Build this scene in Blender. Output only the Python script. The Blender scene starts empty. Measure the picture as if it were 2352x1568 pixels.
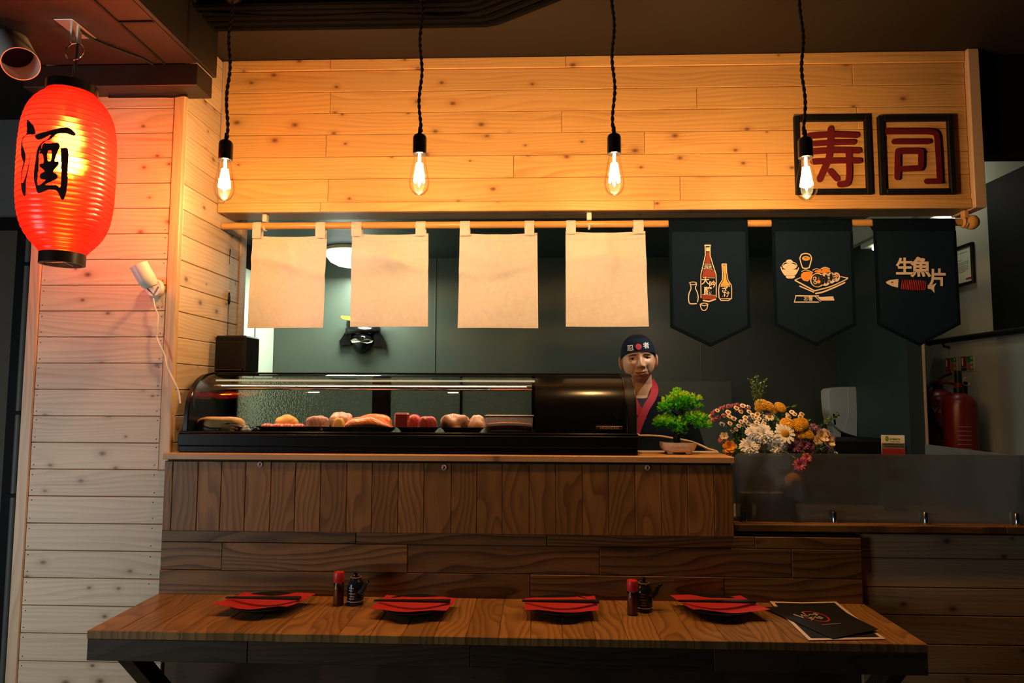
import bpy, bmesh, math, random
from mathutils import Vector, Matrix, Euler
from mathutils.geometry import tessellate_polygon
random.seed(7)
scn = bpy.context.scene
COL = scn.collection

# ------------------------------------------------------------------ camera
F = 1568.0
CZ = 1.385
def cam_axes(yaw, pitch, roll):
    cy, sy = math.cos(yaw), math.sin(yaw); cp, sp = math.cos(pitch), math.sin(pitch); cr, sr = math.cos(roll), math.sin(roll)
    right = Vector((cy, sy, 0)); fwd = Vector((-sy*cp, cy*cp, sp)); up = right.cross(fwd)
    return cr*right + sr*up, -sr*right + cr*up, fwd
RGT, UPV, FWD = cam_axes(math.radians(2.07), math.radians(4.53), math.radians(0.22))
CAM = Vector((0, 0, CZ))
cd = bpy.data.cameras.new('camera'); cam = bpy.data.objects.new('camera', cd); COL.objects.link(cam)
cd.lens = 24.0; cd.sensor_width = 36.0; cd.sensor_fit = 'HORIZONTAL'; cd.clip_start = 0.05; cd.clip_end = 60
M = Matrix((RGT, UPV, -FWD)).transposed().to_4x4(); M.translation = CAM
cam.matrix_world = M
scn.camera = cam
def ray(px, py):
    return RGT*((px-1176)/F) + UPV*(-(py-784)/F) + FWD
def atY(px, py, Y):
    d = ray(px, py); return CAM + d*(Y/d.y)
def atX(px, py, X):
    d = ray(px, py); return CAM + d*(X/d.x)
def atZ(px, py, Z):
    d = ray(px, py); return CAM + d*((Z-CZ)/d.z)

# ------------------------------------------------------------------ world, light, exposure
w = bpy.data.worlds.new('world'); scn.world = w; w.use_nodes = True
w.node_tree.nodes['Background'].inputs[0].default_value = (0.55, 0.7, 1.0, 1)
w.node_tree.nodes['Background'].inputs[1].default_value = 0.004
vs = scn.view_settings
scn.display_settings.display_device = 'sRGB'
vs.view_transform = 'Standard'; vs.look = 'None'; vs.exposure = 0.0; vs.gamma = 1.0; vs.use_curve_mapping = False
scn.cycles.use_denoising = True
scn.cycles.max_bounces = 8; scn.cycles.diffuse_bounces = 3; scn.cycles.glossy_bounces = 4
scn.cycles.transmission_bounces = 6; scn.cycles.transparent_max_bounces = 12
scn.cycles.sample_clamp_indirect = 4.0; scn.cycles.caustics_reflective = False; scn.cycles.caustics_refractive = False
def area(name, loc, target, size, power, color, sy=None):
    l = bpy.data.lights.new(name, 'AREA'); l.energy = power; l.color = color
    l.shape = 'RECTANGLE'; l.size = size; l.size_y = sy or size
    o = bpy.data.objects.new(name, l); COL.objects.link(o); o.location = loc
    o.rotation_euler = (Vector(target)-Vector(loc)).to_track_quat('-Z', 'Y').to_euler()
    return o
def point(name, loc, power, color, r=0.02):
    l = bpy.data.lights.new(name, 'POINT'); l.energy = power; l.color = color; l.shadow_soft_size = r
    o = bpy.data.objects.new(name, l); COL.objects.link(o); o.location = loc
    return o
# added cool fill lamp left of the camera, lights the lower pier
wd = area('left_fill', (-2.6, 0.5, 0.95), (-1.55, 2.2, 0.75), 0.8, 13.5, (0.86, 0.98, 1.0), 1.0); wd.data.spread = math.radians(150)
BULB_W = 29.0; BULB_C = (1.0, 0.50, 0.16)
LANTERN_W = 36.0
DOME_W = 17.0; DOME_C = (0.84, 1.0, 0.82)

# ------------------------------------------------------------------ mesh builder
class MB:
    def __init__(s): s.v = []; s.f = []; s.sm = []
    def add(s, vs, fs, smooth=False):
        b = len(s.v); s.v += [tuple(v) for v in vs]
        for f in fs: s.f.append(tuple(i+b for i in f)); s.sm.append(smooth)
        return s
    def box(s, x0, x1, y0, y1, z0, z1, b=0.0):
        if b <= 0:
            vs = [(x0,y0,z0),(x1,y0,z0),(x1,y1,z0),(x0,y1,z0),(x0,y0,z1),(x1,y0,z1),(x1,y1,z1),(x0,y1,z1)]
            return s.add(vs, [(0,3,2,1),(4,5,6,7),(0,1,5,4),(1,2,6,5),(2,3,7,6),(3,0,4,7)])
        vs = []
        def rect(z, i): return [(x0+i,y0+i,z),(x1-i,y0+i,z),(x1-i,y1-i,z),(x0+i,y1-i,z)]
        # chamfer all edges: 3 rects top/bottom inset plus side rings
        vs = rect(z0, b) + rect2(x0,x1,y0,y1,z0+b,b) + rect2(x0,x1,y0,y1,z1-b,b) + rect(z1, b)
        fs = [(3,2,1,0)]
        # ring A (4 verts) -> ring B (8 verts)
        def ab(a, o, flip):
            out = []
            for i in range(4):
                j = (i+1) % 4
                q = (a+i, a+j, o+2*j, o+2*i+1); t = (a+i, o+2*i+1, o+2*i)
                out += [q, t] if not flip else [q[::-1], t[::-1]]
            return out
        fs += ab(0, 4, False)
        for i in range(8):
            j = (i+1) % 8; fs.append((4+i, 4+j, 12+j, 12+i))
        fs += ab(20, 12, True)
        fs.append((20,21,22,23))
        return s.add(vs, fs)
    def lathe(s, prof, c=(0,0,0), n=32, axis=None, cap0=True, cap1=True, smooth=True):
        """prof: list of (r, h) along axis (default +Z) from c"""
        c = Vector(c); az = Vector(axis).normalized() if axis is not None else Vector((0,0,1))
        ax = az.orthogonal().normalized() if axis is not None else Vector((1,0,0)); ay = az.cross(ax)
        vs = []; fs = []
        for r, h in prof:
            for k in range(n):
                a = 2*math.pi*k/n
                vs.append(c + az*h + (ax*math.cos(a)+ay*math.sin(a))*r)
        m = len(prof)
        for i in range(m-1):
            for k in range(n):
                j = (k+1) % n; fs.append((i*n+k, i*n+j, (i+1)*n+j, (i+1)*n+k))
        if cap0 and prof[0][0] > 1e-6: fs.append(tuple(range(n))[::-1])
        if cap1 and prof[-1][0] > 1e-6: fs.append(tuple((m-1)*n+k for k in range(n)))
        return s.add(vs, fs, smooth)
    def tube(s, pts, r, n=8, closed=False, caps=True, taper=None):
        pts = [Vector(p) for p in pts]; m = len(pts); vs = []; fs = []
        up = None
        for i, p in enumerate(pts):
            if closed: t = pts[(i+1) % m] - pts[i-1]
            else: t = pts[min(i+1, m-1)] - pts[max(i-1, 0)]
            if t.length < 1e-9: t = Vector((0,0,1))
            t.normalize()
            if up is None: up = t.orthogonal().normalized()
            up = (up - t*up.dot(t))
            if up.length < 1e-6: up = t.orthogonal()
            up.normalize(); sd = t.cross(up)
            rr = r if taper is None else r*taper[i]
            for k in range(n):
                a = 2*math.pi*k/n; vs.append(p + (up*math.cos(a)+sd*math.sin(a))*rr)
        for i in range(m if closed else m-1):
            i2 = (i+1) % m
            for k in range(n):
                j = (k+1) % n; fs.append((i*n+k, i*n+j, i2*n+j, i2*n+k))
        if caps and not closed:
            fs.append(tuple(range(n))[::-1]); fs.append(tuple((m-1)*n+k for k in range(n)))
        return s.add(vs, fs, True)
    def grid(s, fn, nu, nv, smooth=True, wrap_u=False):
        vs = [fn(i/nu, j/nv) for j in range(nv+1) for i in range(nu + (0 if wrap_u else 1))]
        w_ = nu if wrap_u else nu+1
        fs = []
        for j in range(nv):
            for i in range(nu):
                i2 = (i+1) % w_ if wrap_u else i+1
                fs.append((j*w_+i, j*w_+i2, (j+1)*w_+i2, (j+1)*w_+i))
        return s.add(vs, fs, smooth)
    def sheet(s, fn, nu, nv, th, nrm):
        """closed thin sheet: fn(u,v) front surface, nrm = vector to the back side"""
        nrm = Vector(nrm)*th
        b0 = len(s.v)
        s.grid(fn, nu, nv); b1 = len(s.v)
        s.grid(lambda u, v: Vector(fn(u, v)) + nrm, nu, nv)
        # flip back faces
        nb = nu*nv
        for q in range(len(s.f)-nb, len(s.f)): s.f[q] = s.f[q][::-1]
        W = nu+1
        def ring():
            r = [i for i in range(W)] + [j*W+nu for j in range(1, nv+1)]
            r += [nv*W+i for i in range(nu-1, -1, -1)] + [j*W for j in range(nv-1, 0, -1)]
            return r
        R = ring()
        for a in range(len(R)):
            c, d = R[a], R[(a+1) % len(R)]
            s.f.append((b0+d, b0+c, b1+c, b1+d)); s.sm.append(False)
        return s
    def prism(s, poly, fn, d0, d1):
        """poly: 2D points; fn(x,y,d) -> 3D; front at d0, back at d1"""
        poly = clean(poly); n = len(poly)
        if n < 3: return s
        tris = tessellate_polygon([[Vector((p[0], p[1], 0)) for p in poly]])
        vs = [fn(x, y, d0) for x, y in poly] + [fn(x, y, d1) for x, y in poly]
        fs = [tuple(t) for t in tris] + [tuple(i+n for i in t)[::-1] for t in tris]
        ar = sum(poly[i][0]*poly[(i+1) % n][1]-poly[(i+1) % n][0]*poly[i][1] for i in range(n))
        for i in range(n):
            j = (i+1) % n
            fs.append((i, j, n+j, n+i))
        return s.add(vs, fs)
    def flat(s, poly, fn):
        poly = clean(poly)
        if len(poly) < 3: return s
        tris = tessellate_polygon([[Vector((p[0], p[1], 0)) for p in poly]])
        return s.add([fn(x, y) for x, y in poly], [tuple(t) for t in tris])
    def sphere(s, c, r, n=12, m=8, sc=(1,1,1)):
        c = Vector(c)
        vs = [c + Vector((0,0,-r*sc[2]))]; fs = []
        for j in range(1, m):
            t = math.pi*j/m
            for k in range(n):
                a = 2*math.pi*k/n
                vs.append(c + Vector((r*sc[0]*math.sin(t)*math.cos(a), r*sc[1]*math.sin(t)*math.sin(a), -r*sc[2]*math.cos(t))))
        vs.append(c + Vector((0,0,r*sc[2]))); top = len(vs)-1
        for k in range(n):
            j = (k+1) % n
            fs.append((0, 1+j, 1+k)); fs.append((top, 1+(m-2)*n+k, 1+(m-2)*n+j))
        for i in range(m-2):
            for k in range(n):
                j = (k+1) % n; fs.append((1+i*n+k, 1+i*n+j, 1+(i+1)*n+j, 1+(i+1)*n+k))
        return s.add(vs, fs, True)
    def xform(s, mat, start=0):
        for i in range(start, len(s.v)): s.v[i] = tuple(mat @ Vector(s.v[i]))
        return s
    def mesh(s, name, off=Vector((0,0,0)), angle=None):
        me = bpy.data.meshes.new(name)
        me.from_pydata([(v[0]-off[0], v[1]-off[1], v[2]-off[2]) for v in s.v], [], s.f)
        me.validate()
        if any(s.sm) and len(me.polygons) == len(s.sm):
            me.polygons.foreach_set('use_smooth', s.sm)
            if angle: me.set_sharp_from_angle(angle=math.radians(angle))
        bm = bmesh.new(); bm.from_mesh(me); bmesh.ops.recalc_face_normals(bm, faces=bm.faces); bm.to_mesh(me); bm.free()
        return me
def rect2(x0,x1,y0,y1,z,b):
    return [(x0,y0+b,z),(x0+b,y0,z),(x1-b,y0,z),(x1,y0+b,z),(x1,y1-b,z),(x1-b,y1,z),(x0+b,y1,z),(x0,y1-b,z)]
def clean(poly):
    out = []
    for p in poly:
        if not out or abs(p[0]-out[-1][0])+abs(p[1]-out[-1][1]) > 1e-9: out.append((p[0], p[1]))
    if len(out) > 1 and abs(out[0][0]-out[-1][0])+abs(out[0][1]-out[-1][1]) < 1e-9: out.pop()
    return out
def stroke(pts, w, cap=6, w2=None):
    """polyline with round caps -> outline polygon; w may be a list of widths"""
    n = len(pts); W = w if isinstance(w, (list, tuple)) else [w]*n
    P = [Vector((p[0], p[1])) for p in pts]; L = []; R = []
    for i in range(n):
        t = (P[min(i+1, n-1)]-P[i]); t0 = (P[i]-P[max(i-1, 0)])
        if i == 0: t0 = t
        if i == n-1: t = t0
        t.normalize(); t0.normalize(); m = t+t0
        if m.length < 1e-6: m = t
        m.normalize(); nn = Vector((-m.y, m.x)); c = max(0.5, m.dot(t))
        L.append(P[i]+nn*W[i]/2/c); R.append(P[i]-nn*W[i]/2/c)
    out = list(L)
    def arc(c, t, r):
        a0 = math.atan2(t.y, t.x)+math.pi/2
        return [Vector((c.x+r*math.cos(a0-math.pi*k/(cap+1)), c.y+r*math.sin(a0-math.pi*k/(cap+1)))) for k in range(1, cap+1)]
    te = (P[-1]-P[-2]).normalized(); ts = (P[0]-P[1]).normalized()
    if cap: out += arc(P[-1], te, W[-1]/2)
    out += R[::-1]
    if cap: out += arc(P[0], ts, W[0]/2)
    return [(p.x, p.y) for p in out]
def smooth_pts(pts, k=6, closed=False):
    """Catmull-Rom"""
    P = [Vector(p) for p in pts]; n = len(P); out = []
    rng = range(n) if closed else range(n-1)
    for i in rng:
        if closed: a, b, c, d = P[i-1], P[i], P[(i+1) % n], P[(i+2) % n]
        else: a, b, c, d = P[max(i-1,0)], P[i], P[i+1], P[min(i+2,n-1)]
        for q in range(k):
            t = q/k
            out.append(0.5*((2*b)+(c-a)*t+(2*a-5*b+4*c-d)*t*t+(3*b-a-3*c+d)*t**3))
    if not closed: out.append(P[-1])
    return out

# ------------------------------------------------------------------ objects
def wloc(o):
    v = Vector((0,0,0))
    while o: v += o.location; o = o.parent
    return v
def tag(o, label=None, cat=None, group=None, kind=None):
    if label: o['label'] = label
    if cat: o['category'] = cat
    if group: o['group'] = group
    if kind: o['kind'] = kind
    return o
def thing(name, label, cat, loc=(0,0,0), group=None, kind=None):
    o = bpy.data.objects.new(name, None); COL.objects.link(o); o.location = loc; o.empty_display_size = 0.05
    return tag(o, label, cat, group, kind)
def build(name, mb, mat, parent=None, label=None, angle=40, kind=None):
    off = wloc(parent) if parent else Vector((0,0,0))
    me = mb.mesh(name, off, angle); me.materials.append(mat)
    o = bpy.data.objects.new(name, me); COL.objects.link(o)
    if parent: o.parent = parent
    if label: o['label'] = label
    if kind: o['kind'] = kind
    return o
def solo(name, mb, mat, label, cat, loc=None, group=None, kind=None, angle=40):
    off = Vector(loc) if loc is not None else Vector((0,0,0))
    me = mb.mesh(name, off, angle); me.materials.append(mat)
    o = bpy.data.objects.new(name, me); COL.objects.link(o); o.location = off
    return tag(o, label, cat, group, kind)
def place(name, me, parent, loc, rot=None, scale=None):
    """child object sharing mesh data; loc in world coordinates (parents are never rotated)"""
    o = bpy.data.objects.new(name, me); COL.objects.link(o); o.parent = parent
    o.location = Vector(loc) - wloc(parent)
    if rot is not None: o.rotation_euler = rot
    if scale is not None: o.scale = scale
    return o
def kids(o): return [c for c in bpy.data.objects if c.parent == o]
def copy_tree(o, loc=None, label=None, parent=None):
    c = o.copy(); COL.objects.link(c); c.parent = parent
    if loc is not None: c.location = loc
    if label: c['label'] = label
    for k in kids(o): copy_tree(k, parent=c)
    return c

AX = {'x': Matrix(((1,0,0),(0,0,-1),(0,1,0))),            # length X, face -Y
      'z': Matrix(((0,-1,0),(0,0,-1),(1,0,0))),           # length Z, face -Y
      'sy': Matrix(((0,0,1),(1,0,0),(0,1,0))),            # length Y, face +X
      'ty': Matrix(((0,-1,0),(1,0,0),(0,0,1)))}           # length Y, face +Z
_pc = {}
def plank(parent, mat, c, L, W, T, ax, name='plank', b=0.0016):
    """board whose visible face centre is c"""
    key = (round(L, 4), round(W, 4), round(T, 4), mat.name)
    me = _pc.get(key)
    if me is None:
        m = MB(); l, h = L/2, W/2
        vs = []
        for z, i in ((-T, 0), (-b, 0), (0, b)):
            vs += [(-l+i,-h+i,z),(l-i,-h+i,z),(l-i,h-i,z),(-l+i,h-i,z)]
        fs = [(3,2,1,0),(8,9,10,11)]
        for r in (0, 4):
            for i in range(4):
                j = (i+1) % 4; fs.append((r+i, r+j, r+4+j, r+4+i))
        m.add(vs, fs); me = m.mesh(name); me.materials.append(mat); _pc[key] = me
    o = bpy.data.objects.new(name, me); COL.objects.link(o); o.parent = parent
    o.location = Vector(c) - wloc(parent); o.rotation_euler = AX[ax].to_euler()
    return o

# ------------------------------------------------------------------ materials
def new_mat(name):
    m = bpy.data.materials.new(name); m.use_nodes = True
    nt = m.node_tree; b = nt.nodes['Principled BSDF']
    return m, nt, b
def pm(name, col, rough=0.5, metal=0.0, noise=0.0, nscale=8.0, bump=0.0, bscale=200.0, spec=0.5, trans=0.0, ior=1.45, emit=None, es=0.0, sheen=0.0, coat=0.0, sss=0.0):
    m, nt, b = new_mat(name)
    b.inputs['Base Color'].default_value = (*col, 1); b.inputs['Roughness'].default_value = rough
    b.inputs['Metallic'].default_value = metal; b.inputs['Specular IOR Level'].default_value = spec
    b.inputs['Transmission Weight'].default_value = trans; b.inputs['IOR'].default_value = ior
    b.inputs['Sheen Weight'].default_value = sheen; b.inputs['Coat Weight'].default_value = coat
    if sss: b.inputs['Subsurface Weight'].default_value = sss; b.inputs['Subsurface Radius'].default_value = (0.01, 0.004, 0.002); b.inputs['Subsurface Scale'].default_value = 1.0
    if emit: b.inputs['Emission Color'].default_value = (*emit, 1); b.inputs['Emission Strength'].default_value = es
    N = nt.nodes; L = nt.links
    if noise > 0 or bump > 0:
        tc = N.new('ShaderNodeTexCoord')
    if noise > 0:
        t = N.new('ShaderNodeTexNoise'); t.inputs['Scale'].default_value = nscale; t.inputs['Detail'].default_value = 4
        L.new(tc.outputs['Object'], t.inputs['Vector'])
        mx = N.new('ShaderNodeMix'); mx.data_type = 'RGBA'; mx.blend_type = 'MIX'
        mx.inputs[6].default_value = (*[c*(1-noise) for c in col], 1); mx.inputs[7].default_value = (*[min(1, c*(1+noise)) for c in col], 1)
        L.new(t.outputs['Fac'], mx.inputs[0]); L.new(mx.outputs[2], b.inputs['Base Color'])
    if bump > 0:
        t2 = N.new('ShaderNodeTexNoise'); t2.inputs['Scale'].default_value = bscale; t2.inputs['Detail'].default_value = 3
        L.new(tc.outputs['Object'], t2.inputs['Vector'])
        bp = N.new('ShaderNodeBump'); bp.inputs['Strength'].default_value = bump; bp.inputs['Distance'].default_value = 0.002
        L.new(t2.outputs['Fac'], bp.inputs['Height']); L.new(bp.outputs['Normal'], b.inputs['Normal'])
    return m
def nmath(nt, op, a, b=None, clamp=False):
    n = nt.nodes.new('ShaderNodeMath'); n.operation = op; n.use_clamp = clamp
    for i, x in enumerate((a, b)):
        if x is None: continue
        if isinstance(x, (int, float)): n.inputs[i].default_value = x
        else: nt.links.new(x, n.inputs[i])
    return n.outputs[0]
def nmix(nt, fac, a, b, mode='MIX'):
    n = nt.nodes.new('ShaderNodeMix'); n.data_type = 'RGBA'; n.blend_type = mode
    if isinstance(fac, (int, float)): n.inputs[0].default_value = fac
    else: nt.links.new(fac, n.inputs[0])
    for i, x in ((6, a), (7, b)):
        if isinstance(x, tuple): n.inputs[i].default_value = (*x, 1)
        else: nt.links.new(x, n.inputs[i])
    return n.outputs[2]
def nramp(nt, fac, p0, p1, c0=(0,0,0), c1=(1,1,1)):
    n = nt.nodes.new('ShaderNodeValToRGB'); n.color_ramp.elements[0].position = p0; n.color_ramp.elements[1].position = p1
    n.color_ramp.elements[0].color = (*c0, 1); n.color_ramp.elements[1].color = (*c1, 1)
    nt.links.new(fac, n.inputs[0]); return n.outputs[0]
def ntex(nt, kind, vec, scale=(1,1,1), **kw):
    mp = nt.nodes.new('ShaderNodeMapping'); mp.inputs['Scale'].default_value = scale
    nt.links.new(vec, mp.inputs['Vector'])
    t = nt.nodes.new(kind); nt.links.new(mp.outputs[0], t.inputs['Vector'])
    for k, v in kw.items():
        if k in t.inputs: t.inputs[k].default_value = v
        else: setattr(t, k, v)
    return t
def wood_coords(nt):
    tc = nt.nodes.new('ShaderNodeTexCoord'); oi = nt.nodes.new('ShaderNodeObjectInfo')
    cx = nt.nodes.new('ShaderNodeCombineXYZ')
    nt.links.new(nmath(nt, 'MULTIPLY', oi.outputs['Random'], 61.0), cx.inputs[0])
    nt.links.new(nmath(nt, 'MULTIPLY', oi.outputs['Random'], 37.0), cx.inputs[1])
    ad = nt.nodes.new('ShaderNodeVectorMath'); ad.operation = 'ADD'
    nt.links.new(tc.outputs['Object'], ad.inputs[0]); nt.links.new(cx.outputs[0], ad.inputs[1])
    return ad.outputs[0], oi.outputs['Random']
def pine(name, base, dark, rough=0.5, knots=1.0, vary=0.12):
    m, nt, b = new_mat(name)
    v, rnd = wood_coords(nt)
    warp = ntex(nt, 'ShaderNodeTexNoise', v, (2.0, 9, 9), Scale=1.0, Detail=2.0)
    # growth lines running along the board
    n0 = ntex(nt, 'ShaderNodeTexNoise', v, (0.9, 6.5, 0.0), Scale=1.0, Detail=2.0, Roughness=0.45)
    sp = nt.nodes.new('ShaderNodeSeparateXYZ'); nt.links.new(v, sp.inputs[0])
    saw = nmath(nt, 'FRACT', nmath(nt, 'ADD', nmath(nt, 'MULTIPLY', n0.outputs['Fac'], 11.0), nmath(nt, 'MULTIPLY', sp.outputs[1], 60.0)))
    ring = nmath(nt, 'MULTIPLY', saw, nmath(nt, 'SUBTRACT', 1.0, nramp(nt, saw, 0.80, 1.0)))
    fine = ntex(nt, 'ShaderNodeTexNoise', v, (5, 260, 60), Scale=1.0, Detail=2.0)
    l1 = nramp(nt, ring, 0.25, 0.85); l2 = nramp(nt, fine.outputs['Fac'], 0.45, 0.8)
    patch = nramp(nt, warp.outputs['Fac'], 0.35, 0.75)
    mid = tuple(base[i]*0.55+dark[i]*0.45 for i in range(3))
    c = nmix(nt, nmath(nt, 'MULTIPLY', l1, nmath(nt, 'ADD', nmath(nt, 'MULTIPLY', patch, 0.85), 0.30)), base, mid)
    c = nmix(nt, nmath(nt, 'MULTIPLY', l2, 0.35), c, mid)
    # knots: elongated cells, only some of them
    kn = ntex(nt, 'ShaderNodeTexVoronoi', v, (5.6, 8.5, 0.0), voronoi_dimensions='2D', Scale=1.0, Randomness=1.0)
    sep = nt.nodes.new('ShaderNodeSeparateColor'); nt.links.new(kn.outputs['Color'], sep.inputs[0])
    on = nmath(nt, 'LESS_THAN', sep.outputs[0], 0.55*knots)
    size = nmath(nt, 'ADD', nmath(nt, 'MULTIPLY', sep.outputs[1], 0.060), 0.030)
    dd = nmath(nt, 'DIVIDE', kn.outputs['Distance'], size)
    core = nmath(nt, 'MULTIPLY', nmath(nt, 'SUBTRACT', 1.15, dd, True), on, True)
    halo = nmath(nt, 'MULTIPLY', nmath(nt, 'SUBTRACT', 1.0, nmath(nt, 'MULTIPLY', dd, 0.34), True), on, True)
    c = nmix(nt, nmath(nt, 'MULTIPLY', halo, 0.5), c, tuple(dark[i]*0.8+base[i]*0.1 for i in range(3)))
    c = nmix(nt, nmath(nt, 'MULTIPLY', core, 0.9), c, tuple(x*0.32 for x in dark))
    # dark streaks
    st = ntex(nt, 'ShaderNodeTexNoise', v, (1.1, 34, 10), Scale=1.0, Detail=2.0, Distortion=0.4)
    c = nmix(nt, nmath(nt, 'MULTIPLY', nramp(nt, st.outputs['Fac'], 0.60, 0.78), 0.5), c, dark)
    tone = nmath(nt, 'ADD', nmath(nt, 'MULTIPLY', rnd, vary*2), 1-vary)
    tc_ = nt.nodes.new('ShaderNodeCombineColor')
    for i in range(3): nt.links.new(tone, tc_.inputs[i])
    c = nmix(nt, 1.0, c, tc_.outputs[0], 'MULTIPLY')
    nt.links.new(c, b.inputs['Base Color']); b.inputs['Roughness'].default_value = rough
    bp = nt.nodes.new('ShaderNodeBump'); bp.inputs['Strength'].default_value = 0.15; bp.inputs['Distance'].default_value = 0.001
    nt.links.new(fine.outputs['Fac'], bp.inputs['Height']); nt.links.new(bp.outputs[0], b.inputs['Normal'])
    return m
def oak(name, base, dark, rough=0.42, vary=0.28, contrast=0.8, freq=1.5):
    m, nt, b = new_mat(name)
    v, rnd = wood_coords(nt)
    n0 = ntex(nt, 'ShaderNodeTexNoise', v, (freq, 8.5, 0.0), Scale=1.0, Detail=1.5, Roughness=0.4)
    sp = nt.nodes.new('ShaderNodeSeparateXYZ'); nt.links.new(v, sp.inputs[0])
    hh_ = nmath(nt, 'ADD', nmath(nt, 'MULTIPLY', n0.outputs['Fac'], 9.0), nmath(nt, 'MULTIPLY', sp.outputs[1], 34.0))
    saw = nmath(nt, 'FRACT', hh_)
    ring = nmath(nt, 'MULTIPLY', saw, nmath(nt, 'SUBTRACT', 1.0, nramp(nt, saw, 0.86, 1.0)))
    pores = ntex(nt, 'ShaderNodeTexNoise', v, (14, 420, 100), Scale=1.0, Detail=2.0)
    patch = ntex(nt, 'ShaderNodeTexNoise', v, (1.6, 14, 5), Scale=1.0, Detail=2.0)
    g = nramp(nt, ring, 0.30, 0.86); p = nramp(nt, pores.outputs['Fac'], 0.5, 0.75); q = nramp(nt, patch.outputs['Fac'], 0.3, 0.7)
    c = nmix(nt, nmath(nt, 'MULTIPLY', q, 0.5), base, tuple(base[i]*0.62+dark[i]*0.2 for i in range(3)))
    c = nmix(nt, nmath(nt, 'MULTIPLY', g, contrast), c, dark)
    c = nmix(nt, nmath(nt, 'MULTIPLY', p, 0.38), c, dark)
    tone = nmath(nt, 'ADD', nmath(nt, 'MULTIPLY', rnd, vary*2), 1-vary)
    tc_ = nt.nodes.new('ShaderNodeCombineColor')
    for i in range(3): nt.links.new(tone, tc_.inputs[i])
    c = nmix(nt, 1.0, c, tc_.outputs[0], 'MULTIPLY')
    nt.links.new(c, b.inputs['Base Color']); b.inputs['Roughness'].default_value = rough; b.inputs['Specular IOR Level'].default_value = 0.3
    bp = nt.nodes.new('ShaderNodeBump'); bp.inputs['Strength'].default_value = 0.12; bp.inputs['Distance'].default_value = 0.001
    nt.links.new(pores.outputs['Fac'], bp.inputs['Height']); nt.links.new(bp.outputs[0], b.inputs['Normal'])
    return m
def thin_glass(name, tint=(1,1,1), rough=0.02, ior=1.5, gl=1.0, k=1.0):
    m = bpy.data.materials.new(name); m.use_nodes = True; nt = m.node_tree; N = nt.nodes; L = nt.links
    N.clear(); out = N.new('ShaderNodeOutputMaterial'); tr = N.new('ShaderNodeBsdfTransparent'); tr.inputs[0].default_value = (*tint, 1)
    g = N.new('ShaderNodeBsdfGlossy'); g.inputs['Roughness'].default_value = rough; g.inputs[0].default_value = (gl, gl, gl, 1)
    fr = N.new('ShaderNodeFresnel'); fr.inputs[0].default_value = ior
    mx = N.new('ShaderNodeMixShader'); L.new(nmath(nt, 'MULTIPLY', fr.outputs[0], k), mx.inputs[0]); L.new(tr.outputs[0], mx.inputs[1]); L.new(g.outputs[0], mx.inputs[2])
    L.new(mx.outputs[0], out.inputs[0]); return m
def cloth(name, col, trl=0.35, weave=900.0, bump=0.25, transp=0.0, wr=0.0):
    m = bpy.data.materials.new(name); m.use_nodes = True; nt = m.node_tree; N = nt.nodes; L = nt.links
    N.clear(); out = N.new('ShaderNodeOutputMaterial'); d = N.new('ShaderNodeBsdfDiffuse'); t = N.new('ShaderNodeBsdfTranslucent')
    tc = N.new('ShaderNodeTexCoord'); ns = N.new('ShaderNodeTexNoise'); ns.inputs['Scale'].default_value = 60; ns.inputs['Detail'].default_value = 4
    L.new(tc.outputs['Object'], ns.inputs['Vector'])
    c = nmix(nt, ns.outputs['Fac'], tuple(x*0.88 for x in col), tuple(min(1, x*1.08) for x in col))
    L.new(c, d.inputs[0]); L.new(c, t.inputs[0])
    n2 = N.new('ShaderNodeTexNoise'); n2.inputs['Scale'].default_value = weave; L.new(tc.outputs['Object'], n2.inputs['Vector'])
    h = n2.outputs['Fac']
    bp = N.new('ShaderNodeBump'); bp.inputs['Strength'].default_value = bump; bp.inputs['Distance'].default_value = 0.0008; L.new(h, bp.inputs['Height'])
    L.new(bp.outputs[0], d.inputs['Normal'])
    if wr > 0:
        n3 = N.new('ShaderNodeTexNoise'); n3.inputs['Scale'].default_value = 9; n3.inputs['Detail'].default_value = 3; n3.inputs['Distortion'].default_value = 1.2
        L.new(tc.outputs['Object'], n3.inputs['Vector'])
        b2 = N.new('ShaderNodeBump'); b2.inputs['Strength'].default_value = wr; b2.inputs['Distance'].default_value = 0.02
        L.new(n3.outputs['Fac'], b2.inputs['Height']); L.new(bp.outputs[0], b2.inputs['Normal']); L.new(b2.outputs[0], d.inputs['Normal'])
    mx = N.new('ShaderNodeMixShader'); mx.inputs[0].default_value = trl; L.new(d.outputs[0], mx.inputs[1]); L.new(t.outputs[0], mx.inputs[2])
    res = mx.outputs[0]
    if transp > 0:
        tp = N.new('ShaderNodeBsdfTransparent'); m2 = N.new('ShaderNodeMixShader'); m2.inputs[0].default_value = transp
        tp.inputs[0].default_value = (*col, 1)
        L.new(res, m2.inputs[1]); L.new(tp.outputs[0], m2.inputs[2]); res = m2.outputs[0]
    L.new(res, out.inputs[0]); return m
def emis(name, col, s):
    m = bpy.data.materials.new(name); m.use_nodes = True; nt = m.node_tree; nt.nodes.clear()
    o = nt.nodes.new('ShaderNodeOutputMaterial'); e = nt.nodes.new('ShaderNodeEmission'); e.inputs[0].default_value = (*col, 1); e.inputs[1].default_value = s
    nt.links.new(e.outputs[0], o.inputs[0]); return m

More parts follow.
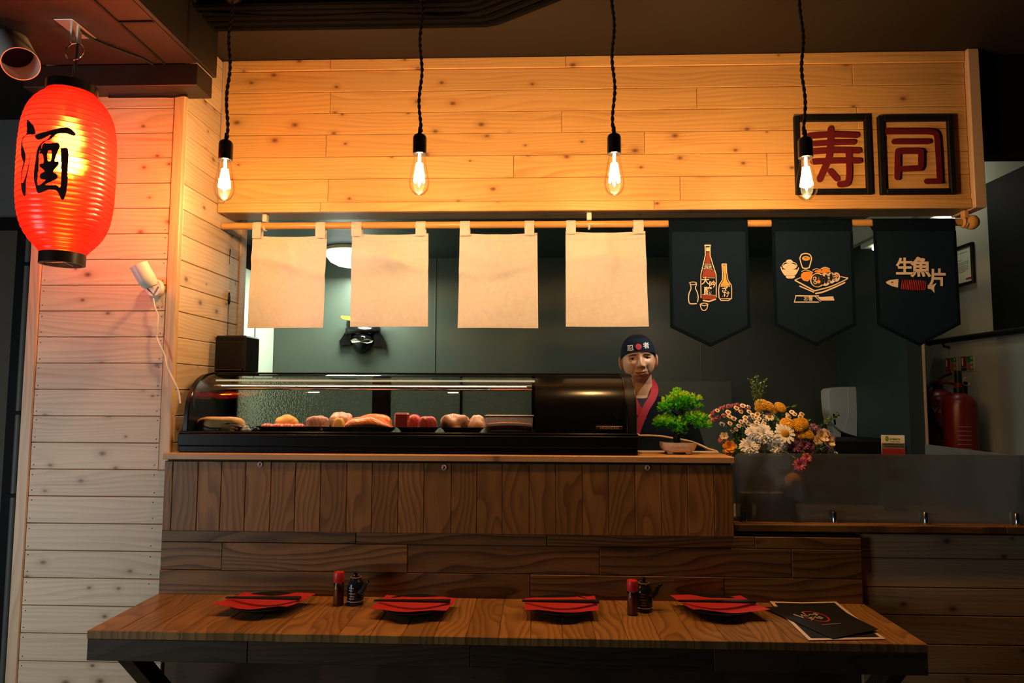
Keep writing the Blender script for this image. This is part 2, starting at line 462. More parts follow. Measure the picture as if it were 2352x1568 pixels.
PINE = pine('pine_boards', (0.68, 0.52, 0.36), (0.32, 0.16, 0.065), knots=1.7)
PINE_H = pine('pine_header_boards', (0.74, 0.425, 0.15), (0.36, 0.13, 0.035), rough=0.42, knots=1.35, vary=0.09)
PINE_T = pine('pine_trim', (0.62, 0.43, 0.27), (0.30, 0.14, 0.05), knots=0.3, vary=0.06)
PINE_D = pine('pine_lower_boards', (0.50, 0.33, 0.19), (0.22, 0.10, 0.04), knots=0.8)
LEDGE = pine('ledge_pine', (0.55, 0.31, 0.13), (0.26, 0.11, 0.04), knots=0.35, vary=0.05)
OAK = oak('brown_oak', (0.200, 0.098, 0.030), (0.042, 0.018, 0.006), vary=0.2, rough=0.5)
OAK_V = oak('brown_oak_upright', (0.285, 0.132, 0.036), (0.075, 0.028, 0.010), contrast=0.6, vary=0.2, freq=2.6, rough=0.5)
OAK_T = oak('brown_oak_tabletop', (0.33, 0.168, 0.055), (0.095, 0.042, 0.014), rough=0.33, contrast=0.6, vary=0.24, freq=2.6)
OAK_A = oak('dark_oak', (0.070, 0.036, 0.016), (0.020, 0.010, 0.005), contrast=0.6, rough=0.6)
BLACK_G = pm('black_gloss', (0.006, 0.006, 0.007), 0.14, spec=0.5)
BLACK_M = pm('black_matte', (0.007, 0.007, 0.008), 0.6, spec=0.2)
BLACK_S = pm('black_satin', (0.009, 0.010, 0.012), 0.36, spec=0.3)
CASEB = pm('black_case_plastic', (0.004, 0.005, 0.006), 0.35, spec=0.15)
BLACK_L = pm('black_plastic', (0.005, 0.007, 0.010), 0.45, spec=0.2, bump=0.05, bscale=900)
DARKP = pm('dark_beam_paint', (0.011, 0.010, 0.011), 0.45, noise=0.25, nscale=5, bump=0.06, bscale=60)
SOFFIT = pm('brown_soffit_paint', (0.015, 0.0065, 0.0045), 0.6, noise=0.12, nscale=4, bump=0.05, bscale=120)
CEIL = pm('dark_brown_ceiling', (0.011, 0.007, 0.004), 0.7, noise=0.10, nscale=3, bump=0.05, bscale=150)
GREENW = pm('dark_green_wall', (0.075, 0.092, 0.074), 0.38, noise=0.08, nscale=3, bump=0.10, bscale=180)
GREEND = pm('darker_green_paint', (0.040, 0.056, 0.052), 0.45, noise=0.1, nscale=3, bump=0.08, bscale=180)
WHITEW = pm('off_white_wall', (0.38, 0.37, 0.30), 0.6, noise=0.05, nscale=3, bump=0.08, bscale=160)
PALEP = pm('pale_board', (0.70, 0.72, 0.60), 0.5, noise=0.04, nscale=4)
GREYW = pm('grey_wall', (0.17, 0.18, 0.18), 0.7, noise=0.12, nscale=3, bump=0.08, bscale=140)
BLACKW = pm('black_wall', (0.005, 0.006, 0.007), 0.7, spec=0.15, noise=0.2, nscale=3, bump=0.05, bscale=140)
FLOORM = pm('dark_floor', (0.05, 0.045, 0.04), 0.5, noise=0.3, nscale=4)
CHROME = pm('chrome', (0.75, 0.74, 0.72), 0.12, metal=1.0)
STEEL = pm('brushed_steel', (0.55, 0.52, 0.48), 0.3, metal=1.0)
WHITEP = pm('white_plastic', (0.72, 0.70, 0.66), 0.35)
CORDW = pm('white_cord', (0.66, 0.60, 0.54), 0.5)
GLASS = thin_glass('clear_glass', (0.97, 0.98, 0.97))
BULBG = thin_glass('bulb_glass', (0.99, 0.98, 0.95), ior=1.2, k=0.5)
FILAM = emis('glowing_filament', (1.0, 0.72, 0.36), 90.0)
RODW = pm('varnished_pole', (0.62, 0.34, 0.11), 0.32, noise=0.08, nscale=20)
WCLOTH = cloth('cream_cotton', (0.93, 0.88, 0.84), 0.30, wr=0.35, transp=0.10)
NCLOTH = cloth('navy_cotton', (0.010, 0.021, 0.042), 0.05, weave=600, bump=0.5)
NHEM = cloth('navy_hem', (0.005, 0.010, 0.020), 0.03, weave=600, bump=0.5)
CREAM = pm('cream_print', (0.84, 0.70, 0.58), 0.7)
WHITEI = pm('white_print', (0.80, 0.76, 0.70), 0.7)
REDI = pm('red_print', (0.42, 0.035, 0.020), 0.6)
BRED = pm('brick_red_print', (0.28, 0.030, 0.018), 0.6)
ORANGEI = pm('orange_print', (0.85, 0.33, 0.05), 0.6)
YELLOWI = pm('mustard_print', (0.70, 0.42, 0.09), 0.6)
NAVYI = pm('navy_print', (0.010, 0.016, 0.024), 0.6)
SIGNR = pm('dark_red_letter', (0.14, 0.010, 0.014), 0.5, bump=0.06, bscale=120)
# ================================================================== SETTING
YF = 2.48          # header face
YP = 2.22          # pine pier face
YO = 2.20          # oak face
XS = -1.20         # side wall face
ZT = 0.75          # table top
ZC = 1.195         # ledge top
ZS = 0.986         # bar shelf top
YB = 4.30          # kitchen back wall
def struct(name, mb, mat, label, cat):
    return solo(name, mb, mat, label, cat, kind='structure')
def sroot(name, label, cat, loc):
    return thing(name, label, cat, loc, kind='structure')
ZH1 = atY(1100, 133, YF).z; ZH0 = atY(1100, 485.5, YF).z
struct('floor', MB().box(-4, 4, -0.5, 6, -0.05, 0), FLOORM, 'dark floor of the sushi bar', 'floor')
struct('ceiling', MB().box(-4, 4, 0.4, YF+0.06, ZH1, ZH1+0.05), CEIL, 'dark brown ceiling above the pine header', 'ceiling')
ZK = atY(1300, 592, YB).z
struct('ceiling', MB().box(-4, -1.72, YF+0.061, 3.1, ZH1, ZH1+0.05), CEIL, 'dark ceiling at the far left behind the beam', 'ceiling')
struct('ceiling', MB().box(-2.0, 1.62, YF+0.14, YB+0.05, ZK, ZK+0.05), GREEND, 'dark green kitchen ceiling holding the dome light', 'ceiling')
struct('ceiling', MB().box(1.66, 4, YF+0.2, 6, ZH1-0.06, ZH1), PALEP, 'pale ceiling glimpsed beyond the right end of the header', 'ceiling')

# ---- pine pier with its returning side wall
pier = sroot('wall_left', 'pine-clad pier behind the red lantern, with a planked side return', 'wall', (-1.45, YP, 0))
xl = atY(57, 814, YP).x; tw = 0.040
build('backing', MB().box(xl+0.004, XS-0.006, YP+0.012, 2.76, 0, 2.60), PINE_D, pier)
z_ref = atY(200, 1016, YP).z; pitch = (atY(200, 595.7, YP).z - z_ref)/7
k0 = -int(z_ref/pitch)-1
zs = [z_ref + k*pitch for k in range(k0, 30)]
px0, px1 = xl+tw, XS-0.038
for a, b in zip(zs[:-1], zs[1:]):
    a2 = max(a, 0.0); b2 = min(b, 2.425)
    if b2-a2 < 0.02: continue
    e_ = px1 if b2 > ZC-0.019 else XS-0.001
    if b2 > ZC-0.019 and a2 < ZC-0.019: ztr = a2
    plank(pier, PINE, ((px0+e_)/2, YP+random.uniform(-.0006, .0006), (a2+b2)/2), e_-px0-0.001, b2-a2-0.0022, 0.012, 'x')
for x0_, x1_ in ((xl, xl+tw), (XS-0.038, XS)):
    t = plank(pier, PINE_T, ((x0_+x1_)/2, YP-0.004, 1.2125 if x1_ < -1.3 else (ztr+2.425)/2), 2.425 if x1_ < -1.3 else 2.425-ztr, x1_-x0_-0.001, 0.018, 'z', name='corner_trim', b=0.003)
# nail heads at both ends of the pier boards
nail = MB().lathe([(0.0016, 0), (0.0016, 0.0006)], n=8, axis=(0,-1,0)).mesh('nail'); nail.materials.append(BLACK_M)
for a, b in zip(zs[:-1], zs[1:]):
    for z in (a+0.016, b-0.016):
        if 0.3 < z < 1.95:
            for x in (px0+0.012, px1-0.012): place('nail', nail, pier, (x+random.uniform(-.002, .002), YP-0.0008, z+random.uniform(-.004, .004)))
YE = atX(556, 700, XS).y
yr = YE-0.035
for i, (a, b) in enumerate(zip(zs[:-1], zs[1:])):
    a2 = max(a, ZC-0.05); b2 = min(b, ZH1-0.002)
    if b2-a2 < 0.02: continue
    plank(pier, PINE, (XS+random.uniform(-.0006, .0006), (YP+0.016+yr)/2, (a2+b2)/2), yr-YP-0.017, b2-a2-0.0022, 0.012, 'sy')
plank(pier, PINE_T, (XS+0.003, YE-0.017, (ZC+ZK)/2), 0.034, ZK-ZC+0.1, 0.016, 'sy', name='corner_trim')

# ---- pine header over the serving hatch
head = sroot('wall_front', 'pine-boarded header above the serving hatch, carrying the red letters', 'wall', (0.2, YF, 2.3))
xr = 1.612
build('backing', MB().box(XS+0.002, xr-0.01, YF+0.012, YF+0.12, ZH0+0.004, ZH1-0.001), PINE_D, head)
yj = [140, 162.7, 211, 259.6, 309, 360, 411, 465.5, 490.5]
zz = [atY(769, y, YF).z for y in yj]; zz[0] = ZH1; zz[-1] = ZH0
def xa(p): return atY(p, 300, YF).x
rows = [[756, 1300], [1963], [757, 1602], [1290, 1970], [750, 1480], [1180, 1760], [757, 1560], [742, 1500]]
x0r, x1r = XS+0.024, xr-0.042
for i in range(8):
    z1, z0 = zz[i], zz[i+1]
    full = i in (0, 7)
    xs_ = [XS+0.002 if i == 7 else x0r] + [xa(p) for p in rows[i]] + [x1r]
    for a, b in zip(xs_[:-1], xs_[1:]):
        plank(head, PINE_H, ((a+b)/2, YF-(0.006 if full else random.uniform(0, .0008)), (z0+z1)/2), b-a-0.0012, z1-z0-0.0016, 0.016, 'x')
plank(head, PINE_T, (XS+0.012, YF-0.004, (zz[7]+ZH1)/2), ZH1-zz[7]-0.002, 0.022, 0.012, 'z', name='end_trim')
build('end_post', MB().box(xr-0.041, xr, YF-0.022, YF+0.125, ZH0-0.002, ZH1+0.0, 0.003), PINE_T, head)
# bulkhead that carries on past the header
zb_ = atY(2300, 356, YF+0.03).z
struct('wall_right', MB().box(xr+0.001, 4, YF+0.03, YF+0.10, zb_, ZH1), BLACKW, 'black bulkhead to the right of the pine header', 'wall')

# ---- kitchen walls
struct('wall_back', MB().box(-2.0, 1.95, YB, YB+0.08, 0, ZK), GREENW, 'dark green back wall of the kitchen with the black mask', 'wall')
xa_ = atY(1000, 700, YB).x
struct('trim_1', MB().box(xa_-0.004, xa_+0.004, YB-0.004, YB, 1.0, ZK, 0.001), GREENW, 'thin upright seam painted into the green back wall', 'trim')
struct('trim_2', MB().box(atY(1607, 700, YB).x-0.0025, atY(1607, 700, YB).x+0.0025, YB-0.004, YB, 1.0, ZK-0.3, 0.001), GREENW, 'faint upright joint on the green back wall right of the chef', 'trim')
XL = atY(628, 800, YB).x
wl = sroot('wall_left', 'pale panelled side wall at the far left of the kitchen', 'wall', (XL, 3.6, 1))
build('dark_band', MB().box(XL-0.08, XL, 2.76, YB, 2.115, ZK), BLACKW, wl)
ys = 1568*abs(XL)/(1233-575)
build('panel', MB().box(XL-0.08, XL, 2.76, ys-0.012, 0, 2.115, 0.003), PALEP, wl)
build('panel', MB().box(XL-0.08, XL, ys+0.012, YB, 0, 2.115, 0.003), PALEP, wl)
build('joint', MB().box(XL-0.08, XL-0.02, ys-0.012, ys+0.012, 0, 2.115), BLACKW, wl)
XR = atY(1925, 900, YB).x
YN = atX(2087, 900, XR).y; xe_ = atY(2121, 900, YN).x
struct('wall_right', MB().box(XR, xe_, YN, YB+0.08, 0, ZK+0.1), GREEND, 'dark green partition carrying the white dispenser', 'wall')
XW = 2.32
wr = sroot('wall_right', 'off-white right-hand wall with fire notices and a black upper part', 'wall', (XW, 3.4, 1))
build('plaster', MB().box(XW, XW+0.1, 2.3, 5.5, 0, 2.52), WHITEW, wr)
ybk = 1568*XW/(2266-1233)
zr = atX(2200, 779, XW).z
build('black_panel', MB().box(XW-0.012, XW, 2.4, ybk, zr, 2.515), BLACKW, wr)
build('cornice', MB().add([(XW, 2.3, 2.50), (XW-0.10, 2.3, 2.60), (XW-0.10, 5.5, 2.60), (XW, 5.5, 2.50), (XW-0.012, 2.3, 2.48), (XW-0.012, 5.5, 2.48), (XW+0.1, 2.3, 2.6), (XW+0.1, 5.5, 2.6)],
      [(4,1,2,5), (0,4,5,3), (1,6,7,2), (0,3,7,6), (4,0,6,1), (5,2,7,3)]), PALEP, wr)
struct('wall_back', MB().box(1.97, 4, 5.45, 5.5, 0, 2.6), GREEND, 'dark end wall beyond the right partition', 'wall')
struct('trim_3', MB().box(xe_, xe_+0.012, YN-0.008, YN+0.02, 0, 1.72, 0.002), PINE_T, 'narrow pale wooden edge on the end of the dark partition', 'trim')
struct('trim_4', MB().box(1.62, 1.66, YF+0.14, YB, ZK-0.10, ZK+0.05, 0.004), PALEP, 'pale edge beam of the kitchen ceiling above the light batten', 'trim')

# ---- far left wall behind the pier
dw = sroot('wall_left', 'dark grey wall at the far left behind the pier, with a black door frame', 'wall', (-2.1, 2.9, 0))
build('plaster', MB().box(-3.2, xl+0.05, 3.0, 3.05, 0, ZH1), GREYW, dw)
zf = atY(15, 515, 2.95).z
xf = atY(22, 800, 2.95).x
build('door_frame', MB().box(-3.0, xl+0.05, 2.955, 3.0, zf-0.02, zf+0.03, 0.004).box(xf, xf+0.05, 2.95, 3.0, 0, zf-0.02, 0.004), BLACK_M, dw)
build('door_panel', MB().box(-3.0, xf, 2.985, 3.0, 0, zf-0.02), pm('grey_brown_door', (0.10, 0.085, 0.065), 0.6, noise=0.1), dw)
# ---- black beam and brown soffit upper left
zbm = 2.402
struct('ceiling', MB().box(-3.0, -1.125, 0.5, 2.14, 2.478, ZH1-0.002), SOFFIT, 'reddish brown soffit panel from which the lantern hangs', 'ceiling')
bx0 = atY(52, 195, 2.14).x
struct('trim_5', MB().box(bx0, -1.122, 2.14, 2.245, zbm, 2.476, 0.002), DARKP, 'black boxed beam crossing above the pine pier', 'trim')
struct('trim_6', MB().box(-1.124, -1.110, 0.5, 2.25, 2.478, ZH1-0.003, 0.002), DARKP, 'dark fascia board along the right edge of the soffit', 'trim')
struct('trim_7', MB().box(-1.235, -1.228, 0.5, 2.138, 2.4735, 2.479), BLACK_M, 'black joint line running along the soffit', 'trim')
yq = atZ(360, 48, 2.478).y
struct('trim_8', MB().box(-1.228, -1.127, yq-0.004, yq+0.004, 2.4735, 2.479), BLACK_M, 'short black cross joint in the soffit', 'trim')

# ---- oak counter front (upright boards, then three courses of long boards)
counter = thing('bar_counter', 'long brown oak counter front with a pine ledge under the sushi case', 'counter', (-0.3, 2.35, 0))
xo0 = atY(372, 1200, YO).x; xo1 = atY(1685, 1140, YO).x; xo2 = atY(1980, 1300, YO).x
zv1 = atY(1100, 1064, YO-0.008).z; zv0 = atY(1100, 1226, YO-0.008).z
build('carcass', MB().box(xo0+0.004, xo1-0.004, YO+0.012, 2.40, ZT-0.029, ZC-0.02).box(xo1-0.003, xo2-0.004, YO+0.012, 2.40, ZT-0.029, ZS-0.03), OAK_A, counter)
vx = [375, 394.6, 452.8, 507, 563, 621, 677.8, 736, 796, 854, 914.5, 973.6, 1036.5, 1095.7, 1153.6, 1216, 1277, 1338, 1398.5, 1459, 1519, 1580, 1640.8, 1685]
vx = [atY(p, 1140, YO-0.008).x for p in vx]
for a, b in zip(vx[:-1], vx[1:]):
    plank(counter, OAK_V, ((a+b)/2, YO-0.008-random.uniform(0, .0012), (zv0+zv1)/2), zv1-zv0, b-a-0.0012, 0.018, 'z')
zr_ = [zv0] + [atY(737, y, YO).z for y in (1247.5, 1312)] + [ZT-0.01]
jn = [[817, 1255.7, 1735], [510, 936, 1377, 1818], [780, 1218, 1661]]
for i in range(3):
    xs_ = [xo0] + [atY(p, 1280, YO).x for p in jn[i]] + [xo2]
    for a, b in zip(xs_[:-1], xs_[1:]):
        plank(counter, OAK, ((a+b)/2, YO-random.uniform(0, .004), (zr_[i]+zr_[i+1])/2), b-a-0.0014, zr_[i]-zr_[i+1]-0.0014, 0.012, 'x')
cx1 = atY(1472, 1040, 2.25).x
build('ledge', MB().box(xo0-0.0, xo1+0.001, YO-0.014, 2.43, ZC-0.019, ZC, 0.0015).box(xo0, cx1, 2.43, 2.60, ZC-0.019, ZC-0.0005), LEDGE, counter, label='pale pine ledge board')
build('under_brace', MB().box(xo0+0.01, cx1, 2.401, 2.60, 0.9, ZC-0.0195), OAK_A, counter)
# ---- dining shelf (table) in front
table = thing('bar_table', 'brown oak shelf table with four place settings along the counter', 'table', (-0.1, 2.03, 0))
xt0, xt1 = xo0-0.003, atZ(2122, 1473, ZT).x
yt0 = atZ(1150, 1473, ZT).y*0.5 + atZ(224, 1439, ZT).y*0.5
nb = 26; wb = (xt1-xt0)/nb
for i in range(nb):
    o = plank(table, OAK_T, (xt0+wb*(i+0.5), (yt0+YO)/2, ZT-random.uniform(0, .0006)), YO-yt0-0.004, wb-0.0008, 0.021, 'ty')
zap = atY(224, 1515, yt0+0.006).z*0.4 + atY(2122, 1552, yt0+0.006).z*0.6
ja = [xt0] + [atY(p, 1500, yt0).x for p in (567, 1080, 1640)] + [xt1]
for a, b in zip(ja[:-1], ja[1:]):
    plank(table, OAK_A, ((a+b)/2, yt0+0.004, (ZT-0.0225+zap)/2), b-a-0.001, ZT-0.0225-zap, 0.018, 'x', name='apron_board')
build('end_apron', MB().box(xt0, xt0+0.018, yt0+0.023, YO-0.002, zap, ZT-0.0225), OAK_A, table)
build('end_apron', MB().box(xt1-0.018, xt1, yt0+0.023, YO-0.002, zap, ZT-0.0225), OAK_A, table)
for px_ in (345, 2010):
    xb = atY(px_, 1530, 2.0).x
    poly = [(yt0+0.05, zap+0.03), (YO-0.001, zap-0.26), (YO-0.001, zap-0.33), (yt0+0.02, zap-0.005), (yt0+0.02, zap+0.03)]
    build('bracket', MB().prism(poly, lambda y, z, d: (d, y, z), xb-0.02, xb+0.02), OAK_A, table)
# wall under the table
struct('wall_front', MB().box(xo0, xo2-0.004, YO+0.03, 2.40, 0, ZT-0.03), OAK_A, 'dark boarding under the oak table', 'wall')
# ---- low pine wall, right
low = sroot('wall_front', 'low pine-boarded wall under the frosted screen at the right', 'wall', (1.6, 2.22, 0))
build('backing', MB().box(xo2+0.001, 2.9, YP+0.012, YP+0.18, 0, ZS-0.03), PINE_D, low)
jz = [1221, 1282, 1349.5, 1413, 1479.5, 1546]
jz = [atY(2150, y, YP).z for y in jz]; dz = (jz[0]-jz[-1])/5
jz = [ZS-0.028] + jz[1:] + [jz[-1]-dz*k for k in range(1, 8)]
for a, b in zip(jz[:-1], jz[1:]):
    if b < 0: break
    plank(low, PINE_D, ((xo2+2.9)/2, YP, (a+b)/2), 2.9-xo2-0.002, a-b-0.0022, 0.012, 'x')
shelf = thing('bar_shelf', 'narrow dark wooden shelf top carrying the frosted screen', 'shelf', (1.6, 2.3, ZS-0.02))
build('shelf_top', MB().box(xo1+0.002, 1.45, 2.200, 2.62, ZS-0.021, ZS, 0.0015), OAK, shelf)
build('shelf_top', MB().box(1.451, 2.9, 2.200, 2.62, ZS-0.021, ZS, 0.0015), OAK, shelf)
# ================================================================== HANGING THINGS
# ---- text helper: glyph meshes from the built-in font
def text_mb(body, size, fn, thick=0.0, sx=1.0, shear=0.0, off=0.0, rot=0.0):
    """flat glyph mesh, centred at 0; fn(x, y) -> 3D point"""
    c = bpy.data.curves.new('txt', 'FONT'); c.body = body; c.size = size; c.align_x = 'CENTER'; c.align_y = 'CENTER'
    c.offset = off; c.shear = shear; c.resolution_u = 3; c.fill_mode = 'FRONT'
    o = bpy.data.objects.new('txt', c); COL.objects.link(o)
    dg = bpy.context.evaluated_depsgraph_get(); ev = o.evaluated_get(dg); me = ev.to_mesh()
    cr, sr = math.cos(rot), math.sin(rot)
    vs = []
    for v in me.vertices:
        x, y = v.co.x*sx, v.co.y; vs.append(fn(x*cr-y*sr, x*sr+y*cr))
    m = MB().add(vs, [tuple(p.vertices) for p in me.polygons])
    ev.to_mesh_clear(); bpy.data.objects.remove(o); bpy.data.curves.remove(c)
    return m

# ---- four pendant bulbs
YL = 2.05
def pendant(px, py, label):
    c = atY(px, py, YL)          # bulb centre
    x, z = c.x, c.z
    t = thing('pendant_lamp', label, 'lamp', (x, YL, ZH1), group='bare bulbs over the counter')
    zt = z+0.062                 # top of the glass
    # twisted cord
    m = MB(); L = ZH1-(zt+0.075)
    for ph in (0, math.pi):
        pts = [(x+0.0026*math.cos(ph+2*math.pi*s/14)+0.004*math.sin(s*0.09+px), YL+0.0026*math.sin(ph+2*math.pi*s/14), zt+0.072+L*s/160) for s in range(161)]
        m.tube(pts, 0.0031, n=6)
    build('cord', m, BLACK_M, t)
    build('ceiling_rose', MB().lathe([(0.030, 0), (0.030, -0.012), (0.015, -0.022), (0.006, -0.026)], (x, YL, ZH1), 24), BLACK_S, t)
    s = build('lamp_holder', MB().lathe([(0.005, 0.086), (0.0065, 0.066), (0.012, 0.063), (0.019, 0.058), (0.0215, 0.050), (0.0215, 0.0), (0.019, -0.001)], (x, YL, zt), 28), BLACK_G, t)
    prof = [(0.0160, 0.0), (0.0180, -0.012), (0.0225, -0.035), (0.0280, -0.062), (0.0315, -0.082), (0.0320, -0.094), (0.0295, -0.108), (0.0225, -0.121), (0.0120, -0.1285), (0.0, -0.131)]
    b = build('bulb', MB().lathe(prof, (x, YL, zt), 32, cap0=False), BULBG, t)
    f = MB()
    f.lathe([(0.004, 0), (0.0045, -0.02), (0.003, -0.03)], (x, YL, zt-0.002), 10)
    for k in range(6):
        a = 2*math.pi*k/6; a2 = a+math.pi/6
        f.tube([(x+0.007*math.cos(a), YL+0.007*math.sin(a), zt-0.030), (x+0.0155*math.cos(a2), YL+0.0155*math.sin(a2), zt-0.088)], 0.0038, n=6)
        f.tube([(x+0.0155*math.cos(a2), YL+0.0155*math.sin(a2), zt-0.088), (x+0.007*math.cos(a+math.pi/3), YL+0.007*math.sin(a+math.pi/3), zt-0.030)], 0.0038, n=6)
    f.lathe([(0.003, -0.085), (0.004, -0.095), (0.0, -0.104)], (x, YL, zt), 10)
    build('filament', f, FILAM, b)
    l = point('bulb_light', (x, YL, zt-0.06), BULB_W, BULB_C, 0.022)
    return t
for (px, py, lb) in ((516, 412, 'bare glowing bulb on a twisted black cord nearest the pine side wall'),
                     (963, 399, 'bare glowing bulb on a black cord over the salmon end of the sushi case'),
                     (1411, 399, 'bare glowing bulb on a black cord above the last cream cloth'),
                     (1852, 408, 'bare glowing bulb on a black cord overlapping the left red letter')):
    pendant(px, py, lb)

# ---- red paper lantern
YLN = 1.92
lc = atY(155, 395, YLN); lx = lc.x
lzt = atY(160, 214, YLN).z; lzb = atY(146, 586, YLN).z
lan = thing('paper_lantern', 'large red paper lantern with a black brushed character, hanging at the left', 'lantern', (lx, YLN, lzb))
R_L = 0.5*(atY(265, 400, YLN).x-atY(36, 400, YLN).x)*0.825
H = lzt-lzb
def lan_r(t):
    """radius at height fraction t (0 bottom, 1 top)"""
    P = [(0.0, 0.42), (0.03, 0.52), (0.08, 0.70), (0.14, 0.84), (0.22, 0.935), (0.33, 0.985), (0.5, 1.0), (0.65, 0.995), (0.77, 0.965), (0.86, 0.89), (0.93, 0.75), (0.975, 0.57), (1.0, 0.45)]
    for (a, ra), (b, rb) in zip(P[:-1], P[1:]):
        if t <= b:
            u = (t-a)/(b-a); return ra+(rb-ra)*u
    return P[-1][1]
def lan_rs(t):
    s_ = 0; n_ = 0
    for d in (-0.03, -0.015, 0, 0.015, 0.03): s_ += lan_r(min(1, max(0, t+d))); n_ += 1
    return s_/n_*R_L
NR = 30
def lan_rib(t):
    ph = t*NR; fr = ph-math.floor(ph)
    return lan_rs(t) + 0.0016*(math.sin(math.pi*fr)**0.6) - 0.0008
LM = bpy.data.materials.new('red_lantern_paper'); LM.use_nodes = True
nt = LM.node_tree; N = nt.nodes; LK = nt.links; N.clear()
out = N.new('ShaderNodeOutputMaterial'); dif = N.new('ShaderNodeBsdfDiffuse'); trl = N.new('ShaderNodeBsdfTranslucent'); tra = N.new('ShaderNodeBsdfTransparent'); gls = N.new('ShaderNodeBsdfGlossy')
tcn = N.new('ShaderNodeTexCoord')
fib = ntex(nt, 'ShaderNodeTexNoise', tcn.outputs['Object'], (14, 14, 60), Scale=1.0, Detail=3.0)
colr = nmix(nt, fib.outputs['Fac'], (0.50, 0.006, 0.006), (0.62, 0.012, 0.010))
LK.new(colr, dif.inputs[0]); LK.new(colr, trl.inputs[0])
tra.inputs[0].default_value = (1.0, 0.31, 0.05, 1); gls.inputs['Roughness'].default_value = 0.25
rfr = N.new('ShaderNodeBsdfRefraction'); rfr.inputs['IOR'].default_value = 1.22; rfr.inputs['Roughness'].default_value = 0.55; rfr.inputs[0].default_value = (1.0, 0.20, 0.035, 1)
m0 = N.new('ShaderNodeMixShader'); m0.inputs[0].default_value = 0.42; LK.new(trl.outputs[0], m0.inputs[1]); LK.new(rfr.outputs[0], m0.inputs[2])
m1 = N.new('ShaderNodeMixShader'); m1.inputs[0].default_value = 0.75; LK.new(dif.outputs[0], m1.inputs[1]); LK.new(m0.outputs[0], m1.inputs[2])
m2 = N.new('ShaderNodeMixShader'); m2.inputs[0].default_value = 0.15; LK.new(m1.outputs[0], m2.inputs[1]); LK.new(tra.outputs[0], m2.inputs[2])
m3 = N.new('ShaderNodeMixShader'); m3.inputs[0].default_value = 0.05; LK.new(m2.outputs[0], m3.inputs[1]); LK.new(gls.outputs[0], m3.inputs[2])
LK.new(m3.outputs[0], out.inputs[0])
sh = MB()
NV = NR*6
sh.grid(lambda u, v: (lx+lan_rib(v)*math.cos(2*math.pi*u), YLN+lan_rib(v)*math.sin(2*math.pi*u), lzb+H*v), 72, NV, wrap_u=True)
shade = build('paper_shade', sh, LM, lan)
ribs = MB()
for k in range(1, NR):
    t = k/NR; r = lan_rs(t)-0.0006
    ribs.tube([(lx+r*math.cos(2*math.pi*a/48), YLN+r*math.sin(2*math.pi*a/48), lzb+H*t+0.004*(a/48-0.5)) for a in range(48)], 0.0007, n=4, closed=True)
build('wire_rib', ribs, pm('rib_wire', (0.10, 0.012, 0.008), 0.6), lan, kind='stuff')
rt, rb_ = lan_rs(1.0), lan_rs(0.0)
build('top_rim', MB().lathe([(rt*0.8, -0.004), (rt+0.006, -0.004), (rt+0.007, 0.022), (rt*0.8, 0.026), (rt*0.75, 0.010), (rt*0.8, -0.004)], (lx, YLN, lzt), 40, cap0=False, cap1=False), BLACK_G, lan)
build('bottom_rim', MB().lathe([(rb_-0.004, 0.004), (rb_+0.003, 0.004), (rb_+0.003, -0.028), (rb_-0.004, -0.028), (rb_-0.004, 0.004)], (lx, YLN, lzb), 40, cap0=False, cap1=False), BLACK_S, lan)
build('bottom_wire', MB().tube([(lx-rb_, YLN, lzb-0.022), (lx, YLN+0.005, lzb-0.02), (lx+rb_, YLN, lzb-0.022)], 0.0012, n=5).tube([(lx, YLN-rb_, lzb-0.024), (lx, YLN, lzb-0.019), (lx, YLN+rb_, lzb-0.024)], 0.0012, n=5), CHROME, lan)
# bulb inside the lantern
bc = atY(154, 322, YLN); 
bz = bc.z
ib = build('bulb', MB().lathe([(0.012, 0.055), (0.014, 0.04), (0.026, 0.012), (0.030, -0.008), (0.024, -0.025), (0.012, -0.034), (0.0, -0.036)], (lx, YLN, bz), 24), emis('lantern_bulb_glow', (1.0, 0.80, 0.50), 60.0), lan)
build('lamp_holder', MB().lathe([(0.016, 0.05), (0.016, 0.11), (0.005, 0.12), (0.004, lzt-bz)], (lx, YLN, bz), 16), BLACK_M, lan)
point('lantern_light', (lx, YLN, bz-0.075), LANTERN_W, (1.0, 0.40, 0.11), 0.03)
# brushed character, laid over the paper
K = 3.92
outl = [[(243,140),(300,188),(316,232),(312,268),(243,272),(208,310),(203,360),(228,440),(229,500),(203,600),(193,690),(205,705),(240,610),(277,425),(260,560),(236,690),(231,812),(212,818),(192,760),(188,650),(200,560),(210,520),(190,460),(190,360),(206,295),(240,255)],
        [(318,272),(430,238),(520,215),(600,205),(650,228),(680,262),(665,282),(600,262),(520,262),(470,300),(428,330),(388,355),(372,400),(352,440),(348,560),(338,722),(408,680),(362,668),(362,625),(400,598),(356,560),(362,535),(392,520),(384,450),(352,440),(372,400),(384,350),(480,345),(530,350),(548,390),(612,400),(612,560),(600,780),(562,862),(525,800),(505,775),(440,765),(345,798),(316,722),(303,640),(322,480),(335,400),(372,345),(430,310),(455,272),(400,300),(340,318)]]
holes = [[(430,425),(462,418),(460,500),(428,502)], [(545,392),(552,600),(542,742),(505,725),(405,722),(512,668),(512,630),(478,602),(525,545),(525,512),(492,505),(530,402)], [(395,345),(440,318),(470,318),(465,348)]]
outl = [[(q.x, q.y) for q in smooth_pts([(x, y, 0) for x, y in o], 4, closed=True)] for o in outl]
holes = [[(q.x, q.y) for q in smooth_pts([(x, y, 0) for x, y in o], 4, closed=True)] for o in holes]
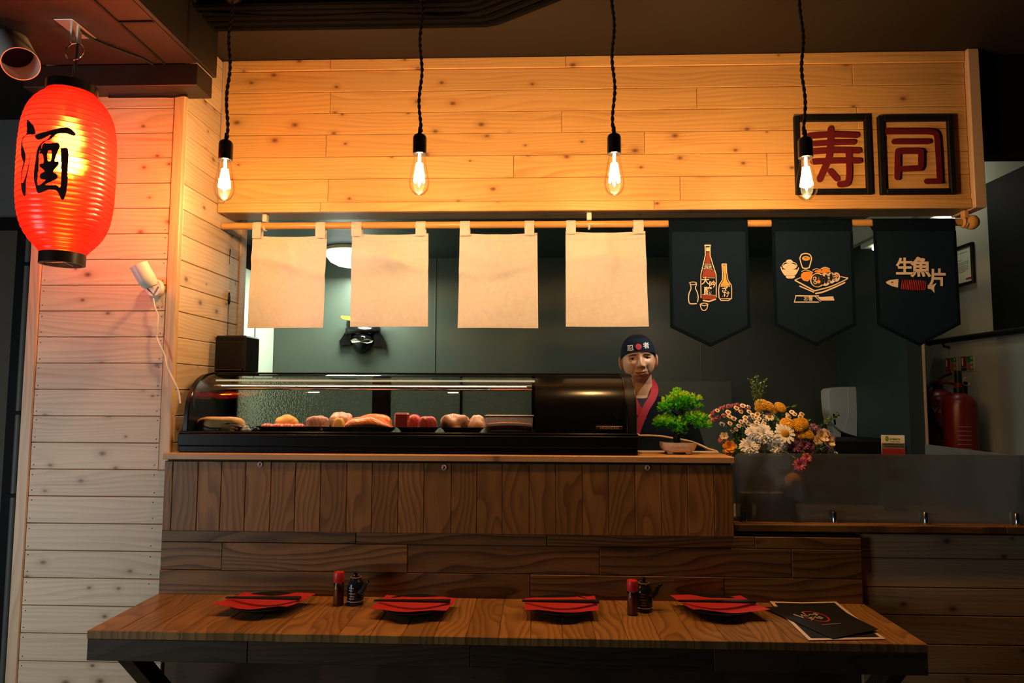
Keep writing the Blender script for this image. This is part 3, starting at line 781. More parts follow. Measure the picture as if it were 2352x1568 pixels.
def inpoly(p, poly):
    x, y = p; c = False; n = len(poly); j = n-1
    for i in range(n):
        xi, yi = poly[i]; xj, yj = poly[j]
        if (yi > y) != (yj > y) and x < (xj-xi)*(y-yi)/(yj-yi)+xi: c = not c
        j = i
    return c
def proj(p):
    v = Vector(p)-CAM; d = v.dot(FWD)
    return 1176+F*v.dot(RGT)/d, 784-F*v.dot(UPV)/d
chm = MB(); vid = {}
NA, NZ = 300, 300
def cell_pt(i, j):
    a = -math.pi*0.98+i*(math.pi*0.85/NA); t = 0.22+j*(0.66/NZ)
    r = lan_rs(t)+0.0030
    return (lx+r*math.cos(a), YLN+r*math.sin(a), lzb+H*t)
for i in range(NA):
    for j in range(NZ):
        c = cell_pt(i+0.5, j+0.5); q = proj(c); zx, zy = q[0]*K, (q[1]-240)*K
        if 185 < zx < 690 and 130 < zy < 870:
            if any(inpoly((zx, zy), o) for o in outl) and not any(inpoly((zx, zy), h) for h in holes):
                ids = []
                for ij in ((i, j), (i+1, j), (i+1, j+1), (i, j+1)):
                    if ij not in vid: vid[ij] = len(chm.v); chm.v.append(cell_pt(*ij))
                    ids.append(vid[ij])
                chm.f.append(tuple(ids)); chm.sm.append(True)
build('brushed_character', chm, pm('lantern_ink', (0.020, 0.006, 0.005), 0.6), lan, angle=None)
# chain: wire loop, split ring, ceiling plate
zpl = 2.478
xpl, ypl = lx+0.0, YLN
zr0 = atY(168, 118, YLN).z
ring = thing('hanging_ring', 'chrome split ring and wire hook holding up the red lantern', 'ring', (lx, YLN, zr0))
rr = 0.028
build('ring', MB().tube([(lx+rr*math.cos(2*math.pi*a/40), YLN+0.004*math.sin(2*math.pi*a/40), zr0+rr*math.sin(2*math.pi*a/40)) for a in range(40)], 0.0022, n=8, closed=True), CHROME, ring)
build('wire_hook', MB().tube([(lx+0.002, YLN, zr0-rr-0.002), (lx-0.004, YLN, (zr0-rr+lzt)/2), (lx+0.001, YLN-0.01, lzt+0.024)], 0.0016, n=6).tube([(lx+0.002, YLN, zr0-rr-0.002), (lx+0.008, YLN, (zr0-rr+lzt)/2), (lx+0.004, YLN+0.01, lzt+0.024)], 0.0016, n=6).box(lx-0.012, lx+0.05, YLN-0.012, YLN+0.012, lzt+0.022, lzt+0.026), CHROME, ring)
plate = thing('ceiling_plate', 'small screwed metal plate with two legs on the brown soffit', 'plate', (lx, YLN, zpl))
build('plate', MB().box(lx-0.028, lx+0.028, YLN-0.055, YLN+0.055, zpl-0.003, zpl, 0.001), STEEL, plate)
for dx in (-0.008, 0.012):
    build('leg', MB().box(lx+dx-0.0025, lx+dx+0.0025, YLN-0.008, YLN+0.008, zr0+rr-0.002, zpl-0.003), STEEL, plate)
build('eye', MB().tube([(lx-0.008, YLN, zr0+rr+0.004), (lx-0.006, YLN-0.006, zr0+rr-0.006), (lx+0.012, YLN-0.006, zr0+rr-0.004), (lx+0.012, YLN, zr0+rr+0.004)], 0.002, n=6), CHROME, plate)
solo('cable', MB().tube(smooth_pts([(lx+0.012, YLN, zpl-0.006), (lx+0.02, YLN+0.06, zpl-0.005), (lx+0.07, YLN+0.13, zpl-0.007), (lx+0.10, 2.10, zpl-0.004), (lx+0.112, 2.138, zpl-0.004)], 5), 0.004, n=6).tube([(lx+0.01, YLN, zpl-0.01), (lx+0.006, YLN+0.004, zr0), (lx+0.004, YLN+0.006, lzt+0.03)], 0.0035, n=6), BLACK_M, 'thin black cable running along the soffit to the red lantern', 'cable')
# cable under the beam
solo('cable', MB().tube(smooth_pts([(atY(255, 217, 2.212).x, 2.212, 2.399), (-1.45, 2.21, 2.397), (-1.28, 2.212, 2.397), (-1.24, 2.206, 2.393), (-1.205, 2.208, 2.399), (-1.19, 2.212, 2.398)], 4), 0.0035, n=6), BLACK_M, 'black cable tucked under the boxed beam over the pier', 'cable')

# ---- curtain pole with finial and brackets
YR = 2.52
pa = atY(505, 520.5, YR); pb = atY(2222, 509.5, YR)
zp = (pa.z+pb.z)/2
pole = thing('curtain_pole', 'long varnished wooden pole with a ball finial carrying cloths and banners', 'pole', (pa.x, YR, zp))
RP = 0.0132
build('rod', MB().lathe([(RP, 0), (RP, pb.x-XS-0.003)], (XS+0.003, YR, zp), 20, axis=(1,0,0)), RODW, pole)
build('finial', MB().lathe([(RP, 0), (0.018, 0.002), (0.020, 0.006), (0.015, 0.012), (0.016, 0.016), (0.024, 0.024), (0.027, 0.034), (0.026, 0.046), (0.018, 0.056), (0.0, 0.060)], (pb.x-0.022, YR, zp), 24, axis=(1,0,0)), RODW, pole)
for px_ in (610, 1353, 2216):
    xb = atY(px_, 500, YR).x; zt_ = ZH0+0.004
    br = MB()
    br.box(xb-0.0085, xb+0.0085, YR-0.012, YR+0.012, zp+RP+0.001, zt_, 0.002)
    br.tube([(xb, YR+(RP+0.004)*math.cos(a), zp+(RP+0.004)*math.sin(a)) for a in [math.pi*(0.45-1.35*k/14) for k in range(15)]], 0.0045, n=6)
    build('bracket', br, RODW if px_ > 2000 else WHITEP, pole)

# ---- four cream cloths
def cream_cloth(i, x0, x1, yt, yb, t0, t1, label, dx0=0.0, dx1=0.0):
    a = atY(x0, yt, YR); b = atY(x1, yt, YR); zb1 = atY((x0+x1)/2, yb, YR).z; zt1 = atY((x0+x1)/2, yt, YR).z
    rnd = random.Random(i*13+5)
    p1, p2, p3 = rnd.uniform(0, 6), rnd.uniform(0, 6), rnd.uniform(0, 6)
    root = thing('hanging_cloth', label, 'cloth', ((a.x+b.x)/2, YR, zp), group='plain cream cloths on the pole')
    W_, H_ = b.x-a.x, zt1-zb1
    def fn(u, v):
        x = a.x+W_*u+(dx0*(1-u)+dx1*u)*v*0.004
        z = zt1-H_*v - (0.006*math.sin(math.pi*u))*(1-v)
        e = abs(2*u-1)
        # tension folds running from the two tabs to the middle
        y = YR - 0.013*math.sin(math.pi*u)*math.exp(-((v-0.27)/0.13)**2)*(1.0+0.4*math.sin(p1)) - 0.009*math.exp(-((u-0.52-0.25*(v-0.2))/0.08)**2)*math.exp(-((v-0.2)/0.2)**2) \
            + 0.006*math.sin(5*u+p2+2.5*v)*v + 0.004*math.sin(9*v+p3+3*u)*math.sin(math.pi*v)*0.6 - 0.006*math.exp(-((v-0.34-0.10*math.sin(3*u+p2))/0.05)**2)
        return (x, y, z)
    build('panel', MB().sheet(fn, 34, 34, 0.0012, (0, 1, 0)), WCLOTH, root)
    def hemfn(v0, v1):
        def g(u, v):
            p = fn(u, v0+(v1-v0)*v); return (p[0], p[1]-0.0016, p[2])
        return g
    build('top_hem', MB().sheet(hemfn(0.0, 0.075), 34, 3, 0.0010, (0, 1, 0)), WCLOTH, root)
    build('bottom_hem', MB().sheet(hemfn(0.945, 1.0), 34, 3, 0.0010, (0, 1, 0)), WCLOTH, root)
    for (q0, q1) in (t0, t1):
        xa0 = atY(q0, yt, YR).x; xa1 = atY(q1, yt, YR).x
        def tab(u, v):
            x = xa0+(xa1-xa0)*u; R_ = RP+0.0016
            L1 = zp-zt1+0.012
            Lt = L1*2+math.pi*R_
            s_ = v*Lt
            if s_ < L1: return (x, YR-R_, zt1-0.012+s_)
            s_ -= L1
            if s_ < math.pi*R_:
                an = math.pi-s_/R_; return (x, YR+R_*math.cos(an), zp+R_*math.sin(an))
            s_ -= math.pi*R_
            return (x, YR+R_-s_*0.12, zp-s_)
        build('tab', MB().grid(tab, 4, 26), WCLOTH, root)
    return root
cream_cloth(0, 581, 751, 541, 753, (583, 602), (727, 749), 'plain cream cloth hanging nearest the pine side wall', -2.5, -1.2)
cream_cloth(1, 809, 984, 536, 750, (809, 832), (956, 978), 'plain cream cloth partly covering the mask and the dome light', 0, 1)
cream_cloth(2, 1056, 1234, 535, 753, (1057, 1080), (1205, 1227), 'plain cream cloth hanging second from the navy banners', -1, 1)
cream_cloth(3, 1299, 1482, 531, 750, (1300, 1322), (1454, 1477), 'plain cream cloth hanging next to the bottle banner', 0, 2)

# ---- three navy banners with prints
YBN = YR-RP-0.004
def banner(x0, x1, ysd, xt, yt, label):
    a = atY(x0, 600, YBN).x; b = atY(x1, 600, YBN).x; zs_ = atY((x0+x1)/2, ysd, YBN).z; tip = atY(xt, yt, YBN)
    root = thing('banner', label, 'banner', ((a+b)/2, YR, zp), group='navy banners on the pole')
    zt_ = zp-0.035
    def fn(u, v):
        x = a+(b-a)*u; tz = zs_ + (tip.z-zs_)*(1-abs(2*u-1))
        z = zt_+(tz-zt_)*v
        return (x, YBN+0.0012*math.sin(4*u+x*9)*v, z)
    build('panel', MB().sheet(fn, 30, 20, 0.001, (0, 1, 0)), NCLOTH, root)
    # hem along sides and point
    hm = MB(); wl_ = 0.011
    def q(u, v, dx, dz): p = fn(u, v); return (p[0]+dx, p[1]-0.0012, p[2]+dz)
    hem = MB()
    n = 24
    for s_ in (0, 1):
        vs = []; fs = []
        for k in range(n+1):
            v = k/n; p = fn(s_, v); sg = 1 if s_ == 0 else -1
            vs += [(p[0], p[1]-0.0012, p[2]), (p[0]+sg*wl_, p[1]-0.0012, p[2])]
        for k in range(n): fs.append((2*k, 2*k+1, 2*k+3, 2*k+2))
        hem.add(vs, fs)
    vs = []; fs = []
    for k in range(31):
        u = k/30; p = fn(u, 1); vs += [(p[0], p[1]-0.0012, p[2]), (p[0], p[1]-0.0012, p[2]+wl_*1.25)]
    for k in range(30): fs.append((2*k, 2*k+2, 2*k+3, 2*k+1))
    hem.add(vs, fs)
    build('hem', hem, NHEM, root)
    # sleeve round the pole
    R_ = RP+0.0022
    def sl(u, v):
        x = a+(b-a)*u
        if v < 0.3: return (x, YR-R_, zt_-0.004+(zp-zt_+0.004)*v/0.3)
        if v < 0.7:
            an = math.pi-(v-0.3)/0.4*math.pi; return (x, YR+R_*math.cos(an), zp+R_*math.sin(an))
        return (x, YR+R_*(1-2*(v-0.7)/0.3)+0.0, zp-(zp-zt_)*(v-0.7)/0.3)
    build('sleeve', MB().grid(sl, 20, 30), NHEM, root)
    ce = MB()
    return root
b1 = banner(1537, 1720, 752, 1629, 797, 'navy banner printed with a sake bottle and cups')
b2 = banner(1775, 1961, 747, 1866, 795, 'navy banner printed with a platter of sushi rolls')
b3 = banner(2008, 2199, 745, 2098, 795, 'navy banner printed with white characters over a striped fish')
def pf(k, ox, oy, yy):
    """print coordinates (measured on an enlargement) -> point just in front of the banner"""
    return lambda x, y: tuple(atY(ox+x/k, oy+y/k, yy))
lay = [0]
def printed(name, parent, mat, polys, k, ox, oy, lift=0.0):
    m = MB(); fn = pf(k, ox, oy, YBN-0.0024-lift)
    for p in polys: m.flat(p, fn)
    return build(name, m, mat, parent, angle=None)
def line(*pts, w=14, sm=0):
    pts = [(p[0], p[1]) for p in (smooth_pts([(x, y, 0) for x, y in pts], sm) if sm else pts)]
    return stroke(pts, w, cap=3)
def ell(cx, cy, rx, ry, n=28): return [(cx+rx*math.cos(2*math.pi*i/n), cy+ry*math.sin(2*math.pi*i/n)) for i in range(n)]
k1, o1x, o1y = 9.225, 1580, 550
printed('bottle_outline', b1, CREAM, [line((365,130),(370,330),(318,560),(275,740),(275,900),(278,1230), w=18), line((470,130),(470,330),(525,520),(597,740),(600,900),(600,1220), w=18), line((362,122),(475,122), w=26),
    line((330,1290),(450,1310),(585,1262), w=30), line((320,805),(575,812), w=10), line((310,1165),(585,1180), w=12), line((325,620),(520,625), w=12), line((350,520),(490,520), w=10), [(385,165),(460,165),(462,245),(385,245)]], k1, o1x, o1y)
printed('bottle_body', b1, BRED, [[(390,265),(462,265),(465,370),(482,505),(360,505),(388,370)], [(330,640),(540,640),(580,745),(585,795),(300,795),(315,720)], [(300,1185),(585,1195),(585,1258),(450,1272),(305,1258)]], k1, o1x, o1y)
printed('small_bottle_outline', b1, CREAM, [line((722,530),(735,700),(730,860),(665,960),(652,1080),(660,1230),(700,1290),(860,1290),(920,1250), w=18), line((815,525),(822,700),(850,860),(918,960),(928,1050),(925,1250), w=16), line((725,520),(815,520), w=22), line((690,1255),(905,1250), w=16), line((690,995),(890,995), w=8)], k1, o1x, o1y)
printed('small_bottle_neck', b1, YELLOWI, [[(735,545),(808,545),(805,720),(825,880),(890,945),(888,982),(690,982),(700,945),(750,880),(757,720)]], k1, o1x, o1y)
printed('flask_outline', b1, CREAM, [line((35,915),(55,960),(65,1040),(25,1140),(15,1240),(25,1330),(60,1360),(180,1358), w=20, sm=4), line((175,915),(180,960),(160,1030),(200,1120),(218,1220),(205,1320), w=18, sm=4), line((35,915),(105,898),(178,915),(150,950),(60,950),(35,915), w=16, sm=4)], k1, o1x, o1y)
printed('cup_outline', b1, CREAM, [line((260,1370),(280,1450),(315,1495),(370,1495),(405,1450),(425,1370), w=18, sm=4), line((260,1370),(340,1345),(425,1370),(340,1400),(260,1370), w=16, sm=4)], k1, o1x, o1y)
def tprint(parent, name, mat, body, cx, cy, size, k, ox, oy, off=0.0, sx=1.0, rot=0.0, lift=0.0008):
    m = text_mb(body, size, lambda x, y: tuple(atY(ox+(cx+x)/k, oy+(cy-y)/k, YBN-0.0024-lift)), off=off*size, sx=sx, rot=rot)
    return build(name, m, mat, parent, angle=None)
tprint(b1, 'lettering', CREAM, '純米', 428, 580, 80, k1, o1x, o1y, 0.012)
for ch, cx, cy, s_ in (('大', 372, 885, 175), ('吟', 520, 955, 150), ('醸', 425, 1092, 175)):
    tprint(b1, 'lettering', CREAM, ch, cx, cy, s_, k1, o1x, o1y, 0.018)
for ch, cx, cy, s_ in (('ざ', 775, 1075, 140), ('け', 820, 1165, 140)):
    tprint(b1, 'lettering', CREAM, ch, cx, cy, s_, k1, o1x, o1y, 0.018)
printed('seal_dot', b1, REDI, [ell(738, 1200, 12, 14, 10)], k1, o1x, o1y)
k2, o2x, o2y = 9.8, 1780, 560
printed('bowl_print', b2, CREAM, [[(250,375),(300,352),(360,352),(405,395),(395,430),(330,440),(265,430)], ell(330, 510, 160, 72), [(165,575),(500,575),(480,640),(430,710),(240,710),(190,640)], [(245,718),(450,712),(450,750),(400,778),(290,778),(250,755)],
    line((135,520),(165,610),(225,700), w=26, sm=4), line((532,540),(500,620),(455,690), w=24, sm=4), line((160,490),(200,430),(260,405), w=14, sm=4), line((400,410),(470,440),(500,500), w=16, sm=4)], k2, o2x, o2y)
printed('cup_print', b2, CREAM, [line((560,320),(600,240),(690,215),(780,240),(822,320),(800,430),(770,530), w=26, sm=5), line((560,320),(590,450),(620,530), w=24, sm=4), line((625,540),(690,552),(765,535), w=26, sm=3)], k2, o2x, o2y)
printed('soup_print', b2, YELLOWI, [ell(700, 325, 92, 52)], k2, o2x, o2y)
printed('soup_garnish', b2, REDI, [ell(690, 310, 26, 14, 10)], k2, o2x, o2y, 0.0006)
printed('platter_print', b2, CREAM, [line((450,810),(570,760), w=18), line((455,820),(890,1055), w=30), line((560,950),(870,1085), w=26), line((890,1055),(1250,960),(1600,800),(1625,760), w=26, sm=4), line((920,1115),(1100,1075),(1400,950),(1570,870), w=34, sm=4), line((1480,735),(1620,765), w=20)], k2, o2x, o2y)
printed('egg_print', b2, ORANGEI, [[(590,680),(640,632),(750,622),(850,650),(800,780),(740,845),(640,825),(585,760)], [(880,630),(920,590),(1000,585),(1060,600),(1060,560),(1140,540),(1230,575),(1255,630),(1100,660),(980,650)]], k2, o2x, o2y)
printed('roll_print', b2, CREAM, [ell(1380, 745, 85, 105), ell(1265, 765, 105, 125), ell(1130, 800, 125, 145), ell(960, 815, 168, 160), line((600,620),(700,585),(850,640), w=16, sm=4), line((850,590),(930,558),(1030,580), w=16, sm=4), line((1040,560),(1130,525),(1230,560), w=20, sm=4)], k2, o2x, o2y)
printed('seaweed_print', b2, NAVYI, [ell(950, 815, 132, 145), ell(1150, 790, 42, 105), ell(1265, 745, 34, 90), [(1370,665),(1420,690),(1435,740),(1400,790),(1390,730)]], k2, o2x, o2y, 0.0006)
printed('filling_print', b2, CREAM, [ell(895, 775, 42, 46, 14), ell(905, 865, 42, 40, 14)], k2, o2x, o2y, 0.0012)
printed('filling_print', b2, NAVYI, [ell(890, 778, 24, 24, 10), ell(902, 868, 22, 20, 10)], k2, o2x, o2y, 0.0018)
printed('filling_print', b2, ORANGEI, [ell(985, 850, 42, 38, 12), ell(1390, 720, 30, 34, 10)], k2, o2x, o2y, 0.0014)
printed('filling_print', b2, REDI, [ell(890, 735, 28, 14, 10), ell(985, 800, 30, 12, 10)], k2, o2x, o2y, 0.0016)
printed('filling_print', b2, pm('green_print', (0.12, 0.28, 0.05), 0.6), [[(985,730),(1010,785),(960,785)]], k2, o2x, o2y, 0.0018)
printed('chopstick_sleeve_print', b2, CREAM, [line((470,1165),(880,1172),(980,1168), w=26), line((470,1180),(440,1300), w=18), line((435,1308),(980,1308), w=22), line((900,1180),(1030,1295), w=14), [(950,1195),(1310,1178),(1340,1272),(1040,1272)]], k2, o2x, o2y)
tprint(b2, 'lettering', CREAM, 'お箸', 748, 1238, 105, k2, o2x, o2y, 0.012)
k3, o3x, o3y = 4.0212, 1880, 470
printed('fish_head_print', b3, CREAM, [[(622,712),(660,695),(738,686),(735,765),(680,752),(630,728)]], k3, o3x, o3y)
printed('fish_eye_print', b3, NAVYI, [ell(680, 716, 10, 6, 10)], k3, o3x, o3y, 0.0006)
strp = []
for i in range(14):
    x = 772+i*16.6; h = 38+7*math.sin(i/13*math.pi)
    strp.append(stroke([(x+5, 736-h+i*0.8), (x-8, 736+h+i*0.8)], [7, 9], cap=2))
printed('fish_stripes_print', b3, pm('fish_red', (0.50, 0.035, 0.025), 0.6), strp, k3, o3x, o3y)
printed('fish_tail_print', b3, CREAM, [[(1010,738),(1040,745),(1090,722),(1068,765),(1072,815),(1040,780),(1008,775)]], k3, o3x, o3y)
for ch, cx, cy, s_ in (('生', 795, 582, 165), ('魚', 945, 590, 190), ('片', 1103, 682, 165)):
    tprint(b3, 'lettering', CREAM, ch, cx, cy, s_, k3, o3x, o3y, 0.032)

# ---- red letters in black frames on the header
ks, osx, osy = 3.409, 1780, 100
def sgn(yfront): return lambda x, y, d: tuple(atY(osx+x/ks, osy+y/ks, YF-d))
def sign(name, label, frame, strokes, c):
    root = thing(name, label, 'sign', atY(osx+c[0]/ks, osy+c[1]/ks, YF-0.001), group='red characters in black frames')
    fx0, fx1, fy0, fy1 = frame; w_ = 46
    P = lambda x, y: atY(osx+x/ks, osy+y/ks, YF-0.006)
    a = P(fx0, fy0); b = P(fx1, fy1); wd = w_/ks*YF/F*0.98
    x0, x1, z1, z0 = a.x, b.x, a.z, b.z
    for nm, q in (('frame_side', (x0, x0+wd, z0, z1)), ('frame_side', (x1-wd, x1, z0, z1)), ('frame_rail', (x0+wd, x1-wd, z1-wd, z1)), ('frame_rail', (x0+wd, x1-wd, z0, z0+wd))):
        build(nm, MB().box(q[0], q[1], YF-0.018, YF-0.0012, q[2], q[3], 0.003), BLACK_M, root)
    for si_, (pts, w_) in enumerate(strokes):
        pts2 = [(p.x, p.y) for p in smooth_pts([(x, y, 0) for x, y in pts], 4)] if len(pts) > 2 else pts
        poly = stroke(pts2, w_, cap=6)
        build('stroke', MB().prism(poly, sgn(0), 0.0105+0.0006*si_, 0.0012), SIGNR, root)
    return root
sign('sign_character', 'dark red raised character behind the rightmost bulb, in a black frame', (142, 760, 572, 1182), [
    ([(270,725),(450,712),(640,718)], 46), ([(310,785),(470,775),(618,772)], 42), ([(300,845),(470,835),(655,838)], 48), ([(300,925),(480,916),(660,916)], 48),
    ([(437,672),(434,780),(425,880),(395,960),(350,1060)], 52), ([(436,1000),(485,1055)], 50), ([(575,840),(582,980),(578,1060),(560,1092),(508,1100)], 48)], (450, 880))
sign('sign_character', 'dark red raised character in the black frame at the header right end', (795, 1413, 572, 1182), [
    ([(876,688),(1100,688),(1215,690),(1262,712),(1275,800),(1290,1060)], 46), ([(1290,1075),(1188,1078)], 44), ([(932,768),(1198,768)], 42),
    ([(958,1046),(960,862)], 46), ([(964,842),(1138,842)], 46), ([(1143,846),(1143,956)], 46), ([(985,982),(1132,974)], 46)], (1100, 880))

# ---- conduits on the ceiling
CONDM = pm('black_conduit_paint', (0.004, 0.004, 0.004), 0.8, spec=0.05)
cond = thing('conduit_bundle', 'bundle of black conduits crossing the dark ceiling above the bulbs', 'conduit', (-0.5, 2.15, ZH1))
zc = ZH1-0.018
for k, py in enumerate((62, 49, 36, 24, 12)):
    yk = atZ(620, py, zc).y; xe = atZ(1128-12*k, 44-10*k, zc).x
    build('conduit', MB().tube(smooth_pts([(-1.10, yk, zc), (xe-0.06, yk, zc), (xe, yk-0.004, zc), (xe+0.05, yk-0.035, zc), (xe+0.55, yk-0.5, zc)], 5) if False else [(-1.10, yk, zc), (xe-0.02, yk, zc), (xe+0.02, yk-0.012, zc), (xe+0.45, yk-0.30, zc)], 0.0125, n=8), CONDM, cond)
solo('cable', MB().tube(smooth_pts([(-1.10, atZ(620, 30, zc-0.02).y, zc-0.012), (-0.8, atZ(620, 28, zc).y, zc-0.016), (-0.5, atZ(620, 24, zc).y, zc-0.015), (-0.2, atZ(620, 26, zc).y, zc-0.016), (0.2, 1.85, zc-0.015)], 6), 0.003, n=6), CONDM, 'thin dark cable strapped under the black conduits', 'cable')
# ---- white tube lamp at the top left corner
tl1 = atY(48, 147, 1.90)
dirv = Vector((0.60, -0.42, -0.68)).normalized()
tub = thing('tube_spotlight', 'white tubular spotlight at the top left corner beside the soffit', 'spotlight', tl1)
build('housing', MB().lathe([(0.0, -0.20), (0.047, -0.20), (0.050, -0.195), (0.050, 0.0), (0.0475, 0.0), (0.0475, -0.14)], tl1, 40, axis=dirv, cap1=True), WHITEP, tub)
build('inner_lens', MB().lathe([(0.047, -0.08), (0.02, -0.10), (0.0, -0.105)], tl1, 32, axis=dirv, cap0=False), BLACK_M, tub)
build('stem', MB().tube([tl1-dirv*0.13, Vector((tl1.x-dirv.x*0.13, tl1.y-dirv.y*0.13, 2.477))], 0.012, n=10), BLACK_S, tub)
# ---- pipe on the far-left  wall
xpi = atY(40, 800, 2.9).x
pipe = thing('wall_pipe', 'thin grey upright pipe with clips on the wall left of the pier', 'pipe', (xpi, 2.93, 0))
build('pipe', MB().lathe([(0.012, 0), (0.012, zf-0.03)], (xpi, 2.93, 0), 12), pm('grey_pipe', (0.14, 0.13, 0.12), 0.5), pipe)
for py in (606, 948, 1138):
    z_ = atY(45, py, 2.92).z
    build('clip', MB().box(xpi-0.022, xpi+0.022, 2.915, 2.955, z_-0.008, z_+0.008, 0.002), BLACK_S, pipe)
# ================================================================== SUSHI CASE
case = thing('sushi_case', 'long black refrigerated sushi case with a curved glass front on the ledge', 'display case', (-0.43, 2.39, ZC))
xcl, xcr = atY(408, 985, 2.215).x, atY(1468, 1000, 2.215).x
zb = 1.262; zt2 = 1.464
yb0, yb1 = 2.214, 2.575
m = MB().box(xcl+0.004, xcr-0.004, yb0+0.004, yb1, ZC+0.001, ZC+0.022, 0.002).box(xcl, xcr, yb0, yb1, ZC+0.0215, zb-0.004, 0.004)
build('base', m, CASEB, case)
build('base_lip', MB().box(xcl+0.002, xcr-0.002, yb0+0.001, yb0+0.024, zb-0.0045, zb+0.003, 0.003), BLACK_G, case)
build('deck', MB().box(xcl+0.02, xcr-0.02, yb0+0.024, yb1-0.01, zb-0.0045, zb-0.001), BLACK_S, case)
PROF = [(2.238, 0.0), (2.238, 0.03), (2.2415, 0.07), (2.252, 0.108), (2.274, 0.142), (2.308, 0.170), (2.352, 0.189), (2.41, 0.198)]
PROF = [(p.x, p.y) for p in smooth_pts([(y, z, 0) for y, z in PROF], 5)]
hh = zt2-zb
def prof_sheet(x0, x1, th, inset=0.0):
    n = len(PROF)-1
    def fn(u, v):
        k = min(int(v*n+1e-6), n); y, z = PROF[k]
        return (x0+(x1-x0)*u, y+inset, zb+z-inset*0.6)
    return MB().grid(fn, 1, n)
xg0 = atY(436, 960, 2.24).x; xg1 = atY(1228, 950, 2.24).x; xg2 = atY(1437, 950, 2.24).x
CASEG = thin_glass('case_glass', (0.93, 0.95, 0.94), rough=0.015, ior=1.45)
build('curved_glass', prof_sheet(xg0, xg1, 0.004), CASEG, case)
build('curved_cover', prof_sheet(xg1+0.001, xg2, 0.004), pm('black_acrylic', (0.004, 0.004, 0.0045), 0.20, spec=0.35), case)
def endcap(x0, x1, grow):
    poly = [(y-grow, z+grow*0.4) for y, z in PROF] + [(yb1-0.004, 0.202), (yb1-0.004, -0.002), (2.238-grow, -0.002)]
    return MB().prism(poly, lambda y, z, d: (d, y, zb+z), x0, x1)
build('end_cap', endcap(xcl+0.008, xg0, 0.004), BLACK_S, case)
build('end_cap', endcap(xg2, xcr-0.006, 0.004), BLACK_S, case)
n = len(PROF)
for x in (xg2+0.002, xcr-0.006):
    build('edge_strip', MB().tube([(x, y-0.005, zb+z+0.002) for y, z in PROF], 0.0025, n=6), pm('dark_chrome', (0.16, 0.15, 0.14), 0.2, metal=1.0), case)
build('edge_strip', MB().tube([(xg0-0.003, y-0.005, zb+z+0.002) for y, z in PROF], 0.0025, n=6), BLACK_G, case)
build('top_panel', MB().box(xg0-0.002, xcr-0.007, 2.405, yb1-0.006, zt2-0.012, zt2, 0.002), BLACK_G, case)
build('cooling_tube', MB().lathe([(0.0105, 0), (0.0105, xg1-xg0-0.02)], (xg0+0.01, 2.39, zb+0.150), 16, axis=(1,0,0)), CHROME, case)
build('light_strip', MB().box(xg0+0.02, xg1, 2.372, 2.384, zb+0.170, zb+0.176), emis('case_strip_glow', (1.0, 0.88, 0.52), 0.5), case)
area('case_strip_lamp', ((xg0+xg1)/2, 2.366, zb+0.166), ((xg0+xg1)/2, 2.33, zb), xg1-xg0-0.06, 1.1, (1.0, 0.88, 0.66), 0.01)
# sliding back doors in pebbled glass
PEB = bpy.data.materials.new('pebbled_glass'); PEB.use_nodes = True; nt = PEB.node_tree; N = nt.nodes; N.clear()
o_ = N.new('ShaderNodeOutputMaterial'); rf = N.new('ShaderNodeBsdfRefraction'); rf.inputs['IOR'].default_value = 1.12; rf.inputs['Roughness'].default_value = 0.12; rf.inputs[0].default_value = (0.70, 0.70, 0.62, 1)
tcn = N.new('ShaderNodeTexCoord'); vo = N.new('ShaderNodeTexVoronoi'); vo.inputs['Scale'].default_value = 170; nt.links.new(tcn.outputs['Object'], vo.inputs['Vector'])
bp = N.new('ShaderNodeBump'); bp.inputs['Strength'].default_value = 1.0; bp.inputs['Distance'].default_value = 0.004; nt.links.new(vo.outputs['Distance'], bp.inputs['Height'])
gl = N.new('ShaderNodeBsdfGlossy'); gl.inputs['Roughness'].default_value = 0.25; df = N.new('ShaderNodeBsdfTranslucent'); df.inputs[0].default_value = (0.75, 0.75, 0.66, 1)
for s_ in (rf, gl, df): nt.links.new(bp.outputs[0], s_.inputs['Normal'])
a1 = N.new('ShaderNodeMixShader'); a1.inputs[0].default_value = 0.18; nt.links.new(rf.outputs[0], a1.inputs[1]); nt.links.new(df.outputs[0], a1.inputs[2])
a2 = N.new('ShaderNodeMixShader'); a2.inputs[0].default_value = 0.08; nt.links.new(a1.outputs[0], a2.inputs[1]); nt.links.new(gl.outputs[0], a2.inputs[2]); nt.links.new(a2.outputs[0], o_.inputs[0])
YD = 2.55
xd = lambda p: atY(p, 930, YD).x
build('back_panel', MB().box(xg0, xd(543), YD-0.004, YD+0.012, zb, zt2-0.012), BLACK_S, case)
for p0, p1, dy in ((544, 700, 0), (701, 856, 0), (896, 1056, 0.008), (1060, 1222, 0.004)):
    build('sliding_pane', MB().box(xd(p0), xd(p1), YD+dy, YD+dy+0.003, zb+0.004, zt2-0.014), PEB, case)
for p0, p1 in ((855, 896), (1056, 1061), (1221, 1240)):
    build('door_stile', MB().box(xd(p0), xd(p1), YD-0.005, YD+0.014, zb, zt2-0.012, 0.001), BLACK_S, case)
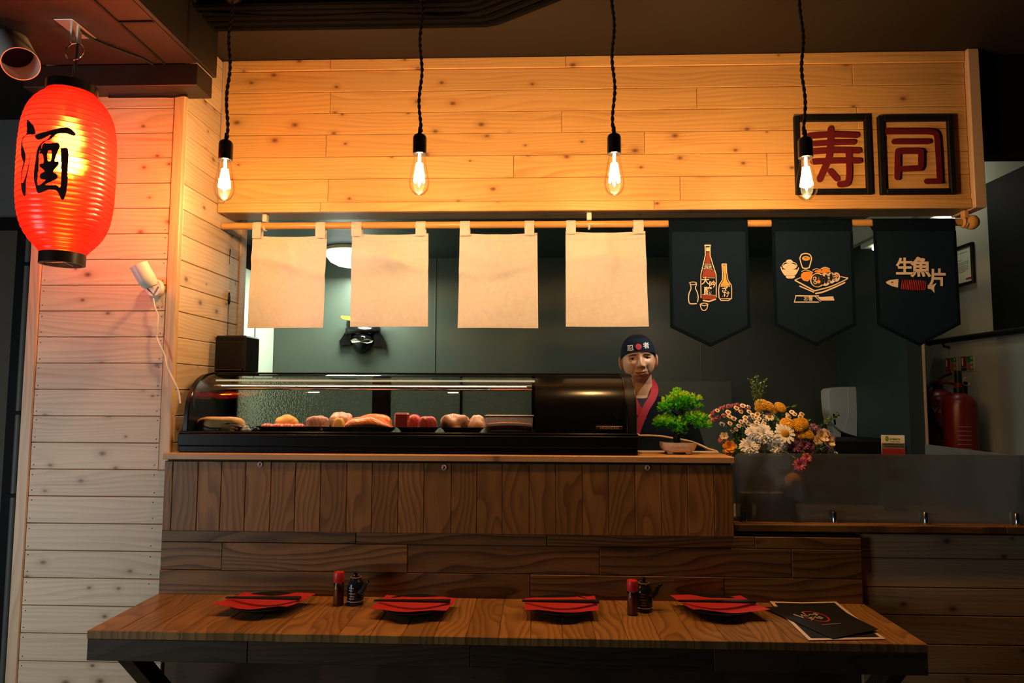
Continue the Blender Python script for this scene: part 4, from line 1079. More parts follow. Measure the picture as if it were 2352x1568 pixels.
# badge and nameplate
ybd = 2.2395
bcn = atY(1419, 954, ybd-0.003)
build('round_badge', MB().lathe([(0.012, 0), (0.012, 0.003), (0.009, 0.004), (0.0, 0.004)], (bcn.x, ybd, bcn.z), 20, axis=(0,-1,0)), CHROME, case)
build('badge_figure', MB().prism(stroke([(0, 0.006), (0.001, -0.007)], [0.007, 0.010], cap=4), lambda x, y, d: (bcn.x+x, ybd-0.004-d, bcn.z+y), 0.0012, 0), BLACK_G, case)
pl0 = atY(1369, 978, ybd); pl1 = atY(1430, 987, ybd)
build('nameplate', MB().box(pl0.x, pl1.x, ybd-0.004, ybd+0.002, pl1.z, pl0.z, 0.001), pm('bronze_plate', (0.12, 0.075, 0.05), 0.35, metal=0.8), case)
build('lettering', text_mb('HOSHIZAKI', 0.0115, lambda x, y: ((pl0.x+pl1.x)/2+x*1.0, ybd-0.0046, (pl0.z+pl1.z)/2+y), off=0.0003), pm('copper_letter', (0.75, 0.45, 0.30), 0.3, metal=0.7), case, angle=None)

# ---- what lies in the case
FISHN = [0]
def blob(c, r, seed=0, amp=0.08, nu=28, nv=16, flat=0.4, tw=0.0, taper=0.0):
    rnd = random.Random(seed); ph = [rnd.uniform(0, 6.28) for _ in range(6)]
    c = Vector(c); ca, sa = math.cos(tw), math.sin(tw)
    def fn(u, v):
        a = 2*math.pi*u; t = math.pi*v
        d = Vector((math.sin(t)*math.cos(a), math.sin(t)*math.sin(a), -math.cos(t)))
        d = d*((abs(d.x)**2.8+abs(d.y)**2.8+abs(d.z)**2.8)**(-1/2.8))
        k = 1+amp*(math.sin(2*a+ph[0])*math.sin(t)+0.6*math.sin(3*a+ph[1]+2*t)*math.sin(t)+0.5*math.sin(5*t+ph[2])+0.7*math.sin(4*a+3*t+ph[3])*math.sin(t)+0.35*math.sin(7*a-4*t+ph[4])*math.sin(t))
        x, y, z = d.x*r[0]*k, d.y*r[1]*k, d.z*r[2]*k
        if z < -flat*r[2]: z = -flat*r[2]
        s_ = 1-taper*(x/r[0]); y *= s_; z = (z+flat*r[2])*max(0.3, s_)-flat*r[2] if taper else z
        return (c.x+x*ca-y*sa, c.y+x*sa+y*ca, c.z+z+flat*r[2])
    return MB().grid(fn, nu, nv, wrap_u=True)
def striped(name, base, line_c, scale, dist, rough=0.3, direction='X', wet=0.5):
    m, nt, b = new_mat(name); tc = nt.nodes.new('ShaderNodeTexCoord')
    wv = nt.nodes.new('ShaderNodeTexWave'); wv.inputs['Scale'].default_value = scale; wv.inputs['Distortion'].default_value = dist; wv.bands_direction = direction
    wv.inputs['Detail'].default_value = 2
    nt.links.new(tc.outputs['Object'], wv.inputs['Vector'])
    f = nramp(nt, wv.outputs['Fac'], 0.6, 0.98)
    ns = nt.nodes.new('ShaderNodeTexNoise'); ns.inputs['Scale'].default_value = 40; nt.links.new(tc.outputs['Object'], ns.inputs['Vector'])
    c = nmix(nt, ns.outputs['Fac'], tuple(x*0.7 for x in base), tuple(min(1, x*1.25) for x in base))
    c = nmix(nt, nmath(nt, 'MULTIPLY', f, 0.40), c, line_c)
    nt.links.new(c, b.inputs['Base Color']); b.inputs['Roughness'].default_value = rough; b.inputs['Coat Weight'].default_value = wet
    b.inputs['Subsurface Weight'].default_value = 0.1; b.inputs['Subsurface Radius'].default_value = (0.01, 0.004, 0.003)
    return m
SALMON = striped('salmon_flesh', (0.85, 0.20, 0.05), (0.95, 0.55, 0.32), 30, 6.0, 0.28, 'DIAGONAL')
TUNA = striped('tuna_flesh', (0.55, 0.055, 0.045), (0.75, 0.20, 0.17), 26, 9.0, 0.3, 'DIAGONAL')
TUNAD = striped('dark_tuna_flesh', (0.20, 0.020, 0.018), (0.35, 0.06, 0.05), 40, 2.5, 0.35)
PALEF = striped('pale_pink_fish', (0.68, 0.36, 0.25), (0.75, 0.55, 0.45), 24, 14.0, 0.4, 'DIAGONAL')
BASS = striped('pink_fish', (0.55, 0.22, 0.14), (0.78, 0.55, 0.45), 30, 12.0, 0.3, 'DIAGONAL')
CRAB = striped('red_white_stick', (0.70, 0.10, 0.045), (0.85, 0.72, 0.64), 30, 1.0, 0.35)
YELF = pm('golden_fillet', (0.75, 0.38, 0.10), 0.45, noise=0.25, nscale=30, bump=0.2, bscale=120)
FILM = thin_glass('cling_film', (0.95, 0.95, 0.95), rough=0.12, ior=1.4)
zdk = zb-0.001
def tray(p0, p1, Y, label, dep=0.10):
    a = atY(p0, 980, Y-dep/2).x; b = atY(p1, 980, Y-dep/2).x
    t = MB(); x0, x1, y0, y1, h = a, b, Y-dep/2, Y+dep/2, 0.017
    i = 0.008
    vs = []
    for (q, z) in ((i, 0.0), (0.0, h), (0.0025, h), (i+0.002, 0.0025)):
        vs += [(x0+q, y0+q, zdk+z), (x1-q, y0+q, zdk+z), (x1-q, y1-q, zdk+z), (x0+q, y1-q, zdk+z)]
    fs = [(3,2,1,0), (12,13,14,15)]
    for r_ in (0, 4, 8):
        for k in range(4): j = (k+1) % 4; fs.append((r_+k, r_+j, r_+4+j, r_+4+k))
    t.add(vs, fs)
    return solo('food_tray', t, BLACK_S, label, 'tray', loc=((a+b)/2, Y, zdk), group='black trays in the sushi case')
YT = 2.345
tray(583, 736, YT, 'black tray in the sushi case holding wrapped red and white sticks')
tray(738, 906, YT, 'black tray in the sushi case holding the large salmon fillet', 0.12)
tray(908, 1005, YT, 'black tray in the sushi case holding dark and pink tuna')
tray(1012, 1118, YT, 'black tray in the sushi case holding pale pink fish mounds')
zf0 = zdk+0.0035
def fish(name, mb_, mat, label, cat='fish', loc=None): return solo(name, mb_, mat, label, cat, loc=loc)
def food(name, px0, px1, py0, py1, Y, mat, label, cat, dry=0.03, z0=None, seed=0, amp=0.07, flat=0.4, tw=0.0, taper=0.0):
    a = atY(px0, py0, Y); b = atY(px1, py1, Y); z0 = zf0 if z0 is None else z0
    hgt = max(0.008, a.z-z0); c = ((a.x+b.x)/2, Y, z0)
    return solo(name, blob(c, ((b.x-a.x)/2, dry, hgt/(1+flat)), seed, amp, flat=flat, tw=tw, taper=taper), mat, label, cat, loc=c)
p = food('fillet', 452, 562, 956, 985, 2.31, YELF, 'golden fillet in cling film at the left end of the case', 'food', 0.035, zdk, 3, 0.05, 0.3)
a = atY(446, 962, 2.31); b = atY(575, 985, 2.31)
build('film', blob(((a.x+b.x)/2, 2.31, zdk), ((b.x-a.x)/2, 0.042, 0.024), 8, 0.10, flat=0.3), FILM, p)
rnd = random.Random(4)
pk = thing('snack_packet', 'crumpled packet with coloured scraps beside the golden fillet', 'packet', atY(560, 978, 2.29))
for k, c_ in enumerate(((0.55, 0.30, 0.12), (0.35, 0.05, 0.03), (0.6, 0.5, 0.3), (0.16, 0.09, 0.03), (0.55, 0.35, 0.2), (0.03, 0.02, 0.02))):
    q = atY(536+k*9, 976, 2.285)
    build('scrap', blob((q.x, 2.285+rnd.uniform(-.012, .012), zdk+0.001), (rnd.uniform(.010, .018), 0.012, rnd.uniform(.008, .013)), k+30, 0.35, 14, 9, 0.2), pm('scrap_colour', c_, 0.4), pk)
for k in range(4):
    a = atY(602+k*24, 958, 2.33); b = atY(628+k*24, 972, 2.33)
    c = ((a.x+b.x)/2, 2.33, zf0)
    s_ = solo('seafood_stick', blob(c, (0.024, 0.016, 0.017), 40+k, 0.04, 18, 10, 0.3), CRAB,
              ['red and white seafood stick at the left end of its tray', 'second red and white seafood stick from the left in the tray', 'third red and white seafood stick from the left in the tray', 'red and white seafood stick at the right end of its tray'][k], 'seafood', loc=c, group='seafood sticks in the case')
food('fish_piece', 634, 686, 953, 968, 2.375, YELF, 'round golden piece behind the red and white seafood sticks', 'fish', 0.022, zf0, 5, 0.13)
food('fish_piece', 703, 756, 954, 970, 2.335, BASS, 'glossy pink fish piece left of the salmon fillet', 'fish', 0.024, zf0, 6, 0.11, tw=0.2)
q = food('fish_piece', 764, 806, 947, 962, 2.375, PALEF, 'pale wrapped lump behind the left tip of the salmon', 'fish', 0.022, zf0, 7, 0.16)
a = atY(752, 942, 2.372); b = atY(800, 965, 2.372)
build('film', blob(((a.x+b.x)/2, 2.372, zf0), (0.036, 0.026, 0.03), 18, 0.2, flat=0.3), FILM, q)
food('fish_piece', 764, 792, 961, 972, 2.315, YELF, 'small yellow piece in front of the wrapped lump', 'fish', 0.012, zf0, 9, 0.1)
# salmon: long tapered fillet
a = atY(790, 972, YT); b = atY(911, 965, YT); c0 = Vector(((a.x+b.x)/2, YT, zf0)); Ls = b.x-a.x
def salm(u, v):
    s_ = v; x = -Ls/2+Ls*s_; th = 0.052*(math.sin(math.pi*min(1, s_*1.05+0.02))**0.55)*(1-0.30*s_)+0.003
    wd = 0.034*(math.sin(math.pi*min(1, s_*0.93+0.06))**0.6)+0.006
    an = 2*math.pi*u; zz_ = th*(0.5+0.5*math.sin(an))
    return (c0.x+x, c0.y+wd*math.cos(an)+0.008*math.sin(3*s_), c0.z+max(0, zz_)*(1+0.06*math.sin(14*s_))+0.004*s_)
sm_ = MB().grid(salm, 26, 34, wrap_u=True)
solo('salmon_fillet', sm_, SALMON, 'large orange salmon fillet in the middle of the case', 'fish', loc=tuple(c0))
food('salmon_fillet', 822, 898, 950, 960, 2.385, SALMON, 'darker salmon piece lying behind the large fillet', 'fish', 0.02, zf0, 12, 0.05)
a = atY(909, 947, 2.36); b = atY(940, 972, 2.34)
bm_ = MB().box(a.x, b.x, 2.33, 2.372, zf0, a.z, 0.006)
solo('tuna_block', bm_, TUNAD, 'dark red square tuna block at the left of its tray', 'fish', loc=((a.x+b.x)/2, 2.35, zf0))
for (x0, x1, y0, Y, lb, sd) in ((935, 969, 951, 2.345, 'pink tuna loin between the dark block and the other loin', 15), (960, 1003, 955, 2.322, 'pink tuna loin at the right end of the tuna tray', 16)):
    food('tuna_loin', x0, x1, y0, 973, Y, TUNA, lb, 'fish', 0.022, zf0, sd, 0.03, 0.5, tw=0.25)
food('fish_mound', 1016, 1072, 951, 974, 2.345, PALEF, 'pale pink fish mound at the left of its tray', 'fish', 0.03, zf0, 21, 0.16)
food('fish_mound', 1074, 1116, 955, 974, 2.345, PALEF, 'pale pink fish mound beside the roe tub', 'fish', 0.028, zf0, 27, 0.16)
lf = pm('garnish_leaf', (0.03, 0.075, 0.03), 0.5)
for i, (px, lb) in enumerate(((908, 'small green garnish leaf between salmon and tuna trays'), (1009, 'small green garnish leaf between tuna and pale fish trays'), (1113, 'small green garnish leaf beside the roe tub'))):
    q = atY(px, 986, 2.275)
    solo('garnish_leaf', MB().sheet(lambda u, v: (q.x+(u-0.5)*0.036, 2.272+0.018*v, zdk+0.001+0.016*v*(1-abs(2*u-1)**1.5)), 8, 4, 0.0006, (0, 0, -1)), lf, lb, 'leaf', loc=(q.x, 2.275, zdk), group='green garnish leaves in the case')
# roe tub
a = atY(1114, 957, 2.29); b = atY(1224, 994, 2.27)
tub_ = thing('roe_tub', 'clear plastic tub of orange roe at the right end of the trays', 'tub', ((a.x+b.x)/2, 2.33, zdk))
TUBG = cloth('tub_plastic', (0.86, 0.80, 0.72), 0.5, bump=0.0, transp=0.75)
def tubbox(x0, x1, y0, y1, z0, z1, i):
    vs = [(x0+i,y0+i,z0),(x1-i,y0+i,z0),(x1-i,y1-i,z0),(x0+i,y1-i,z0),(x0,y0,z1),(x1,y0,z1),(x1,y1,z1),(x0,y1,z1)]
    return MB().add(vs, [(0,3,2,1),(0,1,5,4),(1,2,6,5),(2,3,7,6),(3,0,4,7)])
zt3 = a.z
build('shell', tubbox(a.x, b.x, 2.275, 2.385, zdk, zt3, 0.003), TUBG, tub_)
build('rim', MB().box(a.x-0.003, b.x+0.003, 2.272, 2.277, zt3, zt3+0.004, 0.001).box(a.x-0.003, b.x+0.003, 2.383, 2.388, zt3, zt3+0.004, 0.001).box(a.x-0.003, a.x+0.002, 2.277, 2.383, zt3, zt3+0.004, 0.001).box(b.x-0.002, b.x+0.003, 2.277, 2.383, zt3, zt3+0.004, 0.001), pm('tub_rim', (0.62, 0.48, 0.36), 0.3), tub_)
ROE = pm('orange_roe', (0.90, 0.17, 0.03), 0.3, noise=0.4, nscale=90, bump=0.9, bscale=350)
build('roe', MB().sheet(lambda u, v: (a.x+0.005+(b.x-a.x-0.010)*u, 2.281+0.098*v, zdk+0.003+0.022+0.008*math.sin(u*2.4+0.4)), 30, 12, 0.022, (0, 0, -1)), ROE, tub_)

# ---- black speaker on the case
sc_ = atY(541, 857, 2.49)
spk = thing('speaker', 'small black box speaker standing on the left end of the sushi case', 'speaker', (sc_.x, 2.495, zt2))
w_, d_, h_ = 0.118, 0.120, 0.136
x0 = sc_.x-w_/2; y0 = 2.495-d_/2
build('cabinet', MB().box(x0, x0+w_, y0+0.008, y0+d_, zt2, zt2+h_, 0.006), BLACK_L, spk)
build('grille', MB().box(x0+0.006, x0+w_-0.006, y0+0.002, y0+0.012, zt2+0.012, zt2+h_-0.022, 0.003), BLACK_M, spk)
build('grille_line', MB().box(x0+0.01, x0+w_-0.01, y0+0.0008, y0+0.003, zt2+0.010, zt2+0.0125), pm('dark_copper', (0.10, 0.04, 0.02), 0.4), spk)
build('side_port', MB().box(x0+w_-0.001, x0+w_+0.001, 2.49, 2.505, zt2+0.05, zt2+0.085), BLACK_G, spk)
spk.rotation_euler = (0, 0, math.radians(-3))
# ---- black cable with two in-line connectors
pts = [(526, 505), (528, 560), (527, 600), (525, 640), (525, 690), (523, 730), (521, 775)]
YC_ = 2.60
cb = [atY(px, py, YC_) for px, py in pts]; cb[-1].z = zt2+0.03; 
cbl = thing('cable', 'black cable with two inline connectors hanging down to the speaker', 'cable', cb[0])
build('wire', MB().tube(smooth_pts(cb + [Vector((cb[-1].x+0.002, 2.585, zt2+0.012))], 5), 0.0028, n=6), BLACK_M, cbl)
for py0, py1 in ((569, 612), (672, 700)):
    a = atY(526, py0, YC_-0.003); b = atY(524, py1, YC_-0.003)
    d = (b-a); l = d.length
    build('connector', MB().lathe([(0.003, 0), (0.0065, 0.006), (0.0075, 0.012), (0.0075, l-0.012), (0.006, l-0.005), (0.003, l)], a, 12, axis=d), BLACK_S, cbl)
    build('cable_tie', MB().lathe([(0.005, 0), (0.005, 0.004)], a-d.normalized()*0.008, 10, axis=d), WHITEP, cbl)

# ---- white wall spotlight on the pier
wc = atY(357, 662, YP-0.01)
wsp = thing('wall_lamp', 'small white spotlight with a round base on the pine pier', 'lamp', (wc.x, YP-0.009, wc.z))
yb_ = YP-0.0225
build('base_disc', MB().lathe([(0.0, 0.0), (0.027, 0.0), (0.030, -0.004), (0.030, -0.014)][::-1], (wc.x, yb_, wc.z), 28, axis=(0,-1,0)), WHITEP, wsp)
hc = atY(333, 634, YP-0.10)
build('arm', MB().tube([(wc.x-0.002, yb_, wc.z+0.004), (wc.x-0.010, yb_-0.04, wc.z+0.006), Vector((hc.x+0.012, hc.y+0.03, hc.z-0.012))], 0.006, n=10), WHITEP, wsp)
hd = Vector((-0.42, -0.25, 0.87)).normalized()
build('shade', MB().lathe([(0.0, -0.040), (0.018, -0.038), (0.025, -0.028), (0.028, -0.010), (0.028, 0.040), (0.0265, 0.040), (0.0265, 0.0)], hc, 28, axis=hd, cap1=True), WHITEP, wsp)
build('bracket', MB().tube([Vector((hc.x+0.004, hc.y+0.01, hc.z-0.038)), Vector((hc.x+0.020, hc.y+0.02, hc.z-0.058)), Vector((hc.x+0.028, hc.y+0.03, hc.z-0.030))], 0.003, n=6), STEEL, wsp)
cp = [(352, 685), (356, 706), (363, 726), (361, 752), (360, 774), (369, 796), (379, 818), (383, 840), (391, 858), (402, 880), (410, 900), (414, 926)]
cpts = [atY(px, py, YP-0.018-0.004*(i % 2)) for i, (px, py) in enumerate(cp)]
solo('lamp_cord', MB().tube(smooth_pts(cpts, 5), 0.0028, n=8), CORDW, 'white flex drooping from the wall lamp down behind the case', 'cord', loc=tuple(cpts[0]))

# ---- round ceiling light in the kitchen
zk0 = ZK
dc = atY(809, 570, 4.05)
dome = thing('dome_light', 'glowing white dome light on the kitchen ceiling behind the cloths', 'ceiling light', (dc.x, 4.02, ZK))
RD = 0.158
build('rim', MB().lathe([(RD*0.96, 0), (RD, -0.004), (RD, -0.022), (RD*0.93, -0.024)], (dc.x, 4.02, ZK), 40), pm('tan_rim', (0.45, 0.33, 0.2), 0.5), dome)
GLOW = emis('dome_glow', (0.94, 1.0, 0.93), 2.6)
build('diffuser', MB().lathe([(RD*0.94, -0.023), (RD*0.90, -0.050), (RD*0.75, -0.080), (RD*0.5, -0.100), (RD*0.25, -0.109), (0, -0.112)], (dc.x, 4.02, ZK), 40), GLOW, dome)
area('dome_light_lamp', (dc.x, 4.02, ZK-0.122), (dc.x, 4.02, 0), 0.28, DOME_W, DOME_C)
point('dome_light_glow', (dc.x, 3.80, ZK-0.30), DOME_W*0.25, DOME_C, 0.08)
# ---- LED batten at the right end
q = atY(2222, 491, 2.72)
led = thing('light_batten', 'short bright light batten under the right end of the header', 'light', (1.70, 2.9, ZK-0.1))
build('housing', MB().box(1.605, 1.70, 2.66, 3.4, q.z+0.006, q.z+0.03, 0.003), PALEP, led)
build('tube', MB().box(1.635, 1.672, 2.665, 3.35, q.z-0.012, q.z+0.006, 0.004), emis('batten_glow', (1.0, 0.92, 0.70), 6.0), led)
area('batten_lamp', (1.655, 3.0, q.z-0.02), (1.9, 3.0, 1.0), 0.05, 0.25, (1.0, 0.92, 0.72), 0.6)

# ---- kitchen downlight tucked behind the header
kl = thing('downlight', 'small round kitchen downlight hidden behind the header and bottle banner', 'light', (0.90, 2.74, ZK))
build('ring', MB().lathe([(0.045, 0), (0.048, -0.006), (0.040, -0.008), (0.038, -0.002)], (0.90, 2.74, ZK), 28, cap1=False), WHITEP, kl)
build('lens', MB().lathe([(0.038, -0.003), (0.02, -0.005), (0, -0.0055)], (0.90, 2.74, ZK), 24, cap0=False), emis('downlight_glow', (1.0, 0.86, 0.66), 8.0), kl)
kla = area('downlight_lamp', (0.90, 2.74, ZK-0.012), (0.64, 2.96, 1.45), 0.07, 7.0, (1.0, 0.95, 0.84)); kla.data.spread = math.radians(140)
# unseen lamp added beyond the partition to light the cornice and wall
col = thing('corridor_fill_lamp', 'unseen fill lamp added on the pale ceiling beyond the partition', 'light', (2.05, 3.75, ZH1-0.06))
build('shade', MB().lathe([(0.05, 0), (0.05, -0.02), (0.03, -0.035), (0, -0.038)], (2.05, 3.75, ZH1-0.06), 24), emis('corridor_fill_glow', (1.0, 0.95, 0.8), 4.0), col)
point('corridor_fill_light', (2.05, 3.75, ZH1-0.16), 1.6, (1.0, 0.95, 0.74), 0.05)
# ---- black warrior mask on the back wall
mk = thing('warrior_mask', 'glossy black warrior mask with a golden horn on the green wall', 'mask', atY(833, 775, YB))
kz, mx0, my0 = 10.455, 740, 700
def mp(x, y, d): return tuple(atY(mx0+x/kz, my0+y/kz, YB-d))
def dome_part(name, cx, cy, rx, ry, depth, mat, top_cut=None, pw=0.5, nu=40, nv=14, shape=None):
    def fn(u, v):
        a = 2*math.pi*u; r = v
        x = cx+rx*r*math.cos(a); y = cy+ry*r*math.sin(a)
        if shape: x, y = shape(x, y)
        return mp(x, y, 0.002+depth*max(0.0, 1-r*r)**pw)
    return build(name, MB().grid(fn, nu, nv, wrap_u=True), mat, mk)
dome_part('helmet', 975, 470, 400, 330, 0.085, BLACK_G)
def prism_mask(name, poly, d0, d1, mat): return build(name, MB().prism(poly, lambda x, y, d: mp(x, y, d), d1, d0), mat, mk)
horn = [(445,280),(470,258),(560,268),(700,278),(850,300),(975,340),(975,420),(850,410),(700,385),(580,355),(500,335),(455,305)]
prism_mask('horn', horn, 0.075, 0.095, pm('golden_horn', (0.75, 0.50, 0.03), 0.35))
prism_mask('horn', [(1950-x, y) for x, y in horn][::-1], 0.075, 0.095, pm('golden_horn_right', (0.75, 0.50, 0.03), 0.35))
def brim(u, v):
    a = math.pi*u; x = 980-430*math.cos(a); y = 600+60*math.sin(a)*0+ (v-0.5)*150 - 40*math.sin(a)+40
    return mp(x, y, 0.02+0.085*math.sin(a)**0.7+0.012*math.sin(math.pi*v))
build('brim', MB().grid(brim, 30, 8), BLACK_G, mk)
for sgn_, nm in ((1, 'side_flap'), (-1, 'side_flap')):
    pl = [(560,640),(460,800),(410,860),(425,960),(455,1000),(520,960),(680,965),(690,700)]
    if sgn_ < 0: pl = [(1940-x, y+ (30 if y > 800 else 0)) for x, y in pl][::-1]
    prism_mask(nm, pl, 0.006, 0.040, BLACK_G)
def chin(x, y): return (975+(x-975)*(1-0.25*max(0, (y-900)/280)), y)
dome_part('face_guard', 960, 890, 285, 285, 0.085, BLACK_G, pw=0.6, shape=chin)
build('moustache', MB().prism([(680,850),(735,815),(800,800),(860,850),(920,868),(980,845),(1050,810),(1140,825),(1225,850),(1190,905),(1080,925),(900,888),(720,912)], lambda x, y, d: mp(x, y, d+0.075*max(0.1, 1-((x-960)/300)**2)**0.6), 0.020, 0.0), pm('cream_moustache', (0.62, 0.58, 0.46), 0.5), mk)
build('nose', MB().prism([(870,760),(1000,760),(960,855),(910,855)], lambda x, y, d: mp(x, y, d), 0.104, 0.06), BLACK_G, mk)
# ---- dark cupboard against the back wall
a = atY(1607, 875, 4.05); b = atY(1681, 875, 4.05)
solo('cupboard', MB().box(a.x-0.35, b.x, 4.05, YB-0.001, 0, a.z, 0.004), GREENW, 'low dark green cupboard against the back wall behind the chef', 'cupboard', loc=(a.x, 4.1, 0))
# kitchen work counter
solo('work_counter', MB().box(-1.15, 1.2, 2.61, 2.95, 0.86, 0.90, 0.003).box(-1.12, -1.06, 2.63, 2.93, 0, 0.86).box(1.1, 1.16, 2.63, 2.93, 0, 0.86).box(-1.12, 1.16, 2.64, 2.66, 0.70, 0.86), STEEL, 'steel work counter hidden behind the sushi case', 'counter', loc=(0, 2.78, 0))
# ================================================================== THE CHEF
YCH = 3.08
hc = atY(1467, 831, YCH)
chef = thing('person', 'chef in a black cap and red-collared black jacket behind the sushi case', 'person', (hc.x+0.01, YCH+0.04, 0))
SK = bpy.data.materials.new('skin'); SK.use_nodes = True; nt = SK.node_tree; b = nt.nodes['Principled BSDF']
tc = nt.nodes.new('ShaderNodeTexCoord'); sp = nt.nodes.new('ShaderNodeSeparateXYZ'); nt.links.new(tc.outputs['Object'], sp.inputs[0])
n1 = nt.nodes.new('ShaderNodeTexNoise'); n1.inputs['Scale'].default_value = 320; nt.links.new(tc.outputs['Object'], n1.inputs['Vector'])
n2 = nt.nodes.new('ShaderNodeTexNoise'); n2.inputs['Scale'].default_value = 26; nt.links.new(tc.outputs['Object'], n2.inputs['Vector'])
c = nmix(nt, n2.outputs['Fac'], (0.60, 0.315, 0.17), (0.78, 0.44, 0.26))
# stubble on the jaw and chin (a band of height on the head)
zj = hc.z
mask = nramp(nt, nmath(nt, 'ADD', sp.outputs[2], -(zj-0.13)), 0.055, 0.088, (1,1,1), (0,0,0))
low_ = nramp(nt, nmath(nt, 'ADD', sp.outputs[2], -(zj-0.13)), 0.015, 0.035)
st = nmath(nt, 'MULTIPLY', nmath(nt, 'MULTIPLY', mask, low_), nramp(nt, n1.outputs['Fac'], 0.40, 0.62))
c = nmix(nt, nmath(nt, 'MULTIPLY', st, 0.55), c, (0.10, 0.07, 0.055))
nt.links.new(c, b.inputs['Base Color']); b.inputs['Roughness'].default_value = 0.45
b.inputs['Subsurface Weight'].default_value = 0.12; b.inputs['Subsurface Radius'].default_value = (0.012, 0.005, 0.003)
HM = Matrix.Translation(hc) @ Euler((math.radians(2), math.radians(-4), math.radians(-3))).to_matrix().to_4x4()
def g(x, s): return math.exp(-(x/s)**2)
def sst(a, b_, x):
    t = max(0.0, min(1.0, (x-a)/(b_-a))); return t*t*(3-2*t)
def head_pt(u, v):
    a = 2*math.pi*u; t = math.pi*v
    d = Vector((math.sin(t)*math.sin(a), -math.sin(t)*math.cos(a), -math.cos(t)))
    # squarer than an ellipsoid
    e = 2.35
    k = (abs(d.x)**e+abs(d.y)**e+abs(d.z)**e)**(-1/e)
    p = Vector((d.x*k*0.0705, d.y*k*0.090, d.z*k*0.1065))
    p.y += 0.012; p.z += 0.012
    # jaw narrows to the chin
    j = sst(-0.022, -0.100, p.z); p.x *= 1-0.33*j**1.15
    # cheeks a little in from the cheekbones
    if p.y > 0.02: p.y = 0.02+(p.y-0.02)*(1-0.35*sst(-0.02, -0.09, p.z))
    if p.y < 0.015:
        x, z = p.x, p.z; w_ = sst(0.015, -0.03, p.y)
        f = 0.0
        # nose
        if z > -0.018: tt = sst(0.030, -0.016, z); hh_ = 0.003+0.0215*tt
        else: tt = 1; hh_ = 0.0245*g(z+0.018, 0.0075)
        f += hh_*g(x, 0.0075+0.0042*tt)
        f += 0.0085*(g(x-0.0145, 0.0065)+g(x+0.0145, 0.0065))*g(z+0.020, 0.0075)
        # eye sockets, brow, cheekbones
        f -= 0.0095*(g(x-0.031, 0.0150)+g(x+0.031, 0.0150))*g(z-0.0165, 0.0105)
        f += 0.0045*(g(x-0.032, 0.022)+g(x+0.032, 0.022))*g(z-0.0350, 0.0075)
        f += 0.0060*(g(x-0.041, 0.018)+g(x+0.041, 0.018))*g(z+0.008, 0.015)
        # smile folds
        for s_ in (-1, 1):
            f -= 0.0030*g((s_*x-0.026-(-0.030-z)*0.35), 0.0045)*sst(-0.062, -0.045, z)*sst(-0.012, -0.028, z)
        # muzzle, lips, chin
        f += 0.0065*g(x, 0.026)*g(z+0.050, 0.020)
        f += 0.0040*g(x, 0.020)*g(z+0.0440, 0.0040)+0.0050*g(x, 0.017)*g(z+0.0560, 0.0048)
        f -= 0.0045*g(x, 0.026)*g(z+0.0498-abs(x)*0.10, 0.0020)
        f -= 0.0030*g(x, 0.018)*g(z+0.066, 0.005)
        f += 0.0075*g(x, 0.016)*g(z+0.082, 0.012)
        p.y -= f*w_
    return HM @ p
hm = MB(); hm.grid(head_pt, 150, 120, wrap_u=True)
# ears
for s_, dz in ((-1, 0.0), (1, 0.0)):
    def ear(u, v):
        a = 2*math.pi*u; t = math.pi*v
        d = Vector((math.sin(t)*math.cos(a), math.sin(t)*math.sin(a), -math.cos(t)))
        z = d.z*0.032; y = d.y*0.017*(1+0.25*d.z); x = d.x*0.0075
        # hollow of the ear facing forward/outward
        rim = (d.y/1.0)**2+(d.z)**2
        if d.x*s_ > 0: x -= s_*0.0065*(1-sst(0.30, 0.75, rim))
        p = Matrix.Rotation(s_*math.radians(38), 3, 'Z') @ Vector((x, y, z))
        p = p + Vector((s_*0.0765, 0.020, 0.000+dz))
        return HM @ p
    hm.grid(ear, 36, 24, wrap_u=True)
# neck, trunk, arms, legs and hands as one grown body
cx, cy = hc.x+0.012, YCH+0.045
zsh = hc.z-0.215
def loft(mb, secs, n=40):
    """secs: (cx, cy, z, rx, ry)"""
    vs = []; fs = []
    for x, y, z, rx, ry in secs:
        for k in range(n):
            a = 2*math.pi*k/n; ca, sa = math.cos(a), math.sin(a)
            q = (abs(ca)**2.4+abs(sa)**2.4)**(-1/2.4)
            vs.append((x+rx*ca*q, y+ry*sa*q, z))
    for i in range(len(secs)-1):
        for k in range(n):
            j = (k+1) % n; fs.append((i*n+k, i*n+j, (i+1)*n+j, (i+1)*n+k))
    fs.append(tuple(range(n))[::-1]); fs.append(tuple((len(secs)-1)*n+k for k in range(n)))
    mb.add(vs, fs, True)
loft(hm, [(cx, cy, 0.86, 0.15, 0.10), (cx, cy, 1.0, 0.145, 0.095), (cx, cy, 1.2, 0.17, 0.105), (cx, cy+0.01, zsh-0.02, 0.16, 0.09), (cx, cy+0.012, zsh+0.03, 0.10, 0.075), (cx, cy+0.008, zsh+0.065, 0.066, 0.066), (cx-0.004, cy-0.004, hc.z-0.10, 0.057, 0.060), (hc.x+0.003, YCH+0.025, hc.z-0.05, 0.055, 0.060)])
def limb(mb, pts, rad, n=16):
    P = smooth_pts(pts, 5); R_ = smooth_pts([(r, 0, 0) for r in rad], 5)
    mb.tube(P, 1.0, n=n, taper=[max(0.004, q.x) for q in R_])
arms = {}
